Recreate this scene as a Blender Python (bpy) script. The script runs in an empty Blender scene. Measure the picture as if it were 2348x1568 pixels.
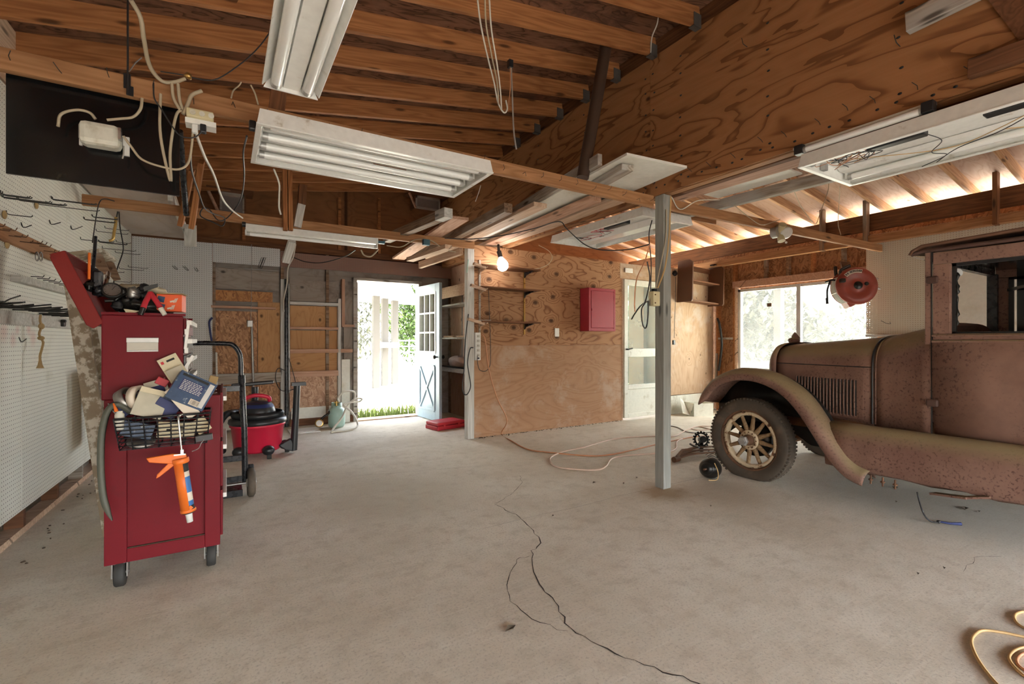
SKY, SUN, EXPO, BULB, FRONT_Z = 0.42, 6.5, 3.0, 6.0, 1.35
import bpy, math, random
from mathutils import Vector, Matrix
random.seed(7)
S = bpy.context.scene
COL = S.collection
V = Vector
PI = math.pi
# ------------------------------------------------------------------ camera geometry (image 2348 x 1568)
FX, CX, CY, CAMH = 1079.0, 1174.0, 781.0, 1.2
YAW = math.atan2(CX - 515.0, FX)
FWD = V((math.sin(YAW), math.cos(YAW), 0)); RGT = V((math.cos(YAW), -math.sin(YAW), 0))
CAM = V((0, 0, CAMH))
def ray(u, v): return FWD + RGT*((u-CX)/FX) + V((0, 0, -(v-CY)/FX))
def fl(u, v, z=0.0):
    d = ray(u, v); return CAM + d*((z-CAMH)/d.z)
def aX(u, v, x):
    d = ray(u, v); return CAM + d*(x/d.x)
def aY(u, v, y):
    d = ray(u, v); return CAM + d*(y/d.y)
def aP(u, v, p, n):
    d = ray(u, v); return CAM + d*((p-CAM).dot(n)/d.dot(n))
# ------------------------------------------------------------------ mesh builder
class MB:
    def __init__(s): s.v = []; s.f = []; s.sm = []
    def add(s, vs, fs, smooth=False):
        b = len(s.v); s.v += [tuple(x) for x in vs]
        for f in fs: s.f.append([i+b for i in f]); s.sm.append(smooth)
        return s
    def box(s, c, d, R=None):
        c = V(c); h = V(d)*0.5
        vs = [V((sx*h.x, sy*h.y, sz*h.z)) for sx in (-1,1) for sy in (-1,1) for sz in (-1,1)]
        if R is not None: vs = [R @ p for p in vs]
        return s.add([c+p for p in vs], [(0,1,3,2),(4,6,7,5),(0,4,5,1),(2,3,7,6),(0,2,6,4),(1,5,7,3)])
    def b2(s, lo, hi): return s.box((V(lo)+V(hi))*0.5, [abs(hi[i]-lo[i]) for i in range(3)])
    def bar(s, p0, p1, w, h, up=(0,0,1)):
        p0 = V(p0); p1 = V(p1); M = frame(p1-p0, up)
        return s.box((p0+p1)*0.5, ((p1-p0).length, w, h), M)
    def tube(s, pts, r, n=8, cap=True, closed=False):
        pts = [V(p) for p in pts]; N = len(pts)
        rs = r if isinstance(r, (list, tuple)) else [r]*N
        up = None; rings = []
        for i, p in enumerate(pts):
            a = pts[i-1] if (i > 0 or closed) else p
            b = pts[(i+1) % N] if (i < N-1 or closed) else p
            t = (b-a)
            if t.length < 1e-9: t = V((0,0,1))
            t.normalize()
            if up is None:
                up = V((0,0,1)) if abs(t.z) < 0.9 else V((1,0,0))
            x = up - t*up.dot(t)
            if x.length < 1e-6: x = V((1,0,0)) - t*t.x
            x.normalize(); y = t.cross(x); up = x
            rings.append([p + (x*math.cos(2*PI*k/n) + y*math.sin(2*PI*k/n))*rs[i] for k in range(n)])
        vs = [q for g in rings for q in g]; fs = []
        M = N if closed else N-1
        for i in range(M):
            for k in range(n):
                j = (i+1) % N
                fs.append((i*n+k, i*n+(k+1)%n, j*n+(k+1)%n, j*n+k))
        s.add(vs, fs, True)
        if cap and not closed:
            s.add(rings[0], [tuple(range(n))[::-1]]); s.add(rings[-1], [tuple(range(n))])
        return s
    def cyl(s, p0, p1, r, n=20, r2=None): return s.tube([p0, p1], [r, r if r2 is None else r2], n)
    def lathe(s, prof, o=(0,0,0), axis=(0,0,1), n=28, smooth=True, a0=0, a1=2*PI):
        o = V(o); M = frame(axis, (0,0,1) if abs(V(axis).normalized().z) < .9 else (1,0,0))
        full = abs(a1-a0-2*PI) < 1e-6; K = n if full else n+1
        vs = []; fs = []
        for (r, z) in prof:
            for k in range(K):
                a = a0+(a1-a0)*k/n
                vs.append(o + M @ V((z, r*math.cos(a), r*math.sin(a))))
        for i in range(len(prof)-1):
            for k in range(n):
                k2 = (k+1) % K
                fs.append((i*K+k, i*K+k2, (i+1)*K+k2, (i+1)*K+k))
        return s.add(vs, fs, smooth)
    def sphere(s, c, r, n=16, m=10, R=None):
        r = V(r) if not isinstance(r, (int, float)) else V((r,r,r)); c = V(c)
        vs = []; fs = []
        for i in range(m+1):
            t = PI*i/m
            for k in range(n):
                a = 2*PI*k/n
                p = V((r.x*math.sin(t)*math.cos(a), r.y*math.sin(t)*math.sin(a), r.z*math.cos(t)))
                if R is not None: p = R @ p
                vs.append(c+p)
        for i in range(m):
            for k in range(n):
                fs.append((i*n+k, (i+1)*n+k, (i+1)*n+(k+1)%n, i*n+(k+1)%n))
        return s.add(vs, fs, True)
    def prism(s, poly, o, ux, uy, d):
        o = V(o); ux = V(ux); uy = V(uy); d = V(d); n = len(poly)
        a = [o+ux*p[0]+uy*p[1] for p in poly]; b = [p+d for p in a]
        fs = [tuple(range(n))[::-1], tuple(range(n, 2*n))] + [(i, (i+1)%n, n+(i+1)%n, n+i) for i in range(n)]
        return s.add(a+b, fs)
    def grid(s, rows, smooth=True, closed=False):
        n = len(rows[0]); vs = [p for r in rows for p in r]; fs = []
        for i in range(len(rows)-1):
            for k in range(n if closed else n-1):
                fs.append((i*n+k, i*n+(k+1)%n, (i+1)*n+(k+1)%n, (i+1)*n+k))
        return s.add(vs, fs, smooth)
def frame(x, up=(0,0,1)):
    x = V(x).normalized(); up = V(up)
    y = up.cross(x)
    if y.length < 1e-5: y = V((0,1,0)).cross(x)
    if y.length < 1e-5: y = V((1,0,0)).cross(x)
    y.normalize(); z = x.cross(y)
    return Matrix((x, y, z)).transposed()
def W(o):
    if o.parent is None: return o.matrix_basis.copy()
    return W(o.parent) @ o.matrix_parent_inverse @ o.matrix_basis
def put(o, parent):
    o.parent = parent; o.matrix_parent_inverse = W(parent).inverted(); return o
def tag(o, label=None, cat=None, group=None, kind=None):
    if label: o['label'] = label
    if cat: o['category'] = cat
    if group: o['group'] = group
    if kind: o['kind'] = kind
    return o
def obj(name, mb, mat, parent=None, M=None, bevel=0, solid=0, sub=0):
    me = bpy.data.meshes.new(name); me.from_pydata(mb.v, [], mb.f); me.validate(); me.update()
    me.polygons.foreach_set('use_smooth', (mb.sm + [False]*len(me.polygons))[:len(me.polygons)])
    for m in (mat if isinstance(mat, (list, tuple)) else [mat]): me.materials.append(m)
    o = bpy.data.objects.new(name, me); COL.objects.link(o)
    if M is not None: o.matrix_basis = M
    if parent is not None: put(o, parent)
    if solid:
        k = o.modifiers.new('s', 'SOLIDIFY'); k.thickness = solid; k.offset = 0
    if bevel:
        k = o.modifiers.new('b', 'BEVEL'); k.width = bevel; k.segments = 2; k.limit_method = 'ANGLE'; k.angle_limit = 0.6
    if sub:
        k = o.modifiers.new('u', 'SUBSURF'); k.levels = sub; k.render_levels = sub
    return o
def thing(name, label, cat, loc=(0,0,0), group=None, rz=0, M=None):
    o = bpy.data.objects.new(name, None); COL.objects.link(o); o.empty_display_size = .1
    o.matrix_basis = M if M is not None else Matrix.Translation(V(loc)) @ Matrix.Rotation(rz, 4, 'Z')
    return tag(o, label, cat, group)
def dup(root, M=None, label=None, name=None):
    def cp(o, par):
        c = o.copy(); COL.objects.link(c)
        if par is not None: c.parent = par
        for ch in o.children: cp(ch, c)
        return c
    r = cp(root, None)
    if M is not None: r.matrix_basis = M
    if label: r['label'] = label
    return r
def T(x, y=None, z=None):
    return Matrix.Translation(V(x) if y is None else V((x,y,z)))
def board(name, p0, p1, w, h, mat, parent=None, up=(0,0,1), label=None, cat=None, group=None, kind=None, bevel=.003):
    """a straight board: local X runs along the grain"""
    p0 = V(p0); p1 = V(p1); R = frame(p1-p0, up).to_4x4()
    M = T((p0+p1)*.5) @ R
    o = obj(name, MB().box((0,0,0), ((p1-p0).length, w, h)), mat, parent, M, bevel=bevel)
    return tag(o, label, cat, group, kind)
def sheet(name, o, ux, uy, w, h, th, mat, parent=None, label=None, cat=None, group=None, kind=None, bevel=0):
    """flat panel from corner o: w along ux (grain), h along uy, th along ux x uy"""
    ux = V(ux).normalized(); uy = V(uy).normalized(); uz = ux.cross(uy)
    M = T(V(o)) @ Matrix((ux, uy, uz)).transposed().to_4x4()
    ob = obj(name, MB().box((w*.5, h*.5, th*.5), (w, h, th)), mat, parent, M, bevel=bevel)
    return tag(ob, label, cat, group, kind)
def spline(pts, k=6, closed=False):
    pts = [V(p) for p in pts]; n = len(pts); out = []
    for i in range(n if closed else n-1):
        p1 = pts[i]; p2 = pts[(i+1)%n]
        p0 = pts[i-1] if (i > 0 or closed) else p1*2-p2
        p3 = pts[(i+2)%n] if (i < n-2 or closed) else p2*2-p1
        for j in range(k):
            t = j/k
            out.append(0.5*((2*p1)+(p2-p0)*t+(2*p0-5*p1+4*p2-p3)*t*t+(3*p1-p0-3*p2+p3)*t**3))
    if not closed: out.append(pts[-1])
    return out
def wire(name, pts, r, mat, label=None, cat=None, parent=None, group=None, k=6, n=6, closed=False):
    o = obj(name, MB().tube(spline(pts, k, closed), r, n, closed=closed), mat, parent)
    return tag(o, label, cat, group)
# ------------------------------------------------------------------ materials
def new_mat(name):
    m = bpy.data.materials.new(name); m.use_nodes = True; t = m.node_tree; t.nodes.clear()
    out = t.nodes.new('ShaderNodeOutputMaterial'); bs = t.nodes.new('ShaderNodeBsdfPrincipled')
    t.links.new(bs.outputs[0], out.inputs[0])
    return m, t, bs
def setin(t, sock, val):
    if isinstance(val, bpy.types.NodeSocket): t.links.new(val, sock)
    else:
        if isinstance(val, (tuple, list)) and len(val) == 3 and sock.type == 'RGBA': val = (*val, 1)
        sock.default_value = val
def nd(t, typ, out=0, props=None, **kw):
    n = t.nodes.new('ShaderNode'+typ)
    for k, v in (props or {}).items(): setattr(n, k, v)
    for k, v in kw.items():
        if k.startswith('i') and k[1:].isdigit(): setin(t, n.inputs[int(k[1:])], v)
        else: setin(t, n.inputs[k.replace('_', ' ')], v)
    return n.outputs[out]
def mth(t, op, a, b=0.0, c=0.0): return nd(t, 'Math', props={'operation': op}, i0=a, i1=b, i2=c)
def vmth(t, op, a, b=(0,0,0)): return nd(t, 'VectorMath', props={'operation': op}, i0=a, i1=b)
def ramp(t, fac, stops, interp='LINEAR'):
    n = t.nodes.new('ShaderNodeValToRGB'); r = n.color_ramp; r.interpolation = interp
    while len(r.elements) > 1: r.elements.remove(r.elements[-1])
    for i, (p, c) in enumerate(stops):
        e = r.elements[0] if i == 0 else r.elements.new(p)
        e.position = p; e.color = (*c, 1) if not isinstance(c, (int, float)) else (c, c, c, 1)
    setin(t, n.inputs[0], fac); return n.outputs[0]
def mix(t, f, a, b, mode='MIX'):
    n = t.nodes.new('ShaderNodeMix'); n.data_type = 'RGBA'; n.blend_type = mode
    setin(t, n.inputs[0], f); setin(t, n.inputs[6], a); setin(t, n.inputs[7], b); return n.outputs[2]
def ss(t, x, lo, hi):
    n = t.nodes.new('ShaderNodeMapRange'); n.interpolation_type = 'SMOOTHSTEP'
    setin(t, n.inputs[0], x); n.inputs[1].default_value = lo; n.inputs[2].default_value = hi
    n.inputs[3].default_value = 0; n.inputs[4].default_value = 1; return n.outputs[0]
def coords(t, rnd=True, world=False):
    if world: return nd(t, 'NewGeometry', 0)
    c = nd(t, 'TexCoord', 3)
    if rnd:
        r = nd(t, 'ObjectInfo', 5)
        o = nd(t, 'CombineXYZ', i0=mth(t, 'MULTIPLY', r, 37.0), i1=mth(t, 'MULTIPLY', r, 91.0), i2=mth(t, 'MULTIPLY', r, 53.0))
        c = vmth(t, 'ADD', c, o)
    return c
def bump(t, bs, h, strength=.3, dist=.002):
    setin(t, bs.inputs['Normal'], nd(t, 'Bump', Strength=strength, Distance=dist, Height=h))
def simple(name, col, rough=.5, metal=0, var=.12, scale=30, spec=.5, bumpy=0, dirt=None, dscale=6, dlo=.5, dhi=.7, coat=0):
    m, t, bs = new_mat(name); c = coords(t)
    n = nd(t, 'TexNoise', Vector=c, Scale=scale, Detail=4.0)
    k = mix(t, n, [x*(1-var) for x in col], [min(1, x*(1+var)) for x in col])
    if dirt:
        d = nd(t, 'TexNoise', Vector=vmth(t, 'ADD', c, (5,3,1)), Scale=dscale, Detail=6.0, Roughness=.65)
        k = mix(t, ss(t, d, dlo, dhi), k, dirt)
    setin(t, bs.inputs['Base Color'], k)
    setin(t, bs.inputs['Roughness'], ss_range(t, n, max(.05, rough-.08), min(1, rough+.08)))
    bs.inputs['Metallic'].default_value = metal; bs.inputs['Specular IOR Level'].default_value = spec
    bs.inputs['Coat Weight'].default_value = coat
    if bumpy: bump(t, bs, n, bumpy)
    return m
def ss_range(t, x, a, b):
    n = t.nodes.new('ShaderNodeMapRange'); setin(t, n.inputs[0], x); n.inputs[3].default_value = a; n.inputs[4].default_value = b
    return n.outputs[0]
def lumber(name, dark, light, knots=.5, streak=1.0, grey=None, gamt=.5, rough=.7):
    m, t, bs = new_mat(name); c = coords(t)
    s = vmth(t, 'MULTIPLY', c, (1.2, 26.0, 26.0))
    n1 = nd(t, 'TexNoise', Vector=s, Scale=1.6*streak, Detail=5.0, Roughness=.6, Distortion=.4)
    s2 = vmth(t, 'MULTIPLY', c, (.7, 9.0, 9.0))
    n2 = nd(t, 'TexNoise', Vector=s2, Scale=1.1, Detail=2.0)
    band = mth(t, 'PINGPONG', mth(t, 'MULTIPLY', n2, 9.0), .5)
    f = mth(t, 'ADD', mth(t, 'MULTIPLY', n1, .65), mth(t, 'MULTIPLY', band, .7))
    k = ramp(t, f, [(.22, dark), (.52, [(a*.5+b*.5) for a, b in zip(dark, light)]), (.8, light)])
    if grey:
        g = nd(t, 'TexNoise', Vector=vmth(t, 'MULTIPLY', c, (1.5, 6, 6)), Scale=1.3, Detail=5.0)
        k = mix(t, mth(t, 'MULTIPLY', ss(t, g, .62-gamt*.35, .8-gamt*.35), .85), k, grey)
    if knots:
        cx_ = nd(t, 'SeparateXYZ', 0, i0=c); cyz = mth(t, 'ADD', nd(t, 'SeparateXYZ', 1, i0=c), nd(t, 'SeparateXYZ', 2, i0=c))
        kv = nd(t, 'CombineXYZ', i0=mth(t, 'MULTIPLY', cx_, 2.2), i1=mth(t, 'MULTIPLY', cyz, 9.0))
        vn = t.nodes.new('ShaderNodeTexVoronoi'); vn.voronoi_dimensions = '2D'; setin(t, vn.inputs['Vector'], kv); vn.inputs['Scale'].default_value = 1.0
        sel = ss(t, nd(t, 'SeparateColor', 0, i0=vn.outputs['Color']), 1-knots*.55, 1-knots*.55+.02)
        km = mth(t, 'MULTIPLY', mth(t, 'SUBTRACT', 1.0, ss(t, vn.outputs['Distance'], .05, .17)), sel)
        k = mix(t, mth(t, 'MULTIPLY', km, .85), k, [x*.25 for x in dark])
    setin(t, bs.inputs['Base Color'], k); bs.inputs['Roughness'].default_value = rough
    bs.inputs['Specular IOR Level'].default_value = .25
    bump(t, bs, f, .25)
    return m
def plywood(name, dark, mid, light, scale=1.0, knots=.4, stretch=4.0, lines=11.0, dirt=None, contrast=1.0, ksize=1.0):
    """rotary cut veneer: contour lines of a stretched noise, dark knots"""
    m, t, bs = new_mat(name); c = coords(t)
    kv = vmth(t, 'MULTIPLY', c, (3.0*scale, 4.2*scale, 4.2*scale))
    vn = t.nodes.new('ShaderNodeTexVoronoi'); vn.voronoi_dimensions = '2D'; setin(t, vn.inputs['Vector'], kv); vn.inputs['Scale'].default_value = 1.0; vn.inputs['Randomness'].default_value = .9
    sel = ss(t, nd(t, 'SeparateColor', 0, i0=vn.outputs['Color']), 1-knots, 1-knots+.02)
    near = mth(t, 'MULTIPLY', mth(t, 'SUBTRACT', 1.0, ss(t, vn.outputs['Distance'], .0, .5)), sel)
    s = vmth(t, 'MULTIPLY', c, (scale*1.0, scale*stretch, scale*stretch))
    n1 = nd(t, 'TexNoise', Vector=s, Scale=1.0, Detail=3.0, Roughness=.45, Distortion=.5)
    h = mth(t, 'ADD', n1, mth(t, 'MULTIPLY', near, .22))
    fr = mth(t, 'FRACT', mth(t, 'MULTIPLY', h, lines))
    f1 = vmth(t, 'MULTIPLY', c, (2.0, 90.0, 90.0))
    fine = nd(t, 'TexNoise', Vector=f1, Scale=1.0, Detail=3.0)
    k = ramp(t, fr, [(0.0, mid), (.45, light), (.78, mid), (.93, dark), (1.0, mid)])
    k = mix(t, .55 if contrast >= 1 else .8, k, mix(t, fine, mid, light))
    if contrast > 1: k = mix(t, ss(t, fr, .7, .97), k, dark)
    big = nd(t, 'TexNoise', Vector=vmth(t, 'MULTIPLY', c, (.8, 1.6, 1.6)), Scale=1.3, Detail=3.0)
    k = mix(t, ss_range(t, big, 0, .5), k, [x*.72 for x in mid])
    if knots:
        km = mth(t, 'MULTIPLY', mth(t, 'SUBTRACT', 1.0, ss(t, vn.outputs['Distance'], .03*ksize, .12*ksize)), sel)
        k = mix(t, mth(t, 'MULTIPLY', km, .85), k, [x*.22 for x in dark])
    if dirt:
        d = nd(t, 'TexNoise', Vector=c, Scale=2.2, Detail=7.0, Roughness=.7)
        k = mix(t, mth(t, 'MULTIPLY', ss(t, d, .5, .68), .8), k, dirt)
    setin(t, bs.inputs['Base Color'], k); bs.inputs['Roughness'].default_value = .72
    bs.inputs['Specular IOR Level'].default_value = .25
    bump(t, bs, fr, .06, .001)
    return m
def osb(name, cols, yz=False):
    m, t, bs = new_mat(name); c = coords(t)
    if yz: c = nd(t, 'CombineXYZ', i0=nd(t, 'SeparateXYZ', 1, i0=c), i1=nd(t, 'SeparateXYZ', 2, i0=c))
    fac = None
    for ang, off in ((.3, 0), (-.9, 4.1), (1.3, 9.7)):
        mp = t.nodes.new('ShaderNodeMapping'); mp.inputs['Rotation'].default_value = (0, 0, ang)
        mp.inputs['Location'].default_value = (off, off, 0)
        t.links.new(c, mp.inputs[0])
        vn = t.nodes.new('ShaderNodeTexVoronoi'); vn.voronoi_dimensions = '2D'; setin(t, vn.inputs['Vector'], vmth(t, 'MULTIPLY', mp.outputs[0], (16.0, 58.0, 1.0))); vn.inputs['Scale'].default_value = 1
        x = nd(t, 'SeparateColor', 0, i0=vn.outputs['Color'])
        fac = x if fac is None else mix(t, ss(t, nd(t, 'SeparateColor', 1, i0=vn.outputs['Color']), .5, .52), fac, x)
    k = ramp(t, fac, [(0.05, cols[0]), (.45, cols[1]), (.95, cols[2])])
    n = nd(t, 'TexNoise', Vector=c, Scale=1.5, Detail=4.0)
    k = mix(t, ss_range(t, n, 0, .6), k, cols[1])
    setin(t, bs.inputs['Base Color'], k); bs.inputs['Roughness'].default_value = .6
    bump(t, bs, fac, .25, .002)
    return m
def pegmat(name, col, hole=(.02,.018,.015), pitch=.0254, see=False, dirt=None, r=.13, tint=None):
    m, t, bs = new_mat(name); c = nd(t, 'TexCoord', 3)
    sx = nd(t, 'SeparateXYZ', 0, i0=c); sy = nd(t, 'SeparateXYZ', 1, i0=c)
    fx = mth(t, 'SUBTRACT', mth(t, 'FRACT', mth(t, 'DIVIDE', sx, pitch)), .5)
    fy = mth(t, 'SUBTRACT', mth(t, 'FRACT', mth(t, 'DIVIDE', sy, pitch)), .5)
    d = mth(t, 'SQRT', mth(t, 'ADD', mth(t, 'MULTIPLY', fx, fx), mth(t, 'MULTIPLY', fy, fy)))
    msk = mth(t, 'SUBTRACT', 1.0, ss(t, d, r-.015, r+.015))
    n = nd(t, 'TexNoise', Vector=coords(t), Scale=2.5, Detail=6.0, Roughness=.65)
    k = mix(t, ss_range(t, n, 0, 1), [x*.93 for x in col], [min(1, x*1.04) for x in col])
    if dirt: k = mix(t, mth(t, 'MULTIPLY', ss(t, n, .55, .75), .6), k, dirt)
    if tint:
        for (p, rad, tc) in tint:
            dd = nd(t, 'VectorMath', 1, props={'operation': 'DISTANCE'}, i0=c, i1=p)
            k = mix(t, mth(t, 'MULTIPLY', mth(t, 'SUBTRACT', 1.0, ss(t, dd, 0, rad)), .5), k, tc)
    bs.inputs['Roughness'].default_value = .55
    if see:
        setin(t, bs.inputs['Base Color'], k)
        tr = t.nodes.new('ShaderNodeBsdfTransparent'); mx = t.nodes.new('ShaderNodeMixShader')
        t.links.new(msk, mx.inputs[0]); t.links.new(bs.outputs[0], mx.inputs[1]); t.links.new(tr.outputs[0], mx.inputs[2])
        t.links.new(mx.outputs[0], [x for x in t.nodes if x.type == 'OUTPUT_MATERIAL'][0].inputs[0])
    else:
        setin(t, bs.inputs['Base Color'], mix(t, msk, k, hole))
    return m
def glassmat(name, col=(.9,.93,.9), haze=.25, rough=.03):
    """thin old glass: mostly see-through with a dusty film"""
    m, t, bs = new_mat(name); c = coords(t)
    bs.inputs['Base Color'].default_value = (*col, 1); bs.inputs['Roughness'].default_value = .12
    tl = t.nodes.new('ShaderNodeBsdfTranslucent'); tl.inputs[0].default_value = (*col, 1); m2 = t.nodes.new('ShaderNodeMixShader'); m2.inputs[0].default_value = .7
    t.links.new(bs.outputs[0], m2.inputs[1]); t.links.new(tl.outputs[0], m2.inputs[2])
    tr = t.nodes.new('ShaderNodeBsdfTransparent'); tr.inputs[0].default_value = (*col, 1)
    mx = t.nodes.new('ShaderNodeMixShader')
    n = nd(t, 'TexNoise', Vector=c, Scale=3.0, Detail=6.0, Roughness=.6)
    setin(t, mx.inputs[0], ss_range(t, n, haze*.4, haze*1.6))
    t.links.new(tr.outputs[0], mx.inputs[1]); t.links.new(m2.outputs[0], mx.inputs[2])
    t.links.new(mx.outputs[0], [x for x in t.nodes if x.type == 'OUTPUT_MATERIAL'][0].inputs[0])
    return m
def rustmat():
    m, t, bs = new_mat('rusty_paint'); c = coords(t, rnd=False, world=True)
    n = nd(t, 'TexNoise', Vector=c, Scale=2.2, Detail=8.0, Roughness=.6)
    n2 = nd(t, 'TexNoise', Vector=c, Scale=64.0, Detail=5.0, Roughness=.6)
    n3 = nd(t, 'TexNoise', Vector=vmth(t, 'ADD', c, (3,7,2)), Scale=1.6, Detail=4.0)
    k = mix(t, ss(t, n, .35, .65), (.192, .105, .078), (.268, .156, .118))
    spots = mth(t, 'MULTIPLY', ss(t, n2, .55, .63), ss(t, n3, .34, .56))
    k = mix(t, mth(t, 'MULTIPLY', spots, .7), k, (.065, .027, .021))
    k = mix(t, mth(t, 'MULTIPLY', ss(t, n3, .52, .7), .4), k, (.15, .068, .055))
    nz = nd(t, 'SeparateXYZ', 2, i0=nd(t, 'NewGeometry', 1))
    dust = mth(t, 'MULTIPLY', ss(t, nz, .16, .8), ss_range(t, n, .55, 1.1))
    k = mix(t, mth(t, 'MULTIPLY', dust, .85), k, (.31, .255, .13))
    setin(t, bs.inputs['Base Color'], k)
    setin(t, bs.inputs['Roughness'], ss_range(t, n2, .38, .62)); bs.inputs['Specular IOR Level'].default_value = .3
    bump(t, bs, n2, .08, .002)
    return m
def concrete():
    m, t, bs = new_mat('concrete'); c = coords(t, rnd=False, world=True)
    n1 = nd(t, 'TexNoise', Vector=c, Scale=.9, Detail=6.0, Roughness=.6)
    n2 = nd(t, 'TexNoise', Vector=c, Scale=9.0, Detail=8.0, Roughness=.7)
    n4 = nd(t, 'TexNoise', Vector=c, Scale=90.0, Detail=4.0, Roughness=.65)
    mp = t.nodes.new('ShaderNodeMapping'); mp.inputs['Rotation'].default_value = (0, 0, .35); mp.inputs['Scale'].default_value = (3, 60, 1)
    t.links.new(c, mp.inputs[0])
    n3 = nd(t, 'TexNoise', Vector=mp.outputs[0], Scale=1.0, Detail=4.0)
    k = mix(t, ss(t, n1, .35, .65), (.60, .54, .435), (.72, .675, .575))
    k = mix(t, mth(t, 'MULTIPLY', ss(t, n2, .45, .7), .45), k, (.42, .36, .27))
    k = mix(t, mth(t, 'MULTIPLY', ss(t, n3, .5, .75), .28), k, (.78, .735, .64))
    k = mix(t, mth(t, 'MULTIPLY', ss(t, n4, .5, .68), .55), k, (.36, .32, .265))
    # rust stain round the foot of the post, a darker patch under the truck
    for p, r, col, a in (((2.98, 2.55, 0), .30, (.30, .19, .09), .75), ((3.35, 2.3, 0), .45, (.36, .28, .19), .5), ((1.2, 3.6, 0), .7, (.42, .38, .27), .4), ((4.6, 1.2, 0), 1.3, (.30,.27,.22), .5)):
        dd = nd(t, 'VectorMath', 1, props={'operation': 'DISTANCE'}, i0=c, i1=p)
        dd = mth(t, 'ADD', dd, mth(t, 'MULTIPLY', mth(t, 'SUBTRACT', n2, .5), r*1.2))
        k = mix(t, mth(t, 'MULTIPLY', mth(t, 'SUBTRACT', 1.0, ss(t, dd, r*.2, r)), a), k, col)
    setin(t, bs.inputs['Base Color'], k); bs.inputs['Roughness'].default_value = .82
    bs.inputs['Specular IOR Level'].default_value = .25
    bump(t, bs, mth(t, 'ADD', mth(t, 'ADD', n4, mth(t, 'MULTIPLY', n3, .6)), n2), .35, .004)
    return m
M_ = {}
M_['concrete'] = concrete()
M_['rafter'] = lumber('rafter_pine', (.26, .098, .034), (.49, .215, .08), .5)
M_['rafter_pale'] = lumber('eave_rafter_pine', (.28, .135, .062), (.50, .30, .165), .5)
M_['beam'] = lumber('beam_pine', (.27, .125, .052), (.45, .235, .11), .5)
M_['dark_beam'] = lumber('dark_pine', (.10, .04, .018), (.22, .095, .04), .4)
M_['brown_wood'] = lumber('brown_stained_wood', (.11, .047, .022), (.20, .09, .045), .2)
M_['old_grey'] = lumber('weathered_grey_wood', (.20, .16, .12), (.50, .44, .37), .4, grey=(.42, .40, .37), gamt=.6)
M_['old_brown'] = lumber('weathered_brown_wood', (.12, .07, .04), (.33, .21, .13), .3, grey=(.3,.25,.2), gamt=.4)
M_['pale_wood'] = lumber('pale_wood', (.46, .30, .20), (.70, .52, .38), .5)
M_['pink_wood'] = lumber('pinkish_stud', (.40, .22, .14), (.60, .38, .27), .4)
M_['white_wood'] = lumber('whitewashed_wood', (.46, .45, .41), (.68, .67, .63), .25, grey=(.34, .31, .27), gamt=.12)
M_['post_paint'] = lumber('grey_painted_post', (.24, .242, .22), (.335, .335, .305), .3, grey=(.20, .19, .17), gamt=.12)
M_['ply_header'] = plywood('header_plywood', (.18, .07, .026), (.34, .15, .058), (.47, .23, .10), .8, .10, 4.6, 9.0, contrast=1.1, ksize=.7)
M_['ply_wall'] = plywood('partition_plywood', (.19, .075, .031), (.36, .175, .082), (.48, .265, .138), .95, .42, 3.6, 14.0, contrast=1.1, ksize=1.45)
M_['ply_low'] = plywood('lower_partition_plywood', (.25, .112, .052), (.39, .205, .108), (.48, .29, .172), .9, .05, 2.6, 15.0, dirt=(.46, .33, .24))
M_['ply_vert'] = plywood('upright_grain_plywood', (.30, .165, .08), (.47, .30, .175), (.58, .42, .28), 1.0, .3, 4.5, 12.0, dirt=(.52, .43, .35), ksize=.6)
M_['ply_bay'] = plywood('bay_plywood', (.30, .13, .05), (.50, .26, .11), (.60, .35, .17), 1.1, .3, 3.5, 9.0, ksize=1.0)
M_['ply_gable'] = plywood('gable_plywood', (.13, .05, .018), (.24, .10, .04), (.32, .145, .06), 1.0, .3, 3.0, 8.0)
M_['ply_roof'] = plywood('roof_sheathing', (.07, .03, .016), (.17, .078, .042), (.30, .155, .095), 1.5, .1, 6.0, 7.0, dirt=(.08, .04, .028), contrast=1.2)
M_['ply_eave'] = plywood('daylit_eave_sheathing', (.20, .10, .06), (.38, .23, .16), (.48, .34, .26), 1.2, .1, 6.0, 9.0)
M_['ply_grey'] = plywood('grey_stained_plywood', (.20, .16, .13), (.33, .28, .24), (.42, .37, .32), 1.0, .1, 4.0, 9.0, dirt=(.16, .12, .10))
M_['ply_pale'] = plywood('pale_ceiling_sheet', (.44, .34, .28), (.56, .47, .40), (.64, .56, .50), .8, 0, 3.0, 5.0, dirt=(.50, .38, .28))
M_['ply_nook'] = plywood('pinkish_plywood', (.40, .22, .14), (.55, .35, .24), (.66, .47, .36), 1.0, .15, 4.0, 12.0)
M_['osb'] = osb('strand_board', [(.16, .065, .022), (.38, .18, .075), (.60, .34, .17)])
M_['osb_wall'] = osb('wall_strand_board', [(.15, .06, .022), (.33, .15, .06), (.48, .26, .12)], True)
M_['osb_warm'] = osb('orange_strand_board', [(.20, .07, .015), (.42, .17, .045), (.55, .28, .09)])
M_['osb_pale'] = osb('dusty_strand_board', [(.28, .14, .08), (.44, .25, .15), (.62, .42, .28)])
M_['white_panel'] = simple('stained_white_panel', (.72, .71, .64), .6, dirt=(.5, .44, .32), dscale=2.0, dlo=.5, dhi=.8)
M_['white_paint'] = simple('white_paint', (.72, .73, .70), .45, dirt=(.48, .45, .38), dlo=.58, dhi=.8)
M_['door_paint'] = simple('shade_tinted_door_paint', (.33, .45, .52), .4, dirt=(.45, .5, .5), dlo=.6, dhi=.85)  # pale blue puts the white door's shade into its colour
M_['cream_paint'] = simple('cream_paint', (.66, .65, .56), .45, dirt=(.42, .38, .28), dlo=.55, dhi=.75)
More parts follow.
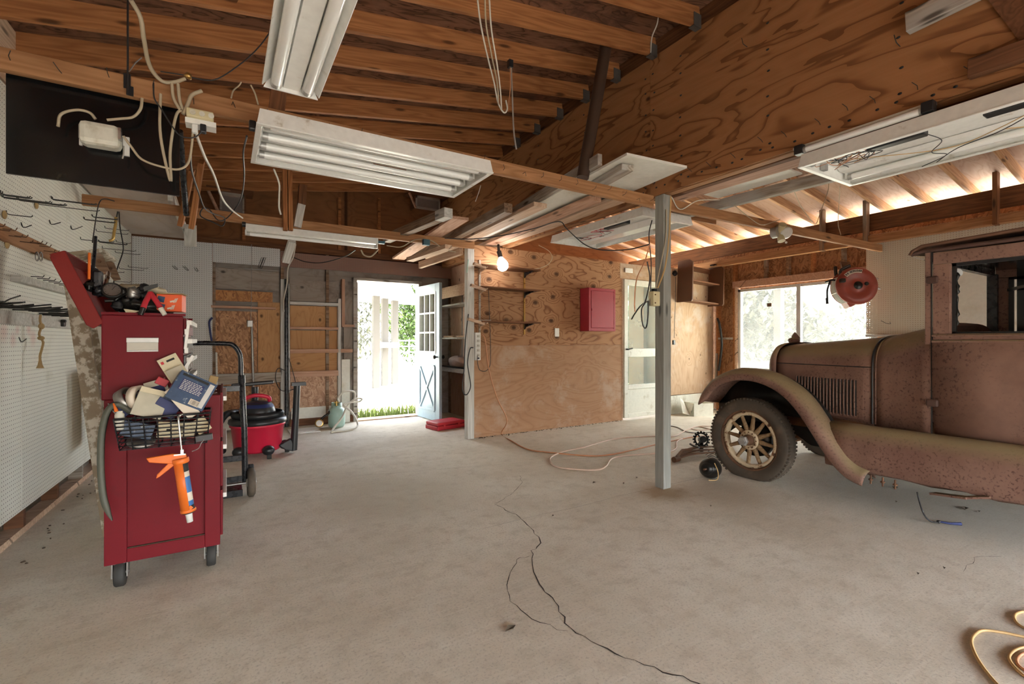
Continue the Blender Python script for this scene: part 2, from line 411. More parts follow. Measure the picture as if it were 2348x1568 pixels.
M_['white_enamel'] = simple('white_enamel', (.76, .76, .72), .35, dirt=(.5, .46, .38), dlo=.6, dhi=.75, dscale=9)
M_['tube_glass'] = simple('frosted_tube', (.84, .85, .82), .15, var=.03, coat=.5)
M_['red_paint'] = simple('red_enamel', (.150, .006, .012), .5, spec=.2, var=.06, dirt=(.11, .009, .013), dlo=.6, dhi=.8)
M_['red_lid'] = simple('orange_red_enamel', (.19, .013, .010), .48, spec=.25, var=.06, dirt=(.13,.014,.011), dlo=.6, dhi=.75)
M_['red_cab'] = simple('crimson_cabinet_paint', (.36, .024, .042), .5, var=.05, dirt=(.36,.04,.05), dlo=.6, dhi=.8)
M_['red_plastic'] = simple('red_plastic', (.60, .018, .055), .4, var=.05)
M_['red_case'] = simple('red_case', (.48, .025, .04), .5, var=.08)
M_['reel_red'] = simple('dull_red_metal', (.30, .055, .035), .42, var=.1, dirt=(.22, .05, .03), dlo=.5, dhi=.7)
M_['orange'] = simple('orange_plastic', (.78, .17, .02), .42, var=.06, dirt=(.5, .12, .03), dlo=.6, dhi=.75, dscale=20)
M_['orange_box'] = simple('orange_card', (.80, .12, .03), .55, var=.06)
M_['black'] = simple('black_plastic', (.016, .017, .019), .38, var=.2)
M_['black_metal'] = simple('black_paint_metal', (.014, .015, .018), .28, var=.2)
M_['black_board'] = simple('black_gloss_board', (.005, .006, .007), .14, var=.2, scale=3, dirt=(.06, .055, .03), dscale=3.5, dlo=.58, dhi=.8)  # olive patches paint yellowish reflections into the gloss
M_['greasy'] = simple('greasy_black_metal', (.022, .021, .019), .34, .5, var=.5, scale=18)
M_['rubber'] = simple('dusty_rubber', (.075, .058, .042), .75, var=.3, scale=12, dirt=(.13, .095, .065), dlo=.5, dhi=.7)
M_['caster'] = simple('black_caster_rubber', (.03, .03, .028), .7, var=.25)
M_['chrome'] = simple('worn_chrome', (.62, .62, .60), .28, 1, var=.1, dirt=(.3, .26, .2), dlo=.6, dhi=.8)
M_['steel'] = simple('dull_steel', (.34, .33, .31), .42, .9, var=.2, dirt=(.2,.13,.08), dlo=.6, dhi=.8)
M_['hook'] = simple('black_wire', (.05, .05, .045), .4, .6, var=.2)
M_['galv'] = simple('galvanised', (.5, .5, .48), .45, .7, var=.15)
M_['rusty'] = simple('rusty_iron', (.13, .065, .035), .75, .2, var=.4, scale=14, dirt=(.22, .11, .05), dlo=.45, dhi=.65)
M_['cream_rust'] = simple('chipped_cream_paint', (.62, .50, .33), .6, var=.15, dirt=(.20, .09, .04), dscale=14, dlo=.54, dhi=.64)
M_['spoke'] = lumber('wood_spoke', (.20, .12, .06), (.36, .24, .13), 0)
M_['aluminium'] = simple('aluminium_frame', (.60, .61, .60), .4, .3, var=.1, dirt=(.4,.38,.33), dlo=.6, dhi=.8)
M_['cable'] = simple('cream_cable', (.46, .39, .27), .5, var=.08)
M_['white_cable'] = simple('white_cable', (.62, .59, .51), .45, var=.06)
M_['black_cable'] = simple('black_cable', (.02, .02, .022), .45, var=.2)
M_['orange_cord'] = simple('orange_cord', (.52, .24, .12), .5, var=.1)
M_['tan_cord'] = simple('tan_cord', (.56, .36, .15), .45, var=.08)
M_['pink_cord'] = simple('pale_pink_cord', (.60, .44, .34), .5, var=.1)
M_['grey_hose'] = simple('grey_green_strap', (.085, .09, .07), .5, var=.15)
M_['brass'] = simple('brass', (.55, .36, .12), .3, .9, var=.1)
M_['tank'] = simple('pale_green_paint', (.36, .52, .45), .4, var=.06)
M_['yellow_box'] = simple('aged_yellow_plastic', (.62, .55, .33), .5, var=.08)
M_['teal_box'] = simple('teal_box', (.05, .13, .17), .5, var=.1)
M_['cardboard'] = simple('cardboard', (.42, .29, .13), .75, var=.08)
M_['paper'] = simple('aged_paper', (.66, .60, .42), .7, var=.08, dirt=(.5, .4, .22), dscale=8)
M_['white_card'] = simple('off_white_card', (.72, .64, .53), .7, var=.04)
M_['blister'] = simple('cloudy_blister_plastic', (.50, .48, .38), .15, var=.12, coat=.6)
M_['blue_tin'] = simple('blue_label', (.035, .07, .14), .35, var=.3, scale=40, dirt=(.3,.34,.36), dscale=30, dlo=.58, dhi=.64)
M_['blue'] = simple('blue_label_plain', (.04, .16, .42), .4, var=.05)
M_['dark_blue'] = simple('dark_blue', (.02, .03, .12), .6, var=.2)
M_['bag'] = simple('pinkish_paper_bag', (.55, .40, .33), .7, var=.15, scale=10)
M_['olive'] = simple('dusty_olive_cloth', (.10, .085, .035), .9, var=.2, scale=8)
M_['screen_grey'] = simple('grey_screen', (.22, .19, .18), .7, var=.1)
M_['sand'] = simple('pale_sandy_ground', (.70, .66, .56), .9, var=.1, scale=3)
M_['grass'] = simple('grass_blades', (.13, .18, .04), .8, var=.3, scale=4)
M_['leaf'] = simple('green_leaves', (.06, .11, .022), .6, var=.5, scale=2.5, dirt=(.10, .14, .04), dscale=3)
M_['leaf_pale'] = simple('dry_pale_leaves', (.095, .095, .07), .6, var=.5, scale=2.5, dirt=(.15, .135, .10), dscale=3)
M_['leaf_far'] = simple('far_leaves', (.085, .092, .06), .6, var=.4, scale=2.5)
M_['bark'] = simple('bark', (.20, .17, .14), .9, var=.3, scale=10)
M_['siding'] = simple('white_siding', (.74, .75, .74), .6, var=.03)
M_['house_post'] = simple('weathered_porch_post', (.05, .047, .042), .8, var=.1)
M_['peg_white'] = pegmat('white_pegboard', (.79, .795, .72), dirt=(.55, .53, .42))
RED_ = (.62, .30, .27)
M_['peg_red_front'] = pegmat('white_pegboard_red_marks', (.79, .795, .72), dirt=(.55, .53, .42), tint=[((.98, 1.09, .006), .09, RED_), ((1.10, 1.05, .006), .07, RED_), ((1.16, 1.10, .006), .05, RED_)])
M_['peg_red_rear'] = pegmat('white_pegboard_red_spray', (.79, .795, .72), dirt=(.55, .53, .42), tint=[((.17, 1.06, .006), .08, RED_), ((.10, 1.11, .006), .06, RED_)])
M_['peg_back'] = pegmat('grey_white_pegboard', (.60, .61, .60))
M_['peg_brown'] = pegmat('brown_pegboard', (.26, .145, .105), (.05, .025, .02), r=.11, dirt=(.27, .19, .16))
M_['peg_right'] = pegmat('cream_pegboard', (.64, .59, .48), see=True, r=.15)
M_['glass'] = glassmat('window_glass', haze=.05)
M_['glass_dirty'] = glassmat('dirty_door_glass', (.50, .55, .51), haze=.22)
M_['rust'] = rustmat()
M_['crack'] = simple('crack_dark', (.045, .035, .028), .95)
M_['dirt'] = simple('dirt_crumbs', (.10, .075, .05), .95, var=.4)
M_['brown_plain'] = simple('brown_stain', (.13, .058, .03), .6, var=.25, scale=6)
M_['dark_pole'] = simple('dark_bark_wood', (.055, .028, .016), .7, var=.35, scale=9)
M_['dark_iron'] = simple('dull_dark_iron', (.11, .10, .09), .6, .3, var=.3)
M_['hinge_brown'] = simple('dark_brown_iron', (.075, .036, .026), .6, var=.3)
M_['ladder_wood'] = simple('paint_splashed_wood', (.30, .24, .16), .75, var=.3, scale=12, dirt=(.62, .58, .48), dscale=16, dlo=.48, dhi=.58)
M_['pocket'] = simple('shaded_cream_metal', (.50, .48, .41), .4, var=.08)
M_['red_dim'] = simple('faded_red', (.30, .03, .03), .6)
M_['ink'] = simple('dark_ink', (.02, .02, .02), .7)
# ================================================================== SHELL
m = M_
def XL(y): return -1.07 + (y-3.7)*.0345
LD = V((.0345, 1, 0)).normalized(); LN = V((1, -.0345, 0)).normalized()
def LW(y, z, out=0): return V((XL(y), y, z)) + LN*out
def aL(u, v, out=0): return aP(u, v, LW(3.7, 0, out), LN)
def struct(o, kind='structure'): o['kind'] = kind; return o
# ---- floor and ground
fo = struct(obj('floor', MB().b2((-1.36, -2.7, -.12), (7.5, 7.32, 0)), m['concrete']))
struct(obj('ground_bounce_cut', MB().b2((-12, -30, -.13), (18, -2.72, -.115)), simple('bounce_cut_ground', (.13, .125, .11), .9)))  # unseen dark ground added to cut light bounced in at the front
struct(obj('ground', MB().b2((-60, -60, -.3), (60, 60, -.13)), m['sand']))
def crack(pts, w):
    a = []; b = []; pts = spline(pts, 5); n = len(pts); rnd = random.Random(3)
    for i, p in enumerate(pts):
        t = (pts[min(i+1, n-1)]-pts[max(i-1, 0)]).normalized(); s = V((-t.y, t.x, 0))
        p = p + s*rnd.uniform(-.012, .012); k = w*rnd.uniform(.35, 1.2)*(.35 if i in (0, n-1) else 1)
        a.append(V((p.x, p.y, .0012))+s*k); b.append(V((p.x, p.y, .0012))-s*k)
    return MB().grid([a, b], False)
for pp, w in (([(1193,1090),(1195,1105),(1175,1130),(1135,1155)], .0018), ([(1135,1155),(1180,1180),(1215,1210),(1238,1245),(1218,1270),(1235,1340),(1270,1380),(1310,1440),(1390,1490),(1500,1530),(1600,1568),(1640,1590)], .0032),
              ([(1218,1275),(1180,1290),(1162,1355),(1205,1410),(1300,1450)], .0022), ([(2205,1310),(2240,1280),(2300,1276)], .0012)):
    obj('floor_crack', crack([fl(*q) for q in pp], w), m['crack'], fo)
# saw joint lines
for a, b in (((560,1110),(1480,1040)), ((1090,1215),(1650,1085))):
    obj('floor_joint', crack([fl(*a), (fl(*a)+fl(*b))*.5, fl(*b)], .0012), m['crack'], fo)
# ---- left wall
wl = struct(obj('wall_left', MB().b2((-1.37, -2.7, 0), (-1.345, 7.32, 3.3)), m['ply_vert']))
struct(obj('sill_plate', MB().bar(LW(-2.5, .02, -.056), LW(7.18, .02, -.056), .09, .04), m['pale_wood']))
for i in range(16):
    y = 7.1 - i*.6
    if y > .6: struct(obj('stud', MB().bar(LW(y, .04, -.056), LW(y, 2.66, -.056), .088, .038, (0,1,0)), m['brown_wood' if i % 3 else 'old_grey']))
board('sill_strip', LW(1, 2.86, -.012), LW(7.2, 2.86, -.012), .36, .02, m['pale_wood'], None, up=LN, bevel=0, kind='structure')
def lpeg(y0, y1, z0, z1, label, mt='peg_white'):
    sheet('pegboard', LW(y0, z0, -.007), LD, (0,0,1), (y1-y0)-.004, z1-z0, .006, m[mt], None, label, 'pegboard', 'white pegboards on the side wall')
sy = aL(195, 960).y
lpeg(1.4, 2.80, .16, 1.30, 'lower white pegboard on the tool wall, the one nearest the viewer')
lpeg(2.80, 4.03, .16, 1.30, 'lower white pegboard marked with faint red spray on the tool wall', 'peg_red_front')
lpeg(4.03, sy, .16, 1.30, 'lower white pegboard beside the red tool cart, with one red spray patch', 'peg_red_rear')
lpeg(sy, 7.18, .16, 1.30, 'lower white pegboard in the corner behind the leaning ladder')
lpeg(1.4, 2.45, 1.36, 2.66, 'upper white pegboard on the tool wall, nearest the viewer')
lpeg(2.45, 4.85, 1.36, 2.66, 'upper white pegboard full of long hooks under the black board')
lpeg(4.85, 7.18, 1.36, 2.64, 'upper white pegboard in the far corner with clustered hooks')
# ---- back wall  (stud face Y=7.2, skin Y=7.29)
WB = 7.2
b = MB(); DX0, DX1, DH = 1.68, 2.64, 2.10
b.b2((-1.3, 7.29, 0), (DX0-.05, 7.31, 2.45)); b.b2((DX1+.05, 7.29, 0), (4.6, 7.31, 2.45)); b.b2((DX0-.05, 7.29, DH+.04), (DX1+.05, 7.31, 2.45))
wb = struct(obj('wall_back', b, m['ply_grey']))
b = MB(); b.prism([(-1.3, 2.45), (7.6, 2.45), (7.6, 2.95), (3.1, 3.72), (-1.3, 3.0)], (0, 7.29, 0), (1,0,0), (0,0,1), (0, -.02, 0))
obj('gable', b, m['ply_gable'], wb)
obj('top_plate', MB().b2((-1.05, 7.19, 2.44), (4.6, 7.28, 2.53)), m['dark_beam'], wb)
for x in (-.75, -.14, .66, 1.25, 3.2, 3.8, 4.5):
    obj('stud', MB().b2((x, 7.2, 0), (x+.04, 7.285, 2.45)), m['old_brown'], wb)
for x in (.2, 1.42, 2.0): obj('gable_stud', MB().b2((x, 7.2, 2.53), (x+.04, 7.268, 3.1+.14*x)), m['rafter'], wb)
# ---- back wall infill, each board a thing
def bs(name, u0, v0, u1, v1, mat, label, cat, vert=False, dy=0, th=.012):
    a = aY(u0, v0, WB-dy); c = aY(u1, v1, WB-dy); x0, x1 = sorted((a.x, c.x)); z0, z1 = sorted((a.z, c.z))
    z0 = max(z0, .002)
    if vert: return sheet(name, (x0, WB-dy-th, z0), (0,0,1), (1,0,0), z1-z0, x1-x0, th, mat, None, label, cat)
    return sheet(name, (x0, WB-dy, z0), (1,0,0), (0,0,1), x1-x0, z1-z0, th, mat, None, label, cat)
bs('pegboard', 303, 541, 487, 905, m['peg_back'], 'greyish white pegboard sheet on the back wall beside the corner', 'pegboard', dy=.012)
bs('pegboard', 488, 557, 642, 612, m['peg_back'], 'small white pegboard strip above the grey boarded bay', 'pegboard', dy=.012)
bs('pegboard', 643, 577, 1036, 640, m['peg_brown'], 'brown pegboard over the open back door', 'pegboard', dy=.012)
bs('boarding', 490, 614, 640, 668, m['ply_grey'], 'grey painted board below the small white pegboard', 'board', dy=-.03)
bs('trim_board', 490, 611, 641, 622, m['white_wood'], 'narrow white trim under the small white pegboard', 'trim board', dy=.02, th=.02)
bs('boarding', 488, 664, 625, 694, m['osb_warm'], 'short bright orange strand board strip on the back wall', 'board', dy=-.02)
bs('boarding', 488, 712, 590, 860, m['osb'], 'square strand board panel behind the hand truck handle', 'board', dy=-.04)
bs('boarding', 591, 692, 642, 860, m['ply_bay'], 'upright knotty plywood strip beside the white stud', 'board', True, dy=-.045)
bs('boarding', 488, 876, 642, 945, m['osb'], 'low strand board panel behind the shop vacuum', 'board', dy=-.04)
bs('boarding', 488, 946, 650, 975, m['white_panel'], 'white base board behind the shop vacuum', 'board', dy=-.03)
bs('boarding', 664, 640, 776, 694, m['ply_grey'], 'stained grey plywood above the white cross rail', 'board', dy=-.04)
bs('boarding', 664, 700, 776, 752, m['ply_bay'], 'upper orange plywood panel between cross rails near the door', 'board', True, dy=-.045)
bs('boarding', 664, 757, 776, 804, m['ply_bay'], 'middle orange plywood panel between cross rails near the door', 'board', True, dy=-.045)
bs('boarding', 664, 808, 776, 858, m['ply_bay'], 'knotted orange plywood panel just above the pale strand board', 'board', dy=-.045)
bs('boarding', 664, 860, 776, 936, m['osb_pale'], 'pale dusty strand board low between stud and door', 'board', dy=-.04)
bs('boarding', 668, 936, 778, 962, m['white_panel'], 'white base board behind the green tank', 'board', dy=-.02)
bs('boarding', 664, 962, 816, 980, m['brown_wood'], 'brown sill plank low along the back wall', 'board', dy=-.01)
bs('boarding', 788, 645, 820, 965, m['ply_grey'], 'narrow grey board beside the door jamb', 'board', True, dy=-.05)
bs('boarding', 783, 824, 802, 972, m['white_panel'], 'pale grey plank standing against the door jamb', 'board', True, dy=.03)
def rail(u0, v0, u1, v1, mat, label, dy=0, d=.075, name='shelf_rail'):
    a = aY(u0, v0, WB-dy); c = aY(u1, v1, WB-dy); z0, z1 = sorted((a.z, c.z))
    return tag(obj(name, MB().b2((a.x, WB-dy-.035, z0), (c.x, WB-dy+d, z1)), mat, bevel=.003), label, 'rail')
rail(484, 700, 632, 710, m['pink_wood'], 'pinkish cross rail under the orange strand board strip')
rail(488, 858, 645, 876, m['old_grey'], 'weathered cross rail low behind the hand truck')
rail(663, 691, 776, 702, m['white_wood'], 'whitewashed top cross rail beside the back door')
rail(664, 749, 776, 756, m['pink_wood'], 'second cross rail down beside the back door')
rail(664, 801, 808, 808, m['pink_wood'], 'third cross rail down, running to the door jamb')
rail(664, 852, 776, 861, m['pink_wood'], 'lowest cross rail above the pale strand board')
rail(784, 744, 812, 750, m['pink_wood'], 'short cross rail tight against the door jamb')
def upright(u0, v0, u1, v1, mat, label, dy=0, d=.08):
    a = aY(u0, v0, WB-dy); c = aY(u1, v1, WB-dy); z0, z1 = sorted((a.z, c.z)); M = T((a.x+c.x)/2, WB-dy+d/2-.035, (z0+z1)/2) @ Matrix.Rotation(PI/2, 4, 'Y')
    return tag(obj('wall_stud', MB().box((0,0,0), (z1-max(z0,.004), d, abs(c.x-a.x))), mat, None, M, bevel=.003), label, 'stud')
upright(643, 640, 653, 978, m['white_wood'], 'white painted stud behind the shop vacuum')
upright(774, 685, 781, 938, m['white_wood'], 'slim white painted stud beside the green tank')
upright(783, 640, 790, 748, m['pink_wood'], 'pinkish half stud hanging beside the back door')
tag(obj('conduit', MB().tube([aY(656, 640, 7.13), aY(657, 978, 7.13)], .022, 10), m['black_metal']), 'black upright conduit on the white back wall stud', 'conduit')
tag(obj('conduit', MB().tube([aY(662, 650, 7.15), aY(663, 900, 7.15)], .014, 10), m['steel']), 'thin grey pipe beside the black upright conduit', 'conduit')
wire('cable', [aY(678, 560, 7.0), aY(672, 590, 7.05), aY(660, 615, 7.1), aY(658, 650, 7.1), aY(650, 690, 7.1), aY(651, 715, 7.1)], .009, m['white_cable'], 'thick white cable hanging down to the white stud', 'cable')
wire('cable', [aY(657, 605, 7.1), aY(668, 590, 7.1), aY(700, 600, 7.0), aY(740, 602, 6.8), aY(790, 588, 6.2), aY(815, 573, 5.6)], .006, m['black_cable'], 'dark cable sagging in front of the brown pegboard', 'cable')
wire('cable', [aY(655, 850, 7.08), aY(637, 845, 7.08), aY(632, 870, 7.08), aY(645, 895, 7.0), aY(672, 893, 7.0), aY(678, 880, 7.05), aY(668, 840, 7.08), aY(662, 820, 7.08)], .005, m['black_cable'], 'black cable loop low on the white stud', 'cable')
for z, y in ((708, 712), (775, 779)): pass
ww = thing('wire_plug', 'grey plug dangling on a wire before the strand board', 'plug', aY(578, 740, 7.1))
obj('plug', MB().box(aY(573, 742, 7.1), (.07, .05, .09)), m['galv'], ww, bevel=.01)
wire('wire', [aY(577, 560, 7.1), aY(577, 640, 7.1), aY(575, 735, 7.1)], .003, m['steel'], parent=ww)
obj('rod', MB().tube([aY(577, 745, 7.1), aY(583, 960, 7.12)], .014, 8), m['steel'], ww)
# ---- back door: opening, frame and open leaf
d1 = struct(obj('door_frame', MB().b2((DX0-.05, 7.17, 0), (DX0, 7.33, DH+.04)).b2((DX1, 7.17, 0), (DX1+.05, 7.33, DH+.04)).b2((DX0, 7.17, DH), (DX1, 7.33, DH+.04)), m['old_grey']))
struct(obj('door_sill', MB().b2((DX0, 7.15, 0), (DX1, 7.36, .018)), m['pale_wood']))
h0 = V((2.625, 7.2, 0)); h1 = V((2.69, 6.40, 0)); dd = (h1-h0).normalized(); LEAF = (h1-h0).length
Md = T(h0) @ Matrix((dd, V((0,0,1)), dd.cross(V((0,0,1))))).transposed().to_4x4()   # local x along leaf, y up, z towards the room corner
dl = struct(thing('door_1', 'white back door tinted pale blue for shade, standing open, nine panes over a crossbuck', 'door', M=Md))
def DB(mb, x0, y0, x1, y1, z0=-.022, z1=.022): return mb.b2((x0, y0, z0), (x1, y1, z1))
b = MB(); L = LEAF
wx0, wx1, wy0, wy1 = .13, L-.13, 1.03, 1.91
DB(b, 0, .01, wx0, 2.05); DB(b, wx1, .01, L, 2.05); DB(b, wx0, wy1, wx1, 2.05); DB(b, wx0, .01, wx1, wy0)
obj('leaf', b, m['door_paint'], dl, Md, bevel=.004)
b = MB()
for k in (1, 2): DB(b, wx0+(wx1-wx0)*k/3-.012, wy0, wx0+(wx1-wx0)*k/3+.012, wy1, -.026, .026); DB(b, wx0, wy0+(wy1-wy0)*k/3-.012, wx1, wy0+(wy1-wy0)*k/3+.012, -.026, .026)
DB(b, wx0-.02, wy0-.02, wx0+.012, wy1+.02, -.03, .03); DB(b, wx1-.012, wy0-.02, wx1+.02, wy1+.02, -.03, .03); DB(b, wx0, wy0-.02, wx1, wy0+.012, -.03, .03); DB(b, wx0, wy1-.012, wx1, wy1+.02, -.03, .03)
obj('window_bars', b, m['white_paint'], dl, Md)
obj('pane', DB(MB(), wx0, wy0, wx1, wy1, -.003, .003), m['glass'], dl, Md)
b = MB(); px0, px1, py0, py1 = .15, L-.15, .16, .82
for s in (1, -1):
    z = -.027*s
    for q in (((px0,py0),(px1,py0)), ((px0,py1),(px1,py1)), ((px0,py0),(px0,py1)), ((px1,py0),(px1,py1)), ((px0,py0),(px1,py1)), ((px0,py1),(px1,py0))):
        b.bar((q[0][0], q[0][1], z), (q[1][0], q[1][1], z), .035, .02, (0,0,1))
obj('crossbuck', b, m['door_paint'], dl, Md, bevel=.004)
kn = obj('knob', MB().lathe([(0,.07),(.022,.066),(.03,.05),(.022,.035),(.011,.03),(.011,0)], (L-.06, .96, -.022), (0,0,-1)).lathe([(0,.07),(.022,.066),(.03,.05),(.022,.035),(.011,.03),(.011,0)], (L-.06, .96, .022), (0,0,1)), m['greasy'], dl, Md)
# ---- partition in front of the inner room
PY = 5.2
wp = struct(obj('wall_partition', MB().b2((2.62, PY+.036, 0), (5.10, PY+.10, 2.37)), m['pink_wood']))
p0 = aY(1425, 800, PY).z
sheet('plywood_sheet', (2.615, PY+.012, 0), (1,0,0), (0,0,1), 2.50, 1.135, .014, m['ply_low'], None, 'dusty lower plywood sheet on the partition, grain running sideways', 'plywood sheet')
sheet('plywood_sheet', (2.615, PY+.012, 1.138), (1,0,0), (0,0,1), 2.50, 1.245, .014, m['ply_wall'], None, 'knotty upper plywood sheet behind the red wall cabinet', 'plywood sheet')
board('partition_post', (2.565, 5.205, 0), (2.565, 5.205, 2.42), .09, .09, m['white_wood'], None, (0,1,0), 'whitewashed end post of the plywood partition', 'post')
b = MB().b2((5.10, PY, 2.13), (6.12, PY+.09, 2.37)).b2((5.10, PY, 0), (5.14, PY+.09, 2.13)).b2((6.04, PY, 0), (6.12, PY+.09, 2.13))
struct(obj('door_2_frame', b, m['pale_wood']))
struct(obj('wall_lintel', MB().b2((5.08, PY-.006, 2.14), (6.14, PY, 2.37)), m['ply_vert']))
# screen door
sd = struct(thing('door_2', 'cream screen door with dirty glass beside the plywood partition', 'door', (5.14, PY-.01, .03)))
b = MB(); X0, X1 = 5.145, 6.03
for x0, x1, z0, z1 in ((X0, X0+.075, .03, 2.13), (X1-.075, X1, .03, 2.13), (X0+.075, X1-.075, 2.04, 2.13), (X0+.075, X1-.075, .95, 1.08), (X0+.075, X1-.075, .46, .53), (X0+.075, X1-.075, .03, .09)):
    b.b2((x0, PY-.03, z0), (x1, PY+.01, z1))
obj('door_leaf', b, m['cream_paint'], sd, bevel=.004)
obj('kick_panel', MB().b2((X0+.07, PY-.016, .08), (X1-.07, PY-.004, .47)), m['cream_paint'], sd)
obj('pane', MB().b2((X0+.07, PY-.012, 1.07), (X1-.07, PY-.006, 2.05)), m['glass_dirty'], sd)
obj('pane', MB().b2((X0+.07, PY-.012, .52), (X1-.07, PY-.006, .96)), m['glass_dirty'], sd)
obj('handle', MB().cyl((5.185, PY-.03, 1.07), (5.185, PY-.08, 1.07), .012).cyl((5.185, PY-.075, 1.07), (5.27, PY-.075, 1.085), .009), m['greasy'], sd)
# right end wall (plane of the partition, beyond the screen door)
we = struct(obj('wall_end', MB().b2((6.12, PY+.036, 0), (7.32, PY+.10, 2.38)), m['pink_wood']))
sheet('plywood_sheet', (6.10, PY-.002, .31), (0,0,1), (1,0,0), 2.08, 1.21, .014, m['ply_vert'], None, 'upright grained plywood sheet under the brown corner shelf', 'plywood sheet')
struct(obj('baseboard_end', MB().b2((6.10, PY-.012, 0), (7.31, PY+.01, .30)), m['cream_paint']))
# nook side wall
struct(obj('wall_nook', MB().b2((3.236, 5.32, 0), (3.26, 7.18, 2.42)), m['pink_wood']))
sheet('plywood_sheet', (3.222, 5.31, .0), (0,0,1), (0,1,0), 2.4, 1.88, .013, m['ply_nook'], None, 'pinkish plywood side of the shelf nook behind the open door', 'plywood sheet')
# ---- right wall with window_1 (stud face X=7.3)
WX = 7.3; WY0, WY1, WZ0, WZ1 = 2.80, 4.73, .66, 2.05
b = MB(); b.b2((WX+.09, -2.6, 0), (WX+.11, WY0, 2.72)); b.b2((WX+.09, WY1, 0), (WX+.11, 7.3, 2.72)); b.b2((WX+.09, WY0, 0), (WX+.11, WY1, WZ0)); b.b2((WX+.09, WY0, WZ1), (WX+.11, WY1, 2.72))
wr = struct(obj('wall_right', b, m['osb_wall'], None))
for y in (-2.2, -1.6, -1, -.4, .2, .8, 1.4, 1.95, 4.78, 5.1, 5.6, 6.2, 6.8):
    obj('stud', MB().b2((WX, y, 0), (WX+.088, y+.04, 2.58)), m['rafter' if y > 4.75 else 'brown_wood'], wr)
for y in (2.75, 3.15, 3.55, 3.9, 4.25): obj('cripple_stud', MB().b2((WX, y, WZ1+.14), (WX+.088, y+.04, 2.58)), m['rafter' if y in (2.75, 3.55) else 'old_brown'], wr)
obj('window_header', MB().b2((WX-.002, WY0-.1, WZ1+.03), (WX+.08, WY1+.1, WZ1+.14)), m['pink_wood'], wr)
obj('fire_block', MB().b2((WX, 4.82, 1.22), (WX+.085, 5.1, 1.255)), m['old_grey'], wr)
obj('sheathing_band', MB().b2((WX+.07, 2.3, WZ1+.14), (WX+.088, 5.19, 2.58)), m['osb_wall'], wr)
obj('window_casing', MB().b2((WX-.01, WY1+.01, .5), (WX+.09, WY1+.05, WZ1+.05)), m['pale_wood'], wr)
wn = struct(obj('window_1', MB(), m['aluminium']))
def wbox(mb, y0, y1, z0, z1, x0=WX+.005, x1=WX+.075): return mb.b2((x0, y0, z0), (x1, y1, z1))
b = MB(); t_ = .045
wbox(b, WY0, WY1, WZ0, WZ0+t_); wbox(b, WY0, WY1, WZ1-t_, WZ1); wbox(b, WY0, WY0+t_, WZ0, WZ1); wbox(b, WY1-t_, WY1, WZ0, WZ1)
obj('window_frame', b, m['aluminium'], wn, bevel=.004)
ym = 3.76
b = MB(); wbox(b, ym-.03, ym+.03, WZ0, WZ1, WX-.005, WX+.06)
obj('mullion', b, m['aluminium'], wn, bevel=.003)
b = MB(); wbox(b, ym, WY1, .735, .76, WX+.012, WX+.05)
obj('sash_bar', b, m['aluminium'], wn)
for y0, y1 in ((WY0+t_, ym-.03), (ym+.03, WY1-t_)): obj('pane', wbox(MB(), y0, y1, WZ0+t_, WZ1-t_, WX+.03, WX+.036), m['glass'], wn)
tag(obj('red_tag', MB().box(aX(1764, 699, WX+.02), (.004, .07, .055)), m['rusty']), 'small rust red card hanging against the window pane', 'card')
# boards on the right wall
pl = aX(1980, 765, WX-.02)
sheet('pegboard', (WX-.013, 2.885, 1.285), (0,-1,0), (0,0,1), 2.9, 1.31, .006, m['peg_right'], None, 'cream pegboard beside the window behind the hose reel', 'pegboard')
sheet('wall_panel', (WX-.021, 2.16, .4), (0,-1,0), (0,0,1), 2.6, 1.80, .006, m['white_panel'], None, 'stained white board seen through the cab of the old car', 'panel')
board('window_ledge', (WX-.05, 2.87, 1.265), (WX-.05, 2.0, 1.265), .06, .03, m['white_wood'], None, label='white ledge under the cream pegboard', cat='ledge')
# wall beams along the right side
board('wall_beam', (WX-.10, 7.1, 2.725), (WX-.10, -2.5, 2.76), .04, .22, m['dark_beam'], None, label='dark upper beam under the open eave along the window wall', cat='beam')
board('wall_beam', (WX-.13, 7.1, 2.505), (WX-.13, -2.5, 2.52), .10, .10, m['beam'], None, label='lighter lower beam above the window, below the dark beam', cat='beam')
# front wall behind the viewer: two garage bays, opening height set for the light
struct(obj('wall_front', MB().b2((-1.3, -2.7, FRONT_Z), (7.5, -2.6, 3.0)).b2((-1.3, -2.7, 0), (-.9, -2.6, FRONT_Z)).b2((2.9, -2.7, 0), (3.3, -2.6, FRONT_Z)).b2((7.0, -2.7, 0), (7.5, -2.6, FRONT_Z)).prism([(-1.3, 3.0), (7.5, 3.0), (3.1, 3.72)], (0, -2.6, 0), (1,0,0), (0,0,1), (0,-.1,0)), m['ply_vert']))
# ================================================================== ROOF
RS = .158
def zl(x): return 3.075 + RS*x          # underside of the rafters, left slope
def zr(x): return 3.555 - RS*(x-3.09)
RD = .14
b = MB(); b.prism([(-1.9, zl(-1.9)+RD), (3.09, zl(3.07)+RD), (3.09, zl(3.07)+RD+.03), (-1.9, zl(-1.9)+RD+.03)], (0, 7.7, 0), (1,0,0), (0,0,1), (0, -10.4, 0))
struct(obj('ceiling_left', b, m['ply_roof']))
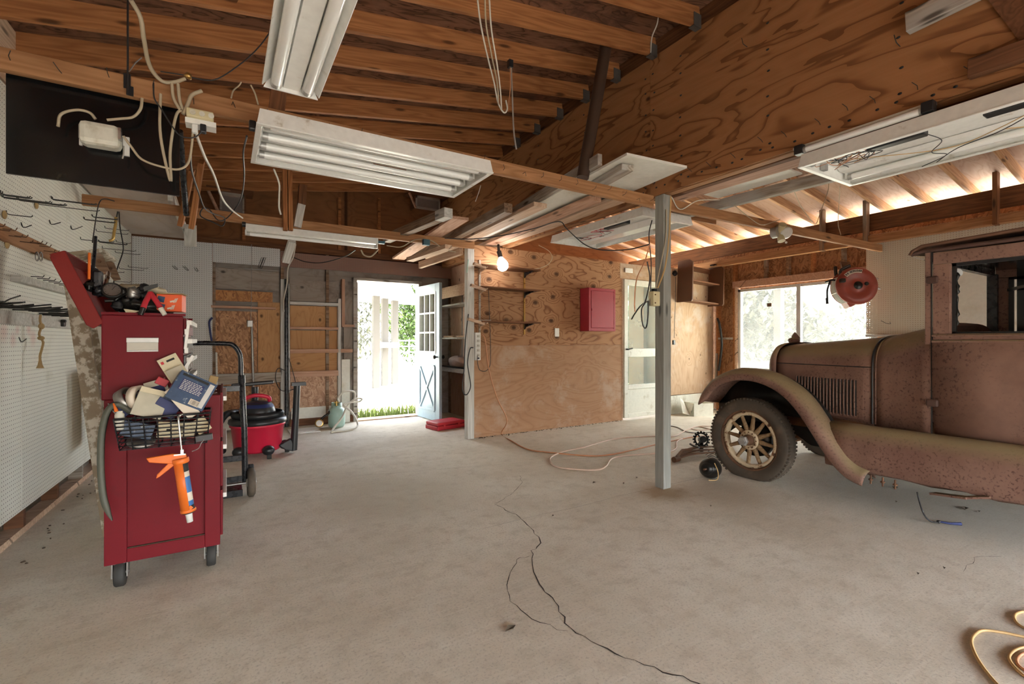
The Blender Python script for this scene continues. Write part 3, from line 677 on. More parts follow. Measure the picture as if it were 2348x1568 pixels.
# right slope: eave sheets coloured paler for the daylight bouncing in there
def rsheet(x0, x1, mat, name):
    L = math.hypot(x1-x0, zr(x1)-zr(x0)); ux = V((x1-x0, 0, zr(x1)-zr(x0))).normalized()
    o = V((x0, 7.7, zr(x0)+RD)); 
    return sheet(name, o, ux, (0,-1,0), L, 10.4, .03, mat)
cr = struct(rsheet(3.09, 6.0, m['ply_roof'], 'ceiling_right'))
cr2 = struct(rsheet(6.0, 8.3, m['ply_eave'], 'ceiling_eave'))
ords = ['first','second','third','fourth','fifth','sixth','seventh','eighth','ninth','tenth','eleventh','twelfth','thirteenth','fourteenth','fifteenth','sixteenth','seventeenth','eighteenth','nineteenth','twentieth']
Ys = [6.89-.4185*i for i in range(17)]
for i, y in enumerate(Ys):
    p0 = V((-1.8, y, zl(-1.8)+RD/2)); p1 = V((3.032, y, zl(3.032)+RD/2))
    board('rafter', p0, p1, .04, RD, m['rafter'], None, label='%s rafter from the back gable on the slope over the tool wall' % ords[i], cat='rafter', group='rafters over the tool wall')
    if y > -.2:
        q0 = V((3.148, y, zr(3.148)+RD/2)); q1 = V((8.2, y, zr(8.2)+RD/2))
        board('rafter', q0, q1, .04, RD, m['rafter_pale'], None, label='%s rafter from the back gable on the window side slope' % ords[i], cat='rafter', group='rafters over the window side')
# joist hangers on the header
for i, y in enumerate(Ys):
    if y > 1.7 and y < 5:
        tag(obj('joist_hanger', MB().b2((2.955, y-.026, zl(3.0)-.02), (3.036, y-.0215, zl(3.0)+.08)).b2((2.955, y-.026, zl(2.96)-.012), (3.036, y+.026, zl(2.96)-.007)), m['dark_iron']), 'grey metal hanger holding the %s rafter at the plywood header' % ords[i], 'hanger', 'rafter hangers')
# ---- plywood header under the ridge
HX = 3.05
hd = thing('ridge_header', 'tall plywood ridge header running overhead from front to back', 'header', (HX, 2.7, 2.39))
for y0, y1 in ((-2.58, .30), (.303, 2.755), (2.758, 5.20), (5.203, 7.18)):
    sheet('plywood_skin', (HX, y0, 2.395), (0,1,0), (0,0,1), y1-y0, 1.16, -.012, m['ply_header'], hd)
    sheet('plywood_skin', (HX+.078, y0, 2.395), (0,1,0), (0,0,1), y1-y0, 1.16, .012, m['ply_header'], hd)
for i in range(25):
    y = -2.4+i*.4
    if i % 3 == 0: obj('header_stud', MB().b2((HX+.014, y, 2.47), (HX+.076, y+.04, 3.5)), m['rafter'], hd)
board('chord', (HX+.044, -2.58, 2.425), (HX+.044, 7.18, 2.425), .062, .07, m['beam'], hd)
board('chord', (HX+.044, -2.58, 3.515), (HX+.044, 7.18, 3.515), .062, .07, m['beam'], hd)
board('ridge_light_stop', (HX+.044, -2.58, 3.64), (HX+.044, 7.18, 3.64), .075, .17, m['dark_beam'], hd)  # dark board added to shut out the bright gap above the header
b = MB(); rnd = random.Random(5)
for y in (.34, 1.05, 1.75, 2.45, 2.72, 2.80, 3.6, 4.4):
    for k in range(7):
        z = 2.5+k*.155+rnd.uniform(-.02, .02); b.sphere((HX-.012, y+rnd.uniform(-.01,.01), z), (.003, .012, .007), 6, 4)
for k in range(46): b.sphere((HX-.012, -.6+k*.11+rnd.uniform(-.03,.03), 2.44+rnd.uniform(-.02,.03)), (.003, .011, .007), 6, 4)
obj('nail_marks', b, m['ink'], hd)['kind'] = 'stuff'
b = MB()
for k in range(16):
    y = .3+k*.17+rnd.uniform(-.05,.05); z = 2.47+rnd.uniform(0,.05)
    b.tube([(HX-.012, y, z), (HX-.05, y-.01, z+.005), (HX-.055, y+.01, z+.03)], .0018, 5)
for y, z in ((1.0, 3.05), (1.05, 2.75), (.8, 3.3), (1.9, 3.2)): b.tube([(HX-.012, y, z), (HX-.06, y, z+.005), (HX-.06, y+.01, z+.05)], .0022, 5)
obj('bent_nails', b, m['hook'], hd)['kind'] = 'stuff'
pA0 = aX(2080, 55, 2.99); pA1 = aX(2260, -35, 2.99)
board('nailed_board', pA0, pA1, .05, .10, m['old_grey'], None, label='pale weathered board end nailed high on the plywood header', cat='board')
pB0 = aX(2222, 160, 3.0); pB1 = aX(2420, 92, 3.0)
board('nailed_board', pB0, pB1, .05, .085, m['brown_wood'], None, label='brown rough board nailed low on the plywood header', cat='board')
a = aX(2265, 0, 3.02); c = aX(2348, 107, 3.02)
b = MB().prism([(a.y, a.z+.3), (a.y, a.z), (c.y, c.z), (c.y-.5, c.z-.06), (c.y-.6, a.z+.3)], (3.035, 0, 0), (0,1,0), (0,0,1), (-.012, 0, 0))
tag(obj('patch_panel', b, m['brown_wood']), 'smooth orange brown patch panel near the top of the header', 'panel')
# ---- tie beams, braces, hangers
tb = board('tie_beam', (-1.06, 2.72, 2.345), (3.02, 2.72, 2.35), .04, .09, m['beam'], None, label='long front tie beam from the tool wall to the grey post', cat='beam')
b = MB(); rnd = random.Random(17)
for k in range(26):
    x = -.9+k*.155; z = 2.33+rnd.uniform(0,.04); dx = rnd.uniform(-.02,.02); b.tube([(x, 2.70, z), (x+dx*.3, 2.67, z+.004), (x+dx, 2.665, z+rnd.choice((-1,1))*.025)], .0016, 5)
obj('bent_nails', b, m['hook'], tb)['kind'] = 'stuff'
obj('black_strap', MB().b2((-.385, 2.694, 2.33), (-.36, 2.70, 2.395)).b2((-.375, 2.69, 2.30), (-.35, 2.70, 2.34)), m['black'], tb)
board('tie_beam', (3.12, 2.70, 2.345), (7.22, 2.70, 2.39), .04, .09, m['beam'], None, label='front tie beam from the grey post towards the hose reel', cat='beam')
board('tie_beam', (-1.0, 5.15, 2.36), (2.60, 5.15, 2.365), .04, .09, m['beam'], None, label='rear tie beam above the single strip light', cat='beam')
board('support_post', (3.065, 2.645, 0), (3.065, 2.645, 2.385), .088, .088, m['post_paint'], None, (0,1,0), 'grey painted square post standing in the middle of the floor', 'post')
board('tie_board', aY(1520, 484, 3.3), aY(1640, 508, 3.3), .03, .07, m['beam'], None, label='short board under the tie beam just behind the grey post', cat='board')
board('block_post', aY(633, 262, 2.76), aY(640, 205, 2.76), .075, .05, m['dark_beam'], None, (0,1,0), 'dark wooden block on top of the front tie beam below the high strip light', 'block')
# dark brace
q = [aY(1336, 408, 2.78), aY(1350, 330, 2.78), aY(1368, 230, 2.80), aY(1390, 102, 2.80)]
tag(obj('brace_pole', MB().tube(spline(q, 5), .047, 12), m['dark_pole']), 'dark crooked pole propping the rafters in front of the header', 'pole')
board('hanger_stud', aY(654, 530, 5.10), aY(652, 392, 5.10), .04, .09, m['rafter'], None, (0,1,0), 'orange upright stud above the strip light, beside the pale block', 'stud')
board('hanger_stud', aY(666, 530, 5.10), aY(664, 392, 5.10), .04, .09, m['rafter'], None, (0,1,0), 'second orange upright stud tight beside the first above the strip light', 'stud')
bp = thing('leaning_block', 'pale leaning block with a charred dark top on the rear tie beam', 'block', aY(681, 522, 5.14))
board('shaft', aY(681, 522, 5.14), aY(691, 470, 5.14), .07, .09, m['white_wood'], bp, (0,1,0))
board('charred_top', aY(691, 470, 5.14), aY(694, 425, 5.14), .07, .09, m['dark_beam'], bp, (0,1,0))
board('brace', aY(440, 520, 5.0), aY(462, 370, 4.6), .04, .09, m['rafter'], None, (0,1,0), 'orange diagonal brace rising from the rear tie beam', 'brace')
board('brace', aY(414, 515, 5.2), aY(440, 390, 4.9), .04, .09, m['rafter'], None, (0,1,0), 'orange diagonal brace behind the black board edge', 'brace')
tag(obj('brace_pole', MB().tube([aY(427, 492, 4.9), aY(412, 300, 4.2)], .022, 8), m['black_metal']), 'thin dark pole leaning beside the orange diagonal brace', 'pole')
board('brace', aY(436, 520, 5.3), aY(437, 560, 5.6), .05, .10, m['white_wood'], None, (1,0,0), 'white brace foot under the rear tie beam', 'brace')
board('brace', aY(655, 600, 5.3), aY(670, 552, 5.1), .05, .07, m['white_wood'], None, (1,0,0), 'white bracket block under the rear tie beam by the white cable', 'brace')
sheet('loft_sheet', (-.99, 4.85, 2.475), (0,1,0), (-1,0,0), 2.3, -.62, .02, m['ply_pale'], None, 'pale flat sheet lying above the pegboard corner', 'sheet')
board('loft_joist', (-.40, 5.0, 2.44), (-.36, 7.1, 2.44), .04, .07, m['white_wood'], None, label='white edge joist under the pale flat sheet', cat='joist')
for u0, v0, v1, lab, mt in ((1886, 410, 532, 'dark paired hanger beside the right hand fluorescent fitting', 'old_brown'), (1986, 432, 560, 'rough dark hanger at the end of the front tie beam', 'old_brown'), (2284, 345, 508, 'dark hanger board close above the car cab', 'dark_beam')):
    a = aX(u0, v0, 6.95); c = aX(u0, v1, 6.95)
    board('hanger_board', (7.12, a.y*7.12/6.95, 2.45), (7.12, a.y*7.12/6.95, zr(7.12)+.1), .04, .10, m[mt], None, (1,0,0), lab.replace('right hand ', 'twin tube '), 'board')
# lumber stored in the loft, resting on the tie beams
def loft(p0, p1, w, h, mat, label, up=(0,0,1)): return board('loft_plank', p0, p1, w, h, m[mat], None, up, label, 'plank', 'lumber stored on the tie beams')
sheet('loft_sheet', (2.36, 2.35, 2.475), (.10, 1, .0), (-1, .10, 0), 3.0, -.56, .018, m['white_panel'], None, 'white painted sheet lying flat beside the grey post', 'sheet')
loft((2.36, 2.62, 2.535), (2.66, 5.3, 2.50), .04, .085, 'old_grey', 'grey weathered plank along the edge of the white loft sheet')
loft((2.47, 2.45, 2.445), (2.56, 2.95, 2.445), .10, .045, 'old_grey', 'short grey board hanging under the end of the white loft sheet')
loft((2.92, 2.85, 2.43), (3.02, 5.35, 2.44), .14, .04, 'pale_wood', 'pale nail studded plank nearest the grey post')
loft((2.74, 3.1, 2.43), (2.88, 5.6, 2.43), .13, .04, 'pink_wood', 'pinkish plank beside the nail studded plank')
loft((2.28, 3.8, 2.45), (2.42, 6.6, 2.45), .09, .09, 'old_brown', 'rough sawn square timber with a dark end')
loft((2.44, 3.5, 2.43), (2.60, 6.6, 2.43), .14, .04, 'pale_wood', 'pale plank between rough timber and white sheet')
loft((2.02, 4.3, 2.43), (2.22, 6.9, 2.43), .18, .03, 'pink_wood', 'wide pink plank behind the rough timber')
loft((1.82, 4.33, 2.43), (1.66, 5.6, 2.42), .09, .09, 'old_brown', 'short brown timber with a pale square end over the strip light')
loft((1.838, 4.18, 2.43), (1.815, 4.36, 2.43), .094, .094, 'white_wood', 'pale square end block of the short brown timber')
loft((2.20, 5.0, 2.28), (2.05, 5.9, 2.25), .10, .05, 'pale_wood', 'pale board end poking out below the rear tie beam')
loft((2.48, 5.25, 2.30), (2.30, 6.2, 2.24), .05, .09, 'pale_wood', 'pale slanting brace behind the partition end post')
board('tie_board', aY(1075, 548, 5.3), aY(1178, 556, 5.3), .05, .04, m['dark_beam'], None, label='dark board on top of the partition above the lit lamp', cat='board')
# lumber on the window side of the header
loft((3.98, 3.3, 2.49), (4.14, .4, 2.49), .06, .09, 'old_grey', 'pale grey plank crossing above the front tie beam towards the viewer')
loft((3.42, 2.9, 2.48), (3.5, .2, 2.48), .20, .04, 'pink_wood', 'wide pinkish plank beside the header above the bare fitting')
loft((3.22, 2.8, 2.46), (3.24, .0, 2.46), .06, .10, 'dark_beam', 'dark plank tight against the window side of the header')
sheet('loft_sheet', (3.60, 2.75, 2.53), (0,-1,0), (1,0,0), .75, .34, .012, m['white_panel'], None, 'torn white sheet above the front tie beam', 'sheet')
# gable vents hanging at the back
for u0, v0, u1, v1, lab in ((478, 430, 560, 500, 'dark hooded gable vent with a grey screen behind the white cable'), (935, 440, 1008, 485, 'small dark gable vent above the short brown timber')):
    a = aY(u0, v0, 7.0); c = aY(u1, v1, 7.0); mx = (a.x+c.x)/2
    g = thing('gable_vent', lab, 'vent', (mx, 7.0, c.z))
    x0, x1, z0, z1 = a.x+.12, c.x, c.z, a.z
    obj('screen', MB().b2((x0+.02, 7.0, z0+.02), (x1-.02, 7.01, z1-.05)), m['screen_grey'], g)
    obj('frame', MB().b2((x0, 6.98, z0), (x1, 7.02, z0+.025)).b2((x0, 6.98, z1-.07), (x1, 7.02, z1-.03)).b2((x0, 6.98, z0), (x0+.025, 7.02, z1-.03)).b2((x1-.02, 6.98, z0), (x1, 7.02, z1-.03)), m['old_grey'], g)
    obj('hood', MB().b2((x0-.14, 6.85, z1-.03), (x1+.1, 7.16, z1-.01), ).b2((x0-.02, 7.0, z0), (x0, 7.17, z1)).b2((x1, 7.0, z0), (x1+.02, 7.17, z1)), m['dark_beam'], g)
    obj('strut', MB().bar((x0-.13, 6.9, z1-.04), (x0, 6.98, z0), .02, .03), m['pink_wood'], g)
# ================================================================== LIGHT FITTINGS AND WIRES OVERHEAD
def tube_lamp(name, p0, p1, parent, r=.019):
    p0 = V(p0); p1 = V(p1); d = (p1-p0).normalized()
    o = obj('fluorescent_tube', MB().tube([p0+d*.02, p1-d*.02], r, 14), m['tube_glass'], parent)
    obj('end_cap', MB().cyl(p0, p0+d*.025, r*1.02, 14), m['galv'], o); obj('end_cap', MB().cyl(p1-d*.025, p1, r*1.02, 14), m['galv'], o)
    return o
# A: two tube strip fitting overhead
A = thing('strip_light', 'two tube strip light with dented reflector hung high over the front tie beam', 'light fitting', (.205, 1.26, 2.10))
y0, y1, cx, z0 = .64, 1.875, .207, 2.10
prof = [(-.094, .004), (-.09, .010), (-.068, .036), (-.034, .038), (-.026, .012), (.026, .012), (.034, .038), (.068, .036), (.09, .010), (.094, .004)]
obj('reflector', MB().grid([[V((cx+a, y, z0+b_)) for a, b_ in prof] for y in (y0, y1)], False), m['white_enamel'], A, solid=.003)
obj('end_plate', MB().prism([(-.09, -.002), (.09, -.002), (.07, .042), (-.07, .042)], (cx, y1, z0), (1,0,0), (0,0,1), (0, .006, 0)), m['white_enamel'], A)
obj('ballast_channel', MB().b2((cx-.05, y0, z0+.04), (cx+.05, y1, z0+.08)), m['white_enamel'], A)
for s in (-1, 1): tube_lamp('t', (cx+s*.051, y0+.02, z0+.012), (cx+s*.051, y1-.012, z0+.012), A, .0192)
for y in (.9, 1.8): obj('hanging_wire', MB().tube([(cx-.03, y, z0+.08), (cx-.05, y, zl(cx)+.01)], .003, 5), m['hook'], A)
# troffers: open trays 2 x 4 feet, tubes inside
def troffer(label, x0, x1, y0, y1, zr_, along, tubes, h=.075):
    A = thing('troffer_light', label, 'light fitting', ((x0+x1)/2, (y0+y1)/2, zr_))
    fl_ = .03
    lo = [V((x0,y0,zr_)), V((x1,y0,zr_)), V((x1,y1,zr_)), V((x0,y1,zr_))]
    e = .012
    hi = [V((x0+e,y0+e,zr_+h)), V((x1-e,y0+e,zr_+h)), V((x1-e,y1-e,zr_+h)), V((x0+e,y1-e,zr_+h))]
    b = MB(); b.add(lo+hi, [(0,1,5,4),(1,2,6,5),(2,3,7,6),(3,0,4,7),(4,5,6,7)])
    obj('tray', b, m['white_enamel'], A, solid=.004)
    b = MB(); r = .022
    b.b2((x0-.004, y0-.004, zr_-.004), (x1+.004, y0+r, zr_+.004)); b.b2((x0-.004, y1-r, zr_-.004), (x1+.004, y1+.004, zr_+.004))
    b.b2((x0-.004, y0+r, zr_-.004), (x0+r, y1-r, zr_+.004)); b.b2((x1-r, y0+r, zr_-.004), (x1+.004, y1-r, zr_+.004))
    obj('rim', b, m['white_enamel'], A, bevel=.002)
    for f in tubes:
        if along == 'x':
            y = y0+(y1-y0)*f; tube_lamp('t', (x0+.035, y, zr_+.028), (x1-.035, y, zr_+.028), A, .02)
            for x in (x0+.028, x1-.028): obj('lamp_holder', MB().box((x, y, zr_+.045), (.014, .03, .055)), m['white_paint'], A)
        else:
            x = x0+(x1-x0)*f; tube_lamp('t', (x, y0+.035, zr_+.028), (x, y1-.035, zr_+.028), A, .02)
            for y in (y0+.028, y1-.028): obj('lamp_holder', MB().box((x, y, zr_+.045), (.03, .014, .055)), m['white_paint'], A)
    return A
B = troffer('large white four tube fitting hung below the front tie beam', .13, 1.385, 2.49, 3.06, 2.215, 'x', (.14, .38, .62, .86))
for f in (.26, .5, .74):
    y = 2.49+.57*f; obj('reflector_ridge', MB().prism([(-.03, .072), (.03, .072), (0, .03)], (.15, y, 2.215), (0,1,0), (0,0,1), (1.22, 0, 0)), m['white_enamel'], B)
obj('rust_stain', MB().b2((.75, 2.795, 2.243), (.95, 2.80, 2.247)), m['rusty'], B)
pg = obj('plug', MB().box((.115, 2.60, 2.24), (.03, .035, .045)), m['black'], B, bevel=.006)
Cc = troffer('bare gutted fitting with loose wires beside the ridge header', 2.97, 3.62, .10, 1.53, 2.25, 'y', (.84,))
obj('tube_shelf', MB().prism([(-.10, .07), (.09, .07), (.06, .055), (-.07, .055)], (3.5, .12, 2.25), (1,0,0), (0,0,1), (0, 1.39, 0)), m['white_enamel'], Cc)
for y, l in ((1.10, .26), (.62, .26)): obj('ballast', MB().b2((3.10, y-l/2, 2.275), (3.16, y+l/2, 2.32)), m['black'], Cc, bevel=.006)
rnd = random.Random(11)
for i in range(7):
    a = V((3.13+rnd.uniform(-.02,.02), 1.24+rnd.uniform(-.05,.1), 2.29)); pts = [a]
    for k in range(5): pts.append(a+V((rnd.uniform(-.1,.12), rnd.uniform(-.06,.18), rnd.uniform(-.035,.01))))
    obj('loose_wire', MB().tube(spline(pts, 5), .0022, 5), m['black_cable' if i % 3 else 'orange_cord'], Cc)
for pts, mt in (([(3.14, .5, 2.28), (3.28, .75, 2.25), (3.33, .95, 2.24), (3.22, 1.25, 2.27), (3.16, 1.4, 2.29)], 'tan_cord'), ([(3.14, .98, 2.29), (3.24, .94, 2.26), (3.3, 1.0, 2.23), (3.38, .96, 2.22), (3.42, 1.08, 2.2)], 'black_cable'), ([(3.18, .45, 2.28), (3.36, .6, 2.25), (3.3, .72, 2.25)], 'tan_cord'), ([(3.14, .5, 2.28), (3.29, .72, 2.245), (3.34, .9, 2.23), (3.37, 1.0, 2.19)], 'black_cable')):
    obj('loose_wire', MB().tube(spline(pts, 6), .0024, 5), m[mt], Cc)
for x_ in (3.05, 3.2): obj('socket_plate', MB().b2((x_, 1.49, 2.27), (x_+.04, 1.515, 2.31)), m['galv'], Cc)
Q = thing('bare_tube_light', 'single bare tube in black end clips along the header bottom edge', 'light fitting', (2.995, 1.2, 2.36))
tube_lamp('t', (2.995, .93, 2.355), (2.995, 1.52, 2.355), Q)
for y in (.92, 1.535): obj('clip', MB().box((2.997, y, 2.362), (.05, .05, .055)), m['black'], Q, bevel=.004)
obj('backing_strip', MB().b2((3.005, .9, 2.378), (3.04, 1.58, 2.392)), m['cream_paint'], Q)
D = troffer('dusty open fitting behind the grey post over the partition', 3.08, 3.74, 2.88, 4.22, 2.285, 'y', ())
obj('tube_shelf', MB().prism([(-.13, .07), (.10, .07), (.06, .02), (-.08, .02)], (3.56, 2.9, 2.285), (1,0,0), (0,0,1), (0, 1.3, 0)), m['tube_glass'], D)
obj('ballast', MB().b2((3.20, 3.2, 2.30), (3.26, 3.5, 2.34)), m['black'], D, bevel=.005)
for i in range(5):
    a = V((3.3+rnd.uniform(-.05,.05), 3.7+rnd.uniform(-.1,.3), 2.31)); pts = [a]
    for k in range(5): pts.append(a+V((rnd.uniform(-.1,.12), rnd.uniform(-.15,.15), rnd.uniform(-.02,.02))))
    obj('loose_wire', MB().tube(spline(pts, 5), .0022, 5), m['black_cable' if i % 2 else 'red_case'], D)
# E: single tube under the rear tie beam
E_ = thing('strip_light', 'narrow single tube strip light under the rear tie beam', 'light fitting', (.78, 5.13, 2.25))
obj('channel', MB().b2((.17, 5.10, 2.245), (1.42, 5.17, 2.31)), m['white_enamel'], E_, bevel=.005)
tube_lamp('t', (.18, 5.12, 2.215), (1.40, 5.12, 2.215), E_)
for x in (.172, 1.41): obj('lamp_holder', MB().box((x, 5.12, 2.225), (.014, .035, .05)), m['white_paint'], E_)
obj('knob', MB().cyl((.14, 5.12, 2.30), (.17, 5.12, 2.30), .025, 10), m['black'], E_)
tag(obj('plug_adapter', MB().box((1.46, 5.12, 2.27), (.07, .04, .03)), m['teal_box'], bevel=.005), 'grey green plug at the end of the narrow strip light', 'plug')
tag(obj('outlet_box', MB().box(aY(977, 556, 5.08), (.08, .05, .065)), m['teal_box'], bevel=.006), 'small teal box nailed on the rear tie beam', 'outlet box')
wire('wire', [aY(887, 563, 5.1), aY(920, 566, 5.1), aY(945, 552, 5.1), aY(965, 548, 5.1), aY(990, 552, 5.1), aY(1020, 572, 5.1), aY(1045, 578, 5.1)], .005, m['cable'], 'cream wire looping along the rear tie beam by the teal box', 'cable')
wire('wire', [aY(828, 573, 5.05), aY(835, 585, 5.05), aY(850, 588, 5.05), aY(862, 578, 5.05), aY(868, 571, 5.05)], .008, m['cable'], 'short pale loop under the narrow strip light', 'cable')
# lit bulb
LB = thing('lit_bulb', 'glowing white lamp hanging above the partition shelves', 'lamp', aY(1152, 575, 5.0))
lp = aY(1152, 607, 4.98)
me_, t_, bs_ = new_mat('glowing_bulb'); bs_.inputs['Base Color'].default_value = (1, 1, 1, 1); bs_.inputs['Emission Color'].default_value = (1, .97, .92, 1); bs_.inputs['Emission Strength'].default_value = BULB
obj('bulb', MB().lathe([(.001, -.075), (.034, -.072), (.063, -.045), (.071, 0), (.058, .04), (.035, .075), (.02, .1)], lp, (-.12, .25, .9), 20), me_, LB)
obj('socket', MB().cyl(lp+V((-.012,.025,.09)), lp+V((-.02,.05,.17)), .03, 14), m['black'], LB)
obj('stem', MB().tube([lp+V((-.02,.05,.16)), lp+V((0,.1,.26))], .018, 8), m['black_metal'], LB)
# twin flood lamp on the front tie beam
Fm = thing('flood_lamp', 'cream twin socket lamp with one white bulb on the front tie beam', 'lamp', aY(1790, 525, 2.64))
c = aY(1787, 533, 2.62)
obj('box', MB().cyl(c+V((-.03,.05,.0)), c+V((-.03,-.01,0)), .055, 12), m['galv'], Fm)
fd = V((-.35, -.75, -.55)).normalized(); bc = aY(1806, 536, 2.55)
obj('bulb', MB().lathe([(.001, .0), (.04, .002), (.058, .012), (.062, .022), (.05, .05), (.03, .09), (.02, .12)], bc, -fd, 24), m['white_enamel'], Fm)
obj('socket', MB().cyl(bc-fd*.10, bc-fd*.18, .035, 14), m['yellow_box'], Fm)
for d, n_ in ((V((.8,-.3,.35)), 1), (V((-.15,-.3,-.9)), 2), (V((-.4,-.5,.5)), 3)):
    d.normalize(); obj('socket', MB().tube([c, c+d*.05, c+d*.10], [.022, .03, .036], 14), m['yellow_box'], Fm)
obj('knob', MB().sphere(c+V((.05,-.04,-.10)), .012, 8, 6), m['white_paint'], Fm)
wire('wire', [aY(1540, 452, 2.66), aY(1560, 480, 2.66), aY(1600, 460, 2.62), aY(1650, 458, 2.6)], .004, m['white_cable'], 'short white wire at the top of the grey post', 'cable')
wire('wire', [aY(1682, 470, 2.63), aY(1720, 500, 2.63), aY(1745, 515, 2.63), aY(1770, 510, 2.63), aY(1788, 503, 2.62)], .004, m['cable'], 'cream wire along the tie beam to the twin socket lamp', 'cable')
# ---- black board with its junction box, hung from the front tie beam
BB = tag(obj('black_board', MB().b2((-.775, 2.762, 1.895), (-.185, 2.774, 2.345)), m['black_board']), 'glossy black board hanging from the front tie beam', 'board')
jb = thing('junction_box', 'rust specked pale metal box mounted on the black board', 'box', (-.455, 2.70, 2.09))
obj('body', MB().b2((-.535, 2.67, 2.05), (-.395, 2.76, 2.15)), m['cream_paint'], jb, bevel=.022)
obj('flange', MB().b2((-.545, 2.75, 2.06), (-.535, 2.762, 2.13)).b2((-.395, 2.75, 2.045), (-.372, 2.762, 2.13)), m['white_enamel'], jb)
obj('latch', MB().b2((-.399, 2.66, 2.085), (-.389, 2.69, 2.135)), m['chrome'], jb)
obj('string', MB().tube([(-.385, 2.70, 2.07), (-.384, 2.69, 2.03), (-.388, 2.69, 2.01)], .003, 5), m['galv'], jb)
def ow(pts, y, r, mat, label, cat='cable', **k): r *= .85; return wire('cable', [aY(p[0], p[1], p[2] if len(p) > 2 else y) for p in pts], r, m[mat], label, cat, **k)
ow([(133,290),(140,262),(175,252),(205,258),(219,273)], 2.70, .007, 'cable', 'cable arching over the metal box to the black board')
ow([(245,275),(275,272),(305,268),(322,250),(326,225)], 2.70, .007, 'cable', 'cable curving up from the metal box to the tie beam')
ow([(283,312),(300,335),(325,365),(370,382),(410,388),(432,372),(440,330),(442,295)], 2.66, .006, 'cable', 'cable drooping from the metal box to the outlet box')
ow([(368,215),(367,300),(380,375),(392,415),(390,350),(400,280),(410,255),(425,260)], 2.66, .007, 'cable', 'flat cream cable hanging in a long loop before the black board')
ow([(300,0,2.4),(322,40,2.45),(330,90,2.5),(343,150,2.6),(370,185,2.66),(400,188,2.66),(425,180,2.66)], 2.6, .010, 'cable', 'thick cream cable dropping from the roof to the tie beam')
ow([(394,192),(398,225),(412,250)], 2.66, .008, 'cable', 'first cream strand clipped on the tie beam over the outlet box')
ow([(408,192),(412,230),(420,252)], 2.655, .008, 'cable', 'second cream strand clipped on the tie beam over the outlet box')
ow([(463,208),(440,218),(430,240),(420,262)], 2.65, .010, 'cable', 'stubby thick cable bending into the outlet box')
ow([(352,190),(354,225),(370,250),(395,290),(415,312),(445,315),(465,300)], 2.64, .0035, 'black_cable', 'thin black wire curling in front of the black board edge')
ow([(368,164),(420,172),(460,182),(500,180),(560,140),(600,100),(638,45)], 2.66, .0035, 'black_cable', 'thin black wire swinging up to the overhead strip light')
ow([(293,0,2.66),(293,60),(293,150),(293,218)], 2.66, .0045, 'black_cable', 'straight black rod hanging down to the tie beam', 'rod')
ow([(296,165),(310,145),(325,132)], 2.655, .003, 'steel', 'thin twig of wire crossing the straight black rod', 'wire')
tag(obj('wire_nut', MB().lathe([(.001,.02),(.012,.02),(.016,0),(.001,-.002)], aY(430, 178, 2.645), (.3,0,1), 10), m['brass']), 'yellow wire connector on the tie beam', 'wire connector')
ob = thing('outlet_box', 'cream outlet box with plugs under the front tie beam', 'outlet box', (-.10, 2.66, 2.24))
a = aY(428, 252, 2.66); c = aY(490, 290, 2.66)
obj('box', MB().b2((a.x, 2.62, c.z+.012), (c.x, 2.70, a.z)), m['yellow_box'], ob, bevel=.006)
obj('cover', MB().b2((a.x-.005, 2.64, c.z-.012), (c.x+.01, 2.71, c.z+.012)), m['white_enamel'], ob)
for k in range(3): obj('knockout', MB().cyl((a.x+.025+k*.036, 2.622, (a.z+c.z)/2+.006), (a.x+.025+k*.036, 2.617, (a.z+c.z)/2+.006), .012, 14), m['cream_paint'], ob)
for u in (447, 466): p = aY(u, 290, 2.65); obj('plug', MB().box(p-V((0,0,.012)), (.025, .03, .04)), m['white_paint' if u == 447 else 'black'], ob, bevel=.005)
ow([(447,300,2.65),(470,360,2.9),(490,400,3.3),(510,455,3.8),(530,480,4.2),(556,500,4.6)], 3, .008, 'white_cable', 'white cable falling diagonally from the outlet box to the rear beam')
ow([(442,300,2.66),(438,380,2.9),(455,440,3.6),(470,478,4.3),(490,490,4.8),(515,500,5.0),(510,518,5.0),(490,510,5.0),(460,495,5.0),(465,478,5.0),(480,480,5.0),(500,505,5.0),(520,500,5.0),(545,470,4.6),(556,440,4.0),(560,400,3.4),(558,350,3.0),(566,312,2.7)], 4, .006, 'black_cable', 'black cord with a figure eight loop resting over the rear tie beam')
ow([(628,388,3.0),(640,420,3.1),(640,450,3.1),(640,475,3.1),(644,492,3.1)], 3, .006, 'white_cable', 'loose white cable hanging behind the large four tube fitting')
ow([(530,225),(535,208),(548,196),(553,188)], 2.68, .004, 'cable', 'bent hook of wire above the front tie beam')
ow([(575,195),(585,215),(592,240)], 2.68, .005, 'cable', 'short cable end above the large four tube fitting')
ow([(1095,0,2.3),(1103,60,2.4),(1118,130,2.5),(1133,190,2.6),(1142,235,2.65),(1155,258,2.65),(1163,250,2.65),(1160,230,2.65)], 2.5, .006, 'white_cable', 'first of three cable strands looping from the roof joists')
ow([(1112,0,2.3),(1115,60,2.4),(1128,130,2.5),(1140,190,2.6),(1143,240,2.65)], 2.5, .006, 'cable', 'second cable strand hanging beside the first from the joists')
ow([(1122,0,2.3),(1127,70,2.4),(1140,150,2.5),(1147,205,2.6),(1150,250,2.65)], 2.5, .006, 'white_cable', 'third cable strand hanging beside the dark crooked pole')
ow([(1170,145),(1170,200),(1166,240),(1165,255)], 2.7, .004, 'orange_cord', 'thin copper wire on the dark clip under the rafter')
ow([(1172,150),(1175,230),(1178,300),(1184,342)], 2.7, .007, 'galv', 'grey twisted wire hanging straight from the dark clip')
tag(obj('cable_clip', MB().box(aY(1170, 147, 2.7), (.03, .03, .05)), m['black']), 'small dark clip under the rafter holding hanging wires', 'clip')
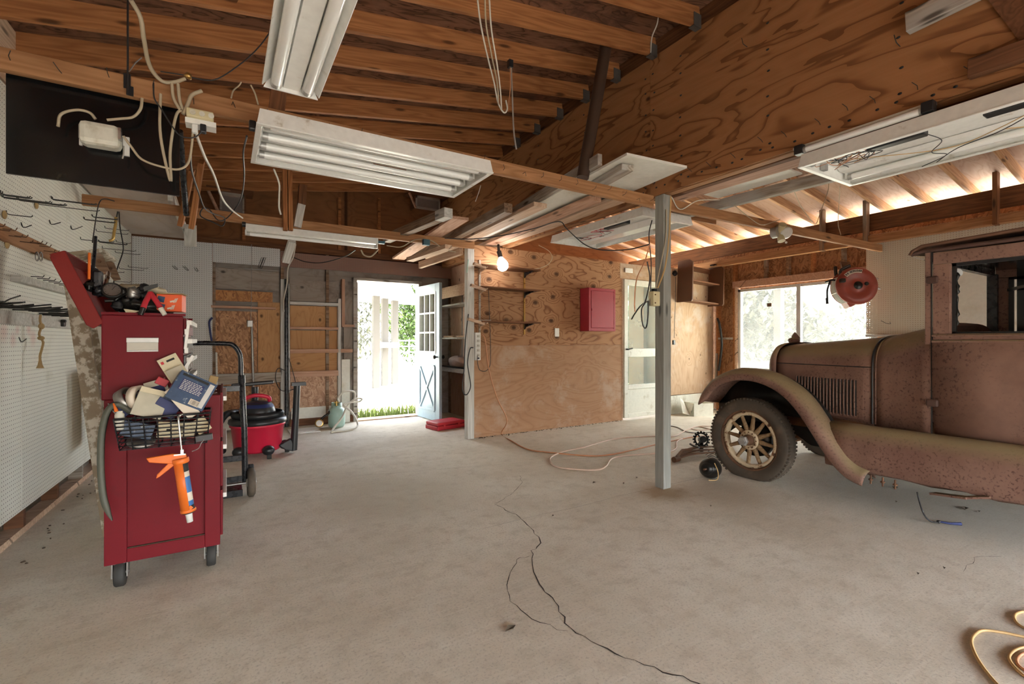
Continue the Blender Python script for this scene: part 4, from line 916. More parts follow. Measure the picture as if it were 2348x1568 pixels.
ow([(1511,0,2.3),(1508,50,2.4),(1495,85,2.5),(1492,120,2.6)], 2.5, .006, 'white_cable', 'white cable end hanging in front of the header top', )
ow([(1090,462,2.95),(1098,440,2.9),(1102,425,2.9)], 2.9, .003, 'galv', 'pull chain hanging from the large four tube fitting', 'pull chain')
ow([(1811,380,2.2),(1815,420,2.3),(1835,470,2.5),(1862,508,2.6),(1872,512,2.6),(1880,490,2.6),(1898,440,2.6),(1900,418,2.6)], 2.5, .004, 'cable', 'thin cream cord looping in front of the paired hanger')
ow([(1926,428,2.3),(1923,480,2.5),(1922,515,2.6),(1928,538,2.68)], 2.5, .004, 'cable', 'straight cream cord dropping to the tie beam end')
# wires down the grey post with the yellow box
ow([(1538,450),(1536,500),(1534,540),(1530,580),(1523,620),(1508,660)], 2.60, .008, 'tan_cord', 'flat tan cable running down the grey post to the yellow box')
ow([(1528,480),(1527,540),(1520,580),(1512,620),(1503,662)], 2.59, .006, 'cable', 'cream cable beside the tan one on the grey post')
ow([(1495,505),(1488,540),(1493,600),(1492,660),(1490,700)], 2.61, .005, 'black_cable', 'dark cable hugging the corner of the grey post')
ow([(1490,560,2.4),(1478,600,2.4),(1460,640,2.4),(1455,690,2.4),(1456,715,2.4)], 2.4, .005, 'orange_cord', 'brownish cable hanging loose left of the grey post')
ow([(1484,600,2.5),(1490,640,2.5),(1480,690,2.5),(1471,710,2.5),(1474,745,2.5),(1482,750,2.5),(1486,720,2.5),(1486,690,2.5)], 2.5, .006, 'black_cable', 'black cable loop hanging beside the yellow box')
ow([(1487,690,2.6),(1470,700,2.5),(1455,720,2.5),(1448,732,2.5)], 2.5, .006, 'black', 'cut cable end pointing away from the yellow box')
yb = aY(1500, 685, 2.60)
Y_ = thing('switch_box', 'aged yellow switch box on the grey post', 'switch box', yb)
obj('body', MB().box(yb, (.075, .055, .115)), m['yellow_box'], Y_, bevel=.006)
obj('clamp', MB().box(yb+V((0,0,.068)), (.03, .03, .025)), m['black'], Y_)
obj('screw', MB().sphere(yb+V((-.02,-.03,.03)), .006, 8, 5).sphere(yb+V((-.02,-.03,-.035)), .006, 8, 5), m['rusty'], Y_)
ow([(1020,546,4.6),(1080,548,4.4),(1150,540,4.2),(1220,525,4.0),(1280,508,3.6),(1300,525,3.5),(1340,560,3.3),(1380,573,3.1),(1440,572,3.0),(1490,560,2.8)], 4, .006, 'black_cable', 'black cable slung from the rear beam across to the grey post')
# ================================================================== TOOL WALL
def proj(p):
    d = p-CAM; f = d.dot(FWD); return CX+FX*d.dot(RGT)/f, CY-FX*d.z/f
def along(p, d, u):      # distance along d from p at which the point reaches picture column u
    lo, hi = 0, .8
    for _ in range(40):
        mid = (lo+hi)/2
        if proj(p+d*mid)[0] < u: lo = mid
        else: hi = mid
    return lo
hk = [(2,452,118,1),(1,446,72,1),(38,458,152,1),(117,457,222,1),(85,468,229,0),(12,491,75,0),(191,503,264,1),(210,497,270,1),(239,523,296,0),(219,530,294,0),(183,549,262,0),(225,555,292,1),(233,569,312,0),(263,579,322,0),(265,555,300,0),(293,612,340,0),(272,616,330,0),(240,622,285,0),(262,645,300,0)]
for i, (u, v, ue, dbl) in enumerate(hk):
    p = aL(u, v); d = (LN+V((0,0,-.02))).normalized(); L = along(p, d, ue)
    h = thing('pegboard_hook', 'black wire hook on the tool wall pegboard', 'hook', p, 'wire hooks on the tool wall')
    h['label'] = '%s wire hook on the tool wall, %s' % ('double' if dbl else 'single', ['reaching below the black board','just under the top one near the viewer','long and low by the front edge','with twin tips over the end of the beam','slanting under the twin tipped one','short and straight left of the strip','topmost in the corner cluster','close above the tall one','behind the brass chain','beside the brass chain','low and long over the red lid','doubled over the ladder top','just over the grease pipe','touching the corner seam','high in the corner','lowest pair upper one','lowest pair lower one','half hidden by the pry bar','lowest of all near the corner'][i])
    for s in ((-.012, .012) if dbl else (0,)):
        o = LD*s
        pts = [p+o+V((0,0,.022))+LN*.004, p+o+V((0,0,.006))+LN*.006, p+o+LN*.02, p+o+d*L*.5, p+o+d*(L*.92), p+o+d*L+V((0,0,.010))]
        obj('prong', MB().tube(spline(pts, 4), .0028, 5), m['hook'], h)
    if dbl: obj('cross_wire', MB().tube([p+d*L*.9-LD*.012+V((0,0,.004)), p+d*L*.9+LD*.012+V((0,0,.004))], .0026, 5), m['hook'], h)
for i, (u, v, u2, v2) in enumerate([(48,521,73,516),(113,514,139,510),(162,526,189,519),(43,784,60,777)]):
    p = aL(u, v); q = aL(u2, v2, .05)
    wire('pegboard_pin', [p+V((0,0,.03)), p+LN*.012, q], .003, m['hook'], 'short bent pin in the tool wall pegboard, %s' % ['front one above the nail strip','middle one above the nail strip','rear one above the nail strip','low one by the red spray'][i], 'pin', k=3)
for u, v, lab in ((80, 470, 'upper'), (6, 492, 'front'), (12, 560, 'lower')):
    p = aL(u, v); tag(obj('mud_nest', MB().sphere(p+LN*.008, (.01, .02, .025), 8, 6), m['cardboard']), '%s little mud nest stuck on the tool wall pegboard' % lab, 'nest')
# nail strip
a, c = aL(-40, 522, .012), aL(140, 588, .012); zz = 1.80
ns = board('nail_strip', LW(2.9, zz, .014), LW(5.3, zz, .014), .085, .028, m['beam'], None, LN, 'orange wooden strip full of bent nails across the upper pegboard', 'strip')
for i in range(30):
    y = 3.0+i*.075; p = LW(y, zz+rnd.uniform(-.02,.02), .028)
    obj('nail', MB().tube([p, p+LN*.05+V((0,0,-.004)), p+LN*.058+V((0,0,.012))], .0028, 5), m['rusty'], ns)
for u, lab in ((85, 'front'), (94, 'rear')):
    p = aL(u, 588, .03); ci = [p+V((0,0,.028*math.sin(k*PI/6)))+LD*.024*math.cos(k*PI/6) for k in range(12)]
    tag(obj('key_ring', MB().tube(ci, .004, 6, closed=True), m['steel']), '%s of two grey rings hanging under the nail strip' % lab, 'ring')
# hook shelf
hs = thing('hook_rack', 'pale narrow ledge with small wire hooks at mid height of the tool wall', 'rack', LW(4.4, 1.58, .02))
z = 1.565
obj('ledge', MB().bar(LW(3.86, z, .02), LW(5.6, z, .02), .04, .045, LN), m['white_wood'], hs, bevel=.003)
for i in range(14):
    p = LW(4.02+i*.10, z+.03, .04); obj('hook', MB().tube([p, p+LN*.055, p+LN*.062+V((0,0,.012))], .0028, 5), m['hook'], hs)
# rod rack
rr = thing('rod_rack', 'white rail bristling with long black rods along the tool wall', 'rack', LW(4.2, 1.33, .02))
obj('rail', MB().bar(LW(1.6, 1.33, .016), LW(5.75, 1.33, .016), .075, .032, LN), m['white_wood'], rr, bevel=.003)
for i in range(40):
    y = 3.25+i*.058; p = LW(y, 1.385+rnd.uniform(-.012,.012), .0); L = rnd.uniform(.12,.24)
    obj('rod', MB().tube([p, p+LN*L*.6+V((0,rnd.uniform(-.02,.02),.0)), p+LN*L+V((0,rnd.uniform(-.03,.03),.012))], .0042, 6), m['greasy'], rr)
wire('wire', [aL(0, 698, .05), aL(22, 686, .12), aL(46, 678, .2)], .004, m['hook'], 'long thin wire rising from the rod rack', 'wire')
cp = aL(93, 722, .06)
pts = [cp]+[aL(u, v, .06) for u, v in ((92,735),(95,748),(90,765),(94,775),(99,785),(96,800),(92,815),(92,826))]
hr = thing('hanging_rope', 'frayed knotted cord hanging from the rod rack', 'rope', cp)
obj('cord', MB().tube(spline(pts, 5), .0065, 7), m['cardboard'], hr)
obj('knot', MB().sphere(pts[2], (.016,.016,.02), 10, 8).sphere(pts[4], (.018,.016,.014), 10, 8), m['cardboard'], hr)
obj('frayed_end', MB().lathe([(.007,0),(.012,-.03),(.02,-.05)], pts[-1], (0,0,1), 8), m['cardboard'], hr)
tag(obj('clamp', MB().box(aL(141, 743, .03), (.04,.05,.035)).box(aL(146, 736, .05), (.03,.03,.02)), m['greasy'], bevel=.006), 'dark little clamp under the rod rack', 'clamp')
gh = thing('grease_gun_pipe', 'tarnished brass pipe hanging on a wire at the tool wall corner', 'pipe', aL(262, 540, .25))
gp = [aY(266,498,5.6), aY(265,515,5.6), aY(262,530,5.6), aY(260,545,5.6), aY(256,551,5.6), aY(250,552,5.6)]
obj('pipe', MB().tube(spline(gp, 4), .012, 8), m['brass'], gh)
obj('hanger', MB().tube([aY(270,485,5.6), aY(267,500,5.6)], .006, 6), m['hook'], gh)
wire('cord', [aY(273,486,5.5), aY(275,520,5.4), aY(282,560,5.3), aY(281,580,5.2), aY(270,612,5.1), aY(262,640,5.0), aY(261,655,5.0)], .005, m['black_cable'], 'dark cord hanging in front of the pegboard corner', 'cord')
wire('cord', [aL(212,556,.2), aY(220,500,4.9), aY(228,464,4.9), aY(240,456,5.0), aY(262,461,5.1)], .004, m['black_cable'], 'dark wire draped over the end of the rear tie beam', 'cord')
sheet('hardboard_sheet', aL(208, 1012, .05), (0,0,1), (.25,-.97,0), .62, .30, .012, m['cardboard'], None, 'brown hardboard sheet leaning on the tool wall behind the cart', 'board')
# hooks on the back wall pegboard
for i, (u, v, du, dv) in enumerate(((395,609,8,8),(419,610,9,9),(445,613,5,8),(600,590,-8,22),(606,590,-9,23))):
    p = aY(u, v, WB-.03); q = aY(u+du, v+dv, WB-.06); s = V((.02,0,.0))
    wire('pegboard_hook', [p, q, q+s, p+s], .003, m['hook'], '%s on the back wall pegboard' % ['first small wire loop beside the corner','second small wire loop','third small wire loop','curved thin hook','second curved thin hook'][i], 'hook', k=3)
wire('blue_paint_stain', [aY(487,728,7.1), aY(480,738,7.1), aY(482,760,7.1), aY(486,785,7.1)], .012, m['dark_blue'], 'dark blue paint stain at the edge of the back pegboard', 'hose')  # tube standing in for a ragged dark blue paint stain
# ---- paint splashed ladder behind the cart
ld = thing('step_ladder', 'paint splattered wooden ladder leaning behind the tool cart', 'ladder', (-.62, 3.72, 0))
lt, lb_ = V((-.78, 3.72, 1.72)), V((-.585, 3.72, .02))
for dy in (0, .34):
    o = V((0, dy, 0)); t0 = lt+o; b0 = lb_+o
    board('rail', b0, t0, .085, .03, m['ladder_wood'], ld, (0,1,0))
for k in range(5):
    c = lb_.lerp(lt, .14+k*.2)+V((0,.17,0)); obj('step', MB().box(c, (.09, .33, .022)), m['ladder_wood'], ld, bevel=.002)
obj('top_plate', MB().box(lt+V((.06,.17,.0)), (.20,.40,.022), Matrix.Rotation(-.25, 3, 'Y')), m['ladder_wood'], ld, bevel=.002)
for dy in (.0, .34):
    c = lt+V((.10,dy,-.02)); obj('bracket', MB().prism([(0,.05),(.05,.02),(.085,-.09),(.05,-.10),(-.02,.0)], c, (1,0,0), (0,0,1), (0,.012,0)), m['old_brown'], ld)
    obj('bolt', MB().cyl(c+V((.035,-.008,-.02)), c+V((.035,.02,-.02)), .010, 12), m['rusty'], ld)
board('leg', lt+V((.08,.02,-.05)), V((-.47, 3.74, .02)), .02, .05, m['cream_paint'], ld, (0,1,0))
# ================================================================== TOOL CART
CY0, CY1 = 2.92, 3.58
ct = thing('tool_cart', 'tall red tool cart on casters with raised lid', 'tool cart', (-.26, 3.25, 0))
X0, X1, ZB, ZT = -.49, -.02, .125, .915
b = MB(); fr = .022
b.b2((X0, CY0+fr, ZB), (X1, CY1, ZT))
obj('cabinet', b, m['red_paint'], ct, bevel=.004)
b = MB(); b.b2((X0, CY0, ZB), (X0+.085, CY0+fr, ZT)); b.b2((X1-.068, CY0, ZB), (X1, CY0+fr, ZT)); b.b2((X0+.085, CY0, ZB), (X1-.068, CY0+fr, ZB+.065)); b.b2((X0+.085, CY0, .74), (X1-.068, CY0+fr, ZT))
obj('end_frame', b, m['red_paint'], ct, bevel=.003)
obj('grime', MB().b2((X0+.086, CY0+.006, ZB+.065), (X1-.069, CY0+fr, ZB+.067)), m['dirt'], ct)
for k in range(3):
    z0 = ZB+.04+k*.26; dr = obj('drawer', MB().b2((X1, CY0+.03, z0), (X1+.012, CY1-.03, z0+.24)), m['red_paint'], ct, bevel=.003)
    obj('pull', MB().b2((X1+.012, CY0+.06, z0+.19), (X1+.03, CY1-.06, z0+.215)), m['white_enamel'], dr, bevel=.003)
U0, U1, UZ = -.50, -.18, 1.325
obj('chest', MB().b2((U0, CY0, ZT), (U1, CY1-.04, UZ)), m['red_paint'], ct, bevel=.006)
a = aY(291, 774, CY0); c = aY(363, 806, CY0)
hd_ = obj('handle', MB().b2((a.x, CY0-.004, c.z), (c.x, CY0+.004, a.z)), m['pocket'], ct)
obj('grip', MB().b2((a.x-.001, CY0-.012, a.z-.024), (c.x+.002, CY0-.003, a.z)).b2((a.x, CY0-.008, c.z), (c.x, CY0-.003, c.z+.008)), m['aluminium'], hd_, bevel=.003)
for k in range(4):
    z0 = ZT+.03+k*.095; dr = obj('drawer', MB().b2((U1, CY0+.02, z0), (U1+.012, CY1-.06, z0+.085)), m['red_paint'] if k == 3 else m['black_metal'], ct, bevel=.002)
    obj('pull', MB().b2((U1+.012, CY0+.01, z0+.05), (U1+.035, CY1-.08, z0+.075)).b2((U1+.004, CY0+.005, z0), (U1+.02, CY0+.03, z0+.03)), m['white_enamel'], dr, bevel=.003)
obj('loose_pull', MB().bar(aY(424, 845, 2.93), aY(443, 815, 2.93), .02, .014), m['white_enamel'], ct)
obj('loose_pull', MB().bar(aY(425, 800, 2.93), aY(433, 735, 2.93), .016, .012), m['white_enamel'], ct)
for x, y in ((-.435, 2.97), (-.06, 2.99), (-.435, 3.5), (-.06, 3.5)):
    cs = obj('caster', MB().lathe([(.02,-.021),(.058,-.021),(.0635,-.014),(.0635,.014),(.058,.021),(.02,.021)], (x, y, .0635), (1,.0,0), 24), m['caster'], ct)
    obj('fork', MB().b2((x-.032, y-.03, .05), (x-.026, y+.03, .125)).b2((x+.026, y-.03, .05), (x+.032, y+.03, .125)).b2((x-.032, y-.03, .117), (x+.032, y+.03, .126)).cyl((x-.034, y, .0635), (x+.034, y, .0635), .008, 10), m['steel'], cs)
# raised lid
hg = V((-.508, CY0, 1.325)); ax = V((-.118, 0, .285)).normalized(); nn = V((ax.z, 0, -ax.x))   # nn points to the inside
LL, LWd, LT = .315, CY1-.05-CY0, .062
b = MB()
def q3(s, y, n): return hg + ax*s + V((0, y, 0)) + nn*n
rc = [(-.045, -.004), (-.055, -.045), (-.03, -.062), (LL-.02, -.062), (LL, -.05), (LL, 0), (-.03, 0)]
obj('lid_end', MB().add([q3(s, 0, n) for s, n in rc]+[q3(s, .012, n) for s, n in rc], [tuple(range(7))[::-1], tuple(range(7,14))]+[(i,(i+1)%7,7+(i+1)%7,7+i) for i in range(7)]), m['red_lid'], ct, bevel=.004)
obj('lid_end', MB().add([q3(s, LWd-.012, n) for s, n in rc]+[q3(s, LWd, n) for s, n in rc], [tuple(range(7))[::-1], tuple(range(7,14))]+[(i,(i+1)%7,7+(i+1)%7,7+i) for i in range(7)]), m['red_lid'], ct, bevel=.004)
b = MB()
for s0, s1, n0, n1 in ((-.03, LL-.01, -.062, -.052), (LL-.01, LL, -.058, 0)):
    P = [q3(s, y, n) for y in (.012, LWd-.012) for s in (s0, s1) for n in (n0, n1)]
    b.add(P, [(0,1,3,2),(4,6,7,5),(0,4,5,1),(2,3,7,6),(0,2,6,4),(1,5,7,3)])
obj('lid', b, m['red_lid'], ct)
# chest top tray edge
obj('tray_edge', MB().b2((U0, CY0-.002, UZ), (U1+.01, CY0+.012, UZ+.012)).b2((U0, CY1-.06, UZ), (U1+.01, CY1-.04, UZ+.012)), m['red_paint'], ct)
def cy(u, v, y=3.0): return aY(u, v, y)
# ---- tools heaped on the chest: each one its own thing
G = 'tools heaped on the red cart'
def blob(p, r, seed, n=14, k=.35):
    rr_ = random.Random(seed); b = MB(); b.sphere(p, r, n, 10)
    b.v = [tuple(V(q)+V((rr_.uniform(-k,k)*r[0]*.5, rr_.uniform(-k,k)*r[1]*.5, rr_.uniform(-k,k)*r[2]*.5))) for q in b.v]; return b
TZ = UZ
tag(obj('tool_pile', blob(V((-.36, 3.17, TZ+.062)), (.135, .20, .065), 2), m['greasy']), 'black greasy mass of tools filling the chest tray under the open lid', 'tools', kind='stuff')
dg = thing('dial_gauge', 'round dusty dial gauge lying against the tool heap', 'gauge', cy(257, 665, 2.98))
dn = V((.15,-.9,.42)); p = cy(257, 665, 2.97)
obj('housing', MB().lathe([(.0,-.022),(.036,-.022),(.041,-.016),(.041,.002),(.034,.006),(.034,.001),(0,.001)], p, dn, 24), m['greasy'], dg)
obj('face', MB().lathe([(0,.0015),(.033,.0015)], p, dn, 24), m['steel'], dg); DM = frame(dn)
b = MB()
for k in range(10): a_ = k*2*PI/12-.6; b.bar(p+DM @ V((.002,.024*math.cos(a_),.024*math.sin(a_))), p+DM @ V((.002,.030*math.cos(a_),.030*math.sin(a_))), .0015, .001)
b.bar(p+DM @ V((.003,0,0)), p+DM @ V((.003,.012,.022)), .002, .001)
obj('scale_marks', b, m['ink'], dg)
for pts, r, lab in (([(209,668,3.0),(213,620,3.05),(217,575,3.1),(219,542,3.12)], .0075, 'long black pry bar standing upright by the lid'),
                    ([(228,665,3.02),(224,640,3.05),(218,618,3.08)], .013, 'black hammer shaft standing beside the pry bar'),
                    ([(243,655,3.05),(246,640,3.08),(249,625,3.12)], .010, 'chromed wrench sticking out of the heap')):
    wire('hand_tool', [cy(*q) for q in pts], r, m['black_metal' if 'black' in lab else 'chrome'], lab, 'tool')
tag(obj('hammer_head', MB().b2(tuple(cy(232, 678, 3.0)), tuple(cy(216, 622, 3.06))), m['black_metal'], bevel=.01), 'broad black tool handle upright in the open lid', 'tool')
tag(obj('pencil', MB().tube([cy(204, 640, 2.97), cy(205, 580, 3.0)], .006, 6), m['orange']), 'orange stick standing inside the raised lid', 'stick')
for u, v, ru, lab, mt, sd in ((205, 655, .022, 'black knob of a tool at the lid corner', 'greasy', 1), (228, 668, .026, 'dark socket driver end near the gauge', 'black_metal', 2), (292, 690, .022, 'rounded dark nozzle in the tool heap', 'greasy', 3), (305, 672, .03, 'clear grey cap on the tool heap', 'steel', 4), (330, 660, .020, 'black matted brush on the tool heap', 'black', 5), (333, 678, .018, 'second black matted brush tuft', 'black', 6), (280, 668, .02, 'dark pipe fitting behind the gauge', 'greasy', 7), (312, 695, .022, 'black rag lump before the tin snips', 'black', 8), (270, 700, .025, 'black tray of bits at the chest edge', 'black', 9)):
    p = cy(u, v, 3.0); tag(obj('hand_tool', blob(p, (ru, ru*1.2, ru), sd, 10, .5), m[mt]), lab, 'tool', G)
for u0, v0, u1, v1, lab in ((262, 690, 300, 665, 'dark wrench lying across the heap'), (290, 682, 322, 668, 'grey ratchet shaft on the heap'), (300, 672, 340, 655, 'dark steel bar behind the ratchet'), (240, 690, 285, 695, 'black flat bar low in the tray')):
    wire('hand_tool', [cy(u0, v0, 2.99), cy((u0+u1)/2, (v0+v1)/2-3, 3.0), cy(u1, v1, 3.02)], .008, m['steel' if 'grey' in lab else 'greasy'], lab, 'tool', group=G)
tag(obj('rag', blob(cy(318, 662, 3.2), (.10, .08, .022), 21), m['paper']), 'cream rag draped over the back of the tool heap', 'rag')
tag(obj('rag', blob(cy(357, 668, 3.2), (.05, .07, .024), 23), m['paper']), 'crumpled cream cloth behind the orange box', 'rag')
tag(obj('paper_flap', MB().add([cy(283,708,2.94), cy(320,713,2.93), cy(300,720,2.92), cy(292,722,2.92)], [(0,1,2,3)]), m['paper'], solid=.002), 'torn paper tongue at the front edge of the chest', 'paper')
sn = thing('tin_snips', 'tin snips with red handles hanging over the chest edge', 'snips', cy(345, 685, 2.93))
for u0, v0, u1, v1, u2, v2, nm in ((345,672,335,690,322,722,'handle'), (345,672,358,690,378,722,'handle')):
    obj('handle', MB().tube(spline([cy(u0,v0,2.95), cy(u1,v1,2.92), cy((u1+u2)/2,(v1+v2)/2,2.905)], 4), .0125, 8), m['red_case'], sn)
    obj('grip_end', MB().tube([cy((u1+u2)/2,(v1+v2)/2,2.905), cy(u2,v2,2.90)], [.0125,.011], 8), m['greasy' if u2 < 340 else 'cream_paint'], sn)
obj('blade', MB().prism([(0,0),(.06,.012),(.06,.03),(0,.024)], cy(330,668,2.96), (.9,.3,.25), (0,0,1), (0,.01,0)), m['greasy'], sn)
# orange box with printed marks
a = cy(362, 674, 3.02); c = cy(421, 715, 3.02)
oc = thing('orange_box', 'orange carton with little printed tool pictures on top of the chest', 'box', ((a.x+c.x)/2, 3.07, c.z))
Mo = T(V(((a.x+c.x)/2, 3.06, (a.z+c.z)/2))) @ Matrix.Rotation(-.12, 4, 'Z'); w_, h_ = (c.x-a.x), (a.z-c.z)
obj('carton', MB().box((0,0,0), (w_, .10, h_)), m['orange_box'], oc, Mo, bevel=.002)
obj('lid_flap', MB().box((.0,.0,h_/2+.004), (w_*1.08, .105, .004)), m['cardboard'], oc, Mo)
b = MB()
for x, z, r in ((.024, .012, .4), (.012, -.024, .3)):
    for k in range(3): b.box((x+k*.005-.002, -.0512, z+k*.001), (.003, .001, .024), Matrix.Rotation(r, 3, 'Y'))
    b.box((x-.012, -.0512, z-.004), (.018, .001, .008), Matrix.Rotation(-.3, 3, 'Y'))
obj('printed_picture', b, m['white_card'], oc, Mo)
obj('printed_panel', MB().box((-.035, -.0511, .018), (.03, .001, .03), Matrix.Rotation(.2, 3, 'Y')).box((-.03, -.0511, -.022), (.02, .001, .03), Matrix.Rotation(.2, 3, 'Y')), m['blue_tin'], oc, Mo)
# ---- wire basket on the end of the cart
BY0, BY1 = 2.73, 2.905
bx0t, bx1t, bx0b, bx1b = -.425, -.06, -.405, -.075
zt0, zt1, zb = .845, .848, .702
bk = thing('wire_basket', 'black wire basket crammed with packets on the end of the red cart', 'basket', (-.24, 2.82, zb))
b = MB(); r = .0028
def ring(x0, x1, y0, y1, z, rr_): b.tube([(x0,y0,z),(x1,y0,z),(x1,y1,z),(x0,y1,z)], rr_, 6, closed=True)
obj('rim', MB().tube([(bx0t,BY0,zt0),(bx1t,BY0,zt1),(bx1t,BY1,zt1),(bx0t,BY1,zt0)], .0055, 8, closed=True), m['black_metal'], bk)
for k in range(1, 8):
    f = k/8; ring(bx0t+(bx0b-bx0t)*f, bx1t+(bx1b-bx1t)*f, BY0+.015*f, BY1-.005*f, zt0+(zb-zt0)*f, r)
for k in range(8):
    x = bx0b+(bx1b-bx0b)*k/7; xt = bx0t+(bx1t-bx0t)*k/7
    b.tube([(xt,BY0,zt0),(x,BY0+.015,zb),(x,BY1-.005,zb),(xt,BY1,zt0)], r*1.1, 5)
for k in range(4): y = BY0+.02+k*.045; b.tube([(bx0b,y,zb),(bx1b,y,zb)], r, 5)
obj('mesh', b, m['black_metal'], bk)
def card(name, cxyz, w_, h_, d_, rot, mat, label, cat='packet', parts=()):
    M = T(V(cxyz)) @ Matrix.Rotation(rot[2], 4, 'Z') @ Matrix.Rotation(rot[1], 4, 'Y') @ Matrix.Rotation(rot[0], 4, 'X')
    t_ = thing(name, label, cat, M=M); obj('body', MB().box((0,0,0), (w_, d_, h_)), m[mat], t_, M, bevel=.002)
    for nm, x, z, ww_, hh, mt, dd_ in parts: obj(nm, MB().box((x, -d_/2-dd_/2, z), (ww_, dd_, hh)), m[mt], t_, M, bevel=.0008 if dd_ > .003 else 0)
    return t_, M
t1, Mt = card('tin_can_box', cy(437, 898, 2.80), .17, .145, .07, (-.25, .52, .12), 'blue_tin', 'tilted dark blue printed carton with a barcode in the basket', 'carton',
     [('title_bar', -.012, .058, .12, .012, 'ink', .001), ('text_block', -.01, .012, .10, .055, 'dark_blue', .001), ('barcode', .035, -.05, .045, .028, 'white_card', .001), ('printed_strip', .065, .0, .022, .125, 'galv', .001)])
b = MB()
rnd2 = random.Random(4)
for row in range(7):
    x = -.055
    while x < .03:
        l = rnd2.uniform(.006,.016); b.box((x+l/2, -.0365, .034-row*.0075), (l, .0006, .0035)); x += l+.003
obj('print_lines', b, m['galv'], t1, Mt)
b = MB()
for k in range(11): b.box((.018+k*.0034, -.0365, -.05), (rnd2.choice((.0009,.0016)), .0006, .022))
obj('barcode_lines', b, m['ink'], t1, Mt)
t2, Mb = card('blister_pack', cy(400, 848, 2.88), .085, .15, .012, (-.2, -.47, .1), 'paper', 'yellowed blister card standing tall behind the blue carton', 'packet', [('blister', .0, -.028, .07, .07, 'blister', .022), ('logo', -.028, .052, .012, .014, 'red_case', .001), ('title', .008, .052, .035, .010, 'ink', .001)])
card('blister_pack', cy(345, 925, 2.79), .12, .13, .03, (-.15, .35, .2), 'blister', 'cloudy clear package with a yellow top in the basket middle', 'packet', [('header_card', -.005, .055, .11, .025, 'paper', .004)])
card('cardboard_sleeve', cy(418, 922, 2.76), .055, .17, .012, (-.1, -.62, .1), 'white_card', 'plain off white sleeve slanting across the basket front', 'sleeve')
card('sanding_pack', cy(380, 935, 2.80), .10, .07, .03, (0, .6, .15), 'dark_blue', 'dark packet wedged under the off white sleeve', 'packet')
card('blister_pack', cy(360, 890, 2.87), .09, .08, .012, (-.2, -.3, .0), 'blister', 'small grey clear packet behind the tape roll', 'packet', [('contents', 0, -.01, .06, .04, 'dark_blue', .004)])
card('drill_bit_case', cy(372, 875, 2.86), .05, .035, .025, (0, .5, 0), 'red_case', 'small red plastic piece between the packets', 'case')
card('sandpaper_sheet', cy(405, 985, 2.77), .15, .075, .006, (.1, .12, .1), 'paper', 'spotted pale sheet inside the lower basket', 'sheet', [('spots', -.03, .0, .02, .008, 'ink', .0006), ('spots', .02, .01, .018, .008, 'ink', .0006)])
card('sandpaper_sheet', cy(462, 975, 2.77), .06, .075, .004, (0, -.5, .2), 'paper', 'pale sheet corner poking through the basket side', 'sheet')
card('dark_packet', cy(316, 985, 2.79), .12, .07, .04, (0, .3, .1), 'blue_tin', 'dark blue packet low in the left of the basket', 'packet')
card('folded_sheet', cy(300, 930, 2.82), .05, .12, .004, (0, .85, .1), 'dark_blue', 'steel blue curved sheet at the left of the basket', 'sheet')
tp = thing('tape_roll', 'cream roll of tape standing on edge in the basket', 'tape roll', cy(318, 915, 2.82))
c = cy(318, 912, 2.83); ta = V((.85, -.5, .15))
obj('tape', MB().lathe([(.04,-.016),(.058,-.016),(.058,.016),(.04,.016),(.04,-.016)], c, ta, 28), m['white_card'], tp); obj('core', MB().lathe([(.037,-.0155),(.04,-.0155),(.04,.0155),(.037,.0155),(.037,-.0155)], c, ta, 28), m['black'], tp)
tp = thing('tape_roll', 'wide steel grey roll leaning left of the cream tape', 'tape roll', cy(292, 915, 2.84))
c = cy(293, 915, 2.85); obj('tape', MB().lathe([(.045,-.02),(.056,-.02),(.056,.02),(.045,.02),(.045,-.02)], c, V((.7,-.4,.5)), 28), m['steel'], tp)
tp = thing('sanding_disc', 'round grey disc lying in the basket bottom', 'disc', cy(305, 1018, 2.78))
obj('disc', MB().lathe([(0,-.006),(.055,-.006),(.055,.006),(0,.006)], (-.335, 2.80, .715+.012), (.1,-.35,.9), 28), m['steel'], tp)
tp = thing('glue_bottle', 'small white nozzle bottle at the left rim of the basket', 'bottle', cy(274, 965, 2.76))
c = cy(274, 960, 2.765); obj('bottle', MB().lathe([(0,-.05),(.016,-.05),(.018,-.01),(.018,.02),(.012,.028),(.012,.035)], c, (0,0,1), 16), m['cream_paint'], tp); obj('nozzle', MB().lathe([(.008,.035),(.003,.075),(0,.075)], c, (-.3,0,1), 10), m['orange'], tp)
wire('wire', [cy(248,925,2.86), cy(258,940,2.85), cy(268,950,2.85), cy(290,958,2.84)], .003, m['steel'], 'loose metal prong at the left end of the basket', 'wire')
pb = thing('paint_brush', 'paint brush with bristles up behind the basket corner', 'brush', cy(478, 888, 2.95))
obj('bristles', MB().bar(cy(484, 885, 2.97), cy(492, 862, 2.97), .02, .04), m['cardboard'], pb, bevel=.004); obj('handle', MB().tube([cy(484,885,2.97), cy(476,900,2.96)], .009, 8), m['cream_paint'], pb)
for i, (u, v, u2, v2) in enumerate(((465,900,497,893),(462,908,498,900),(468,914,500,907))):
    tag(obj('wrench', MB().bar(cy(u,v,2.97), cy(u2,v2,2.97), .014, .006), m['chrome'], bevel=.003), '%s chrome wrench at the rear corner of the cart top' % ('upper','middle','lower')[i], 'wrench')
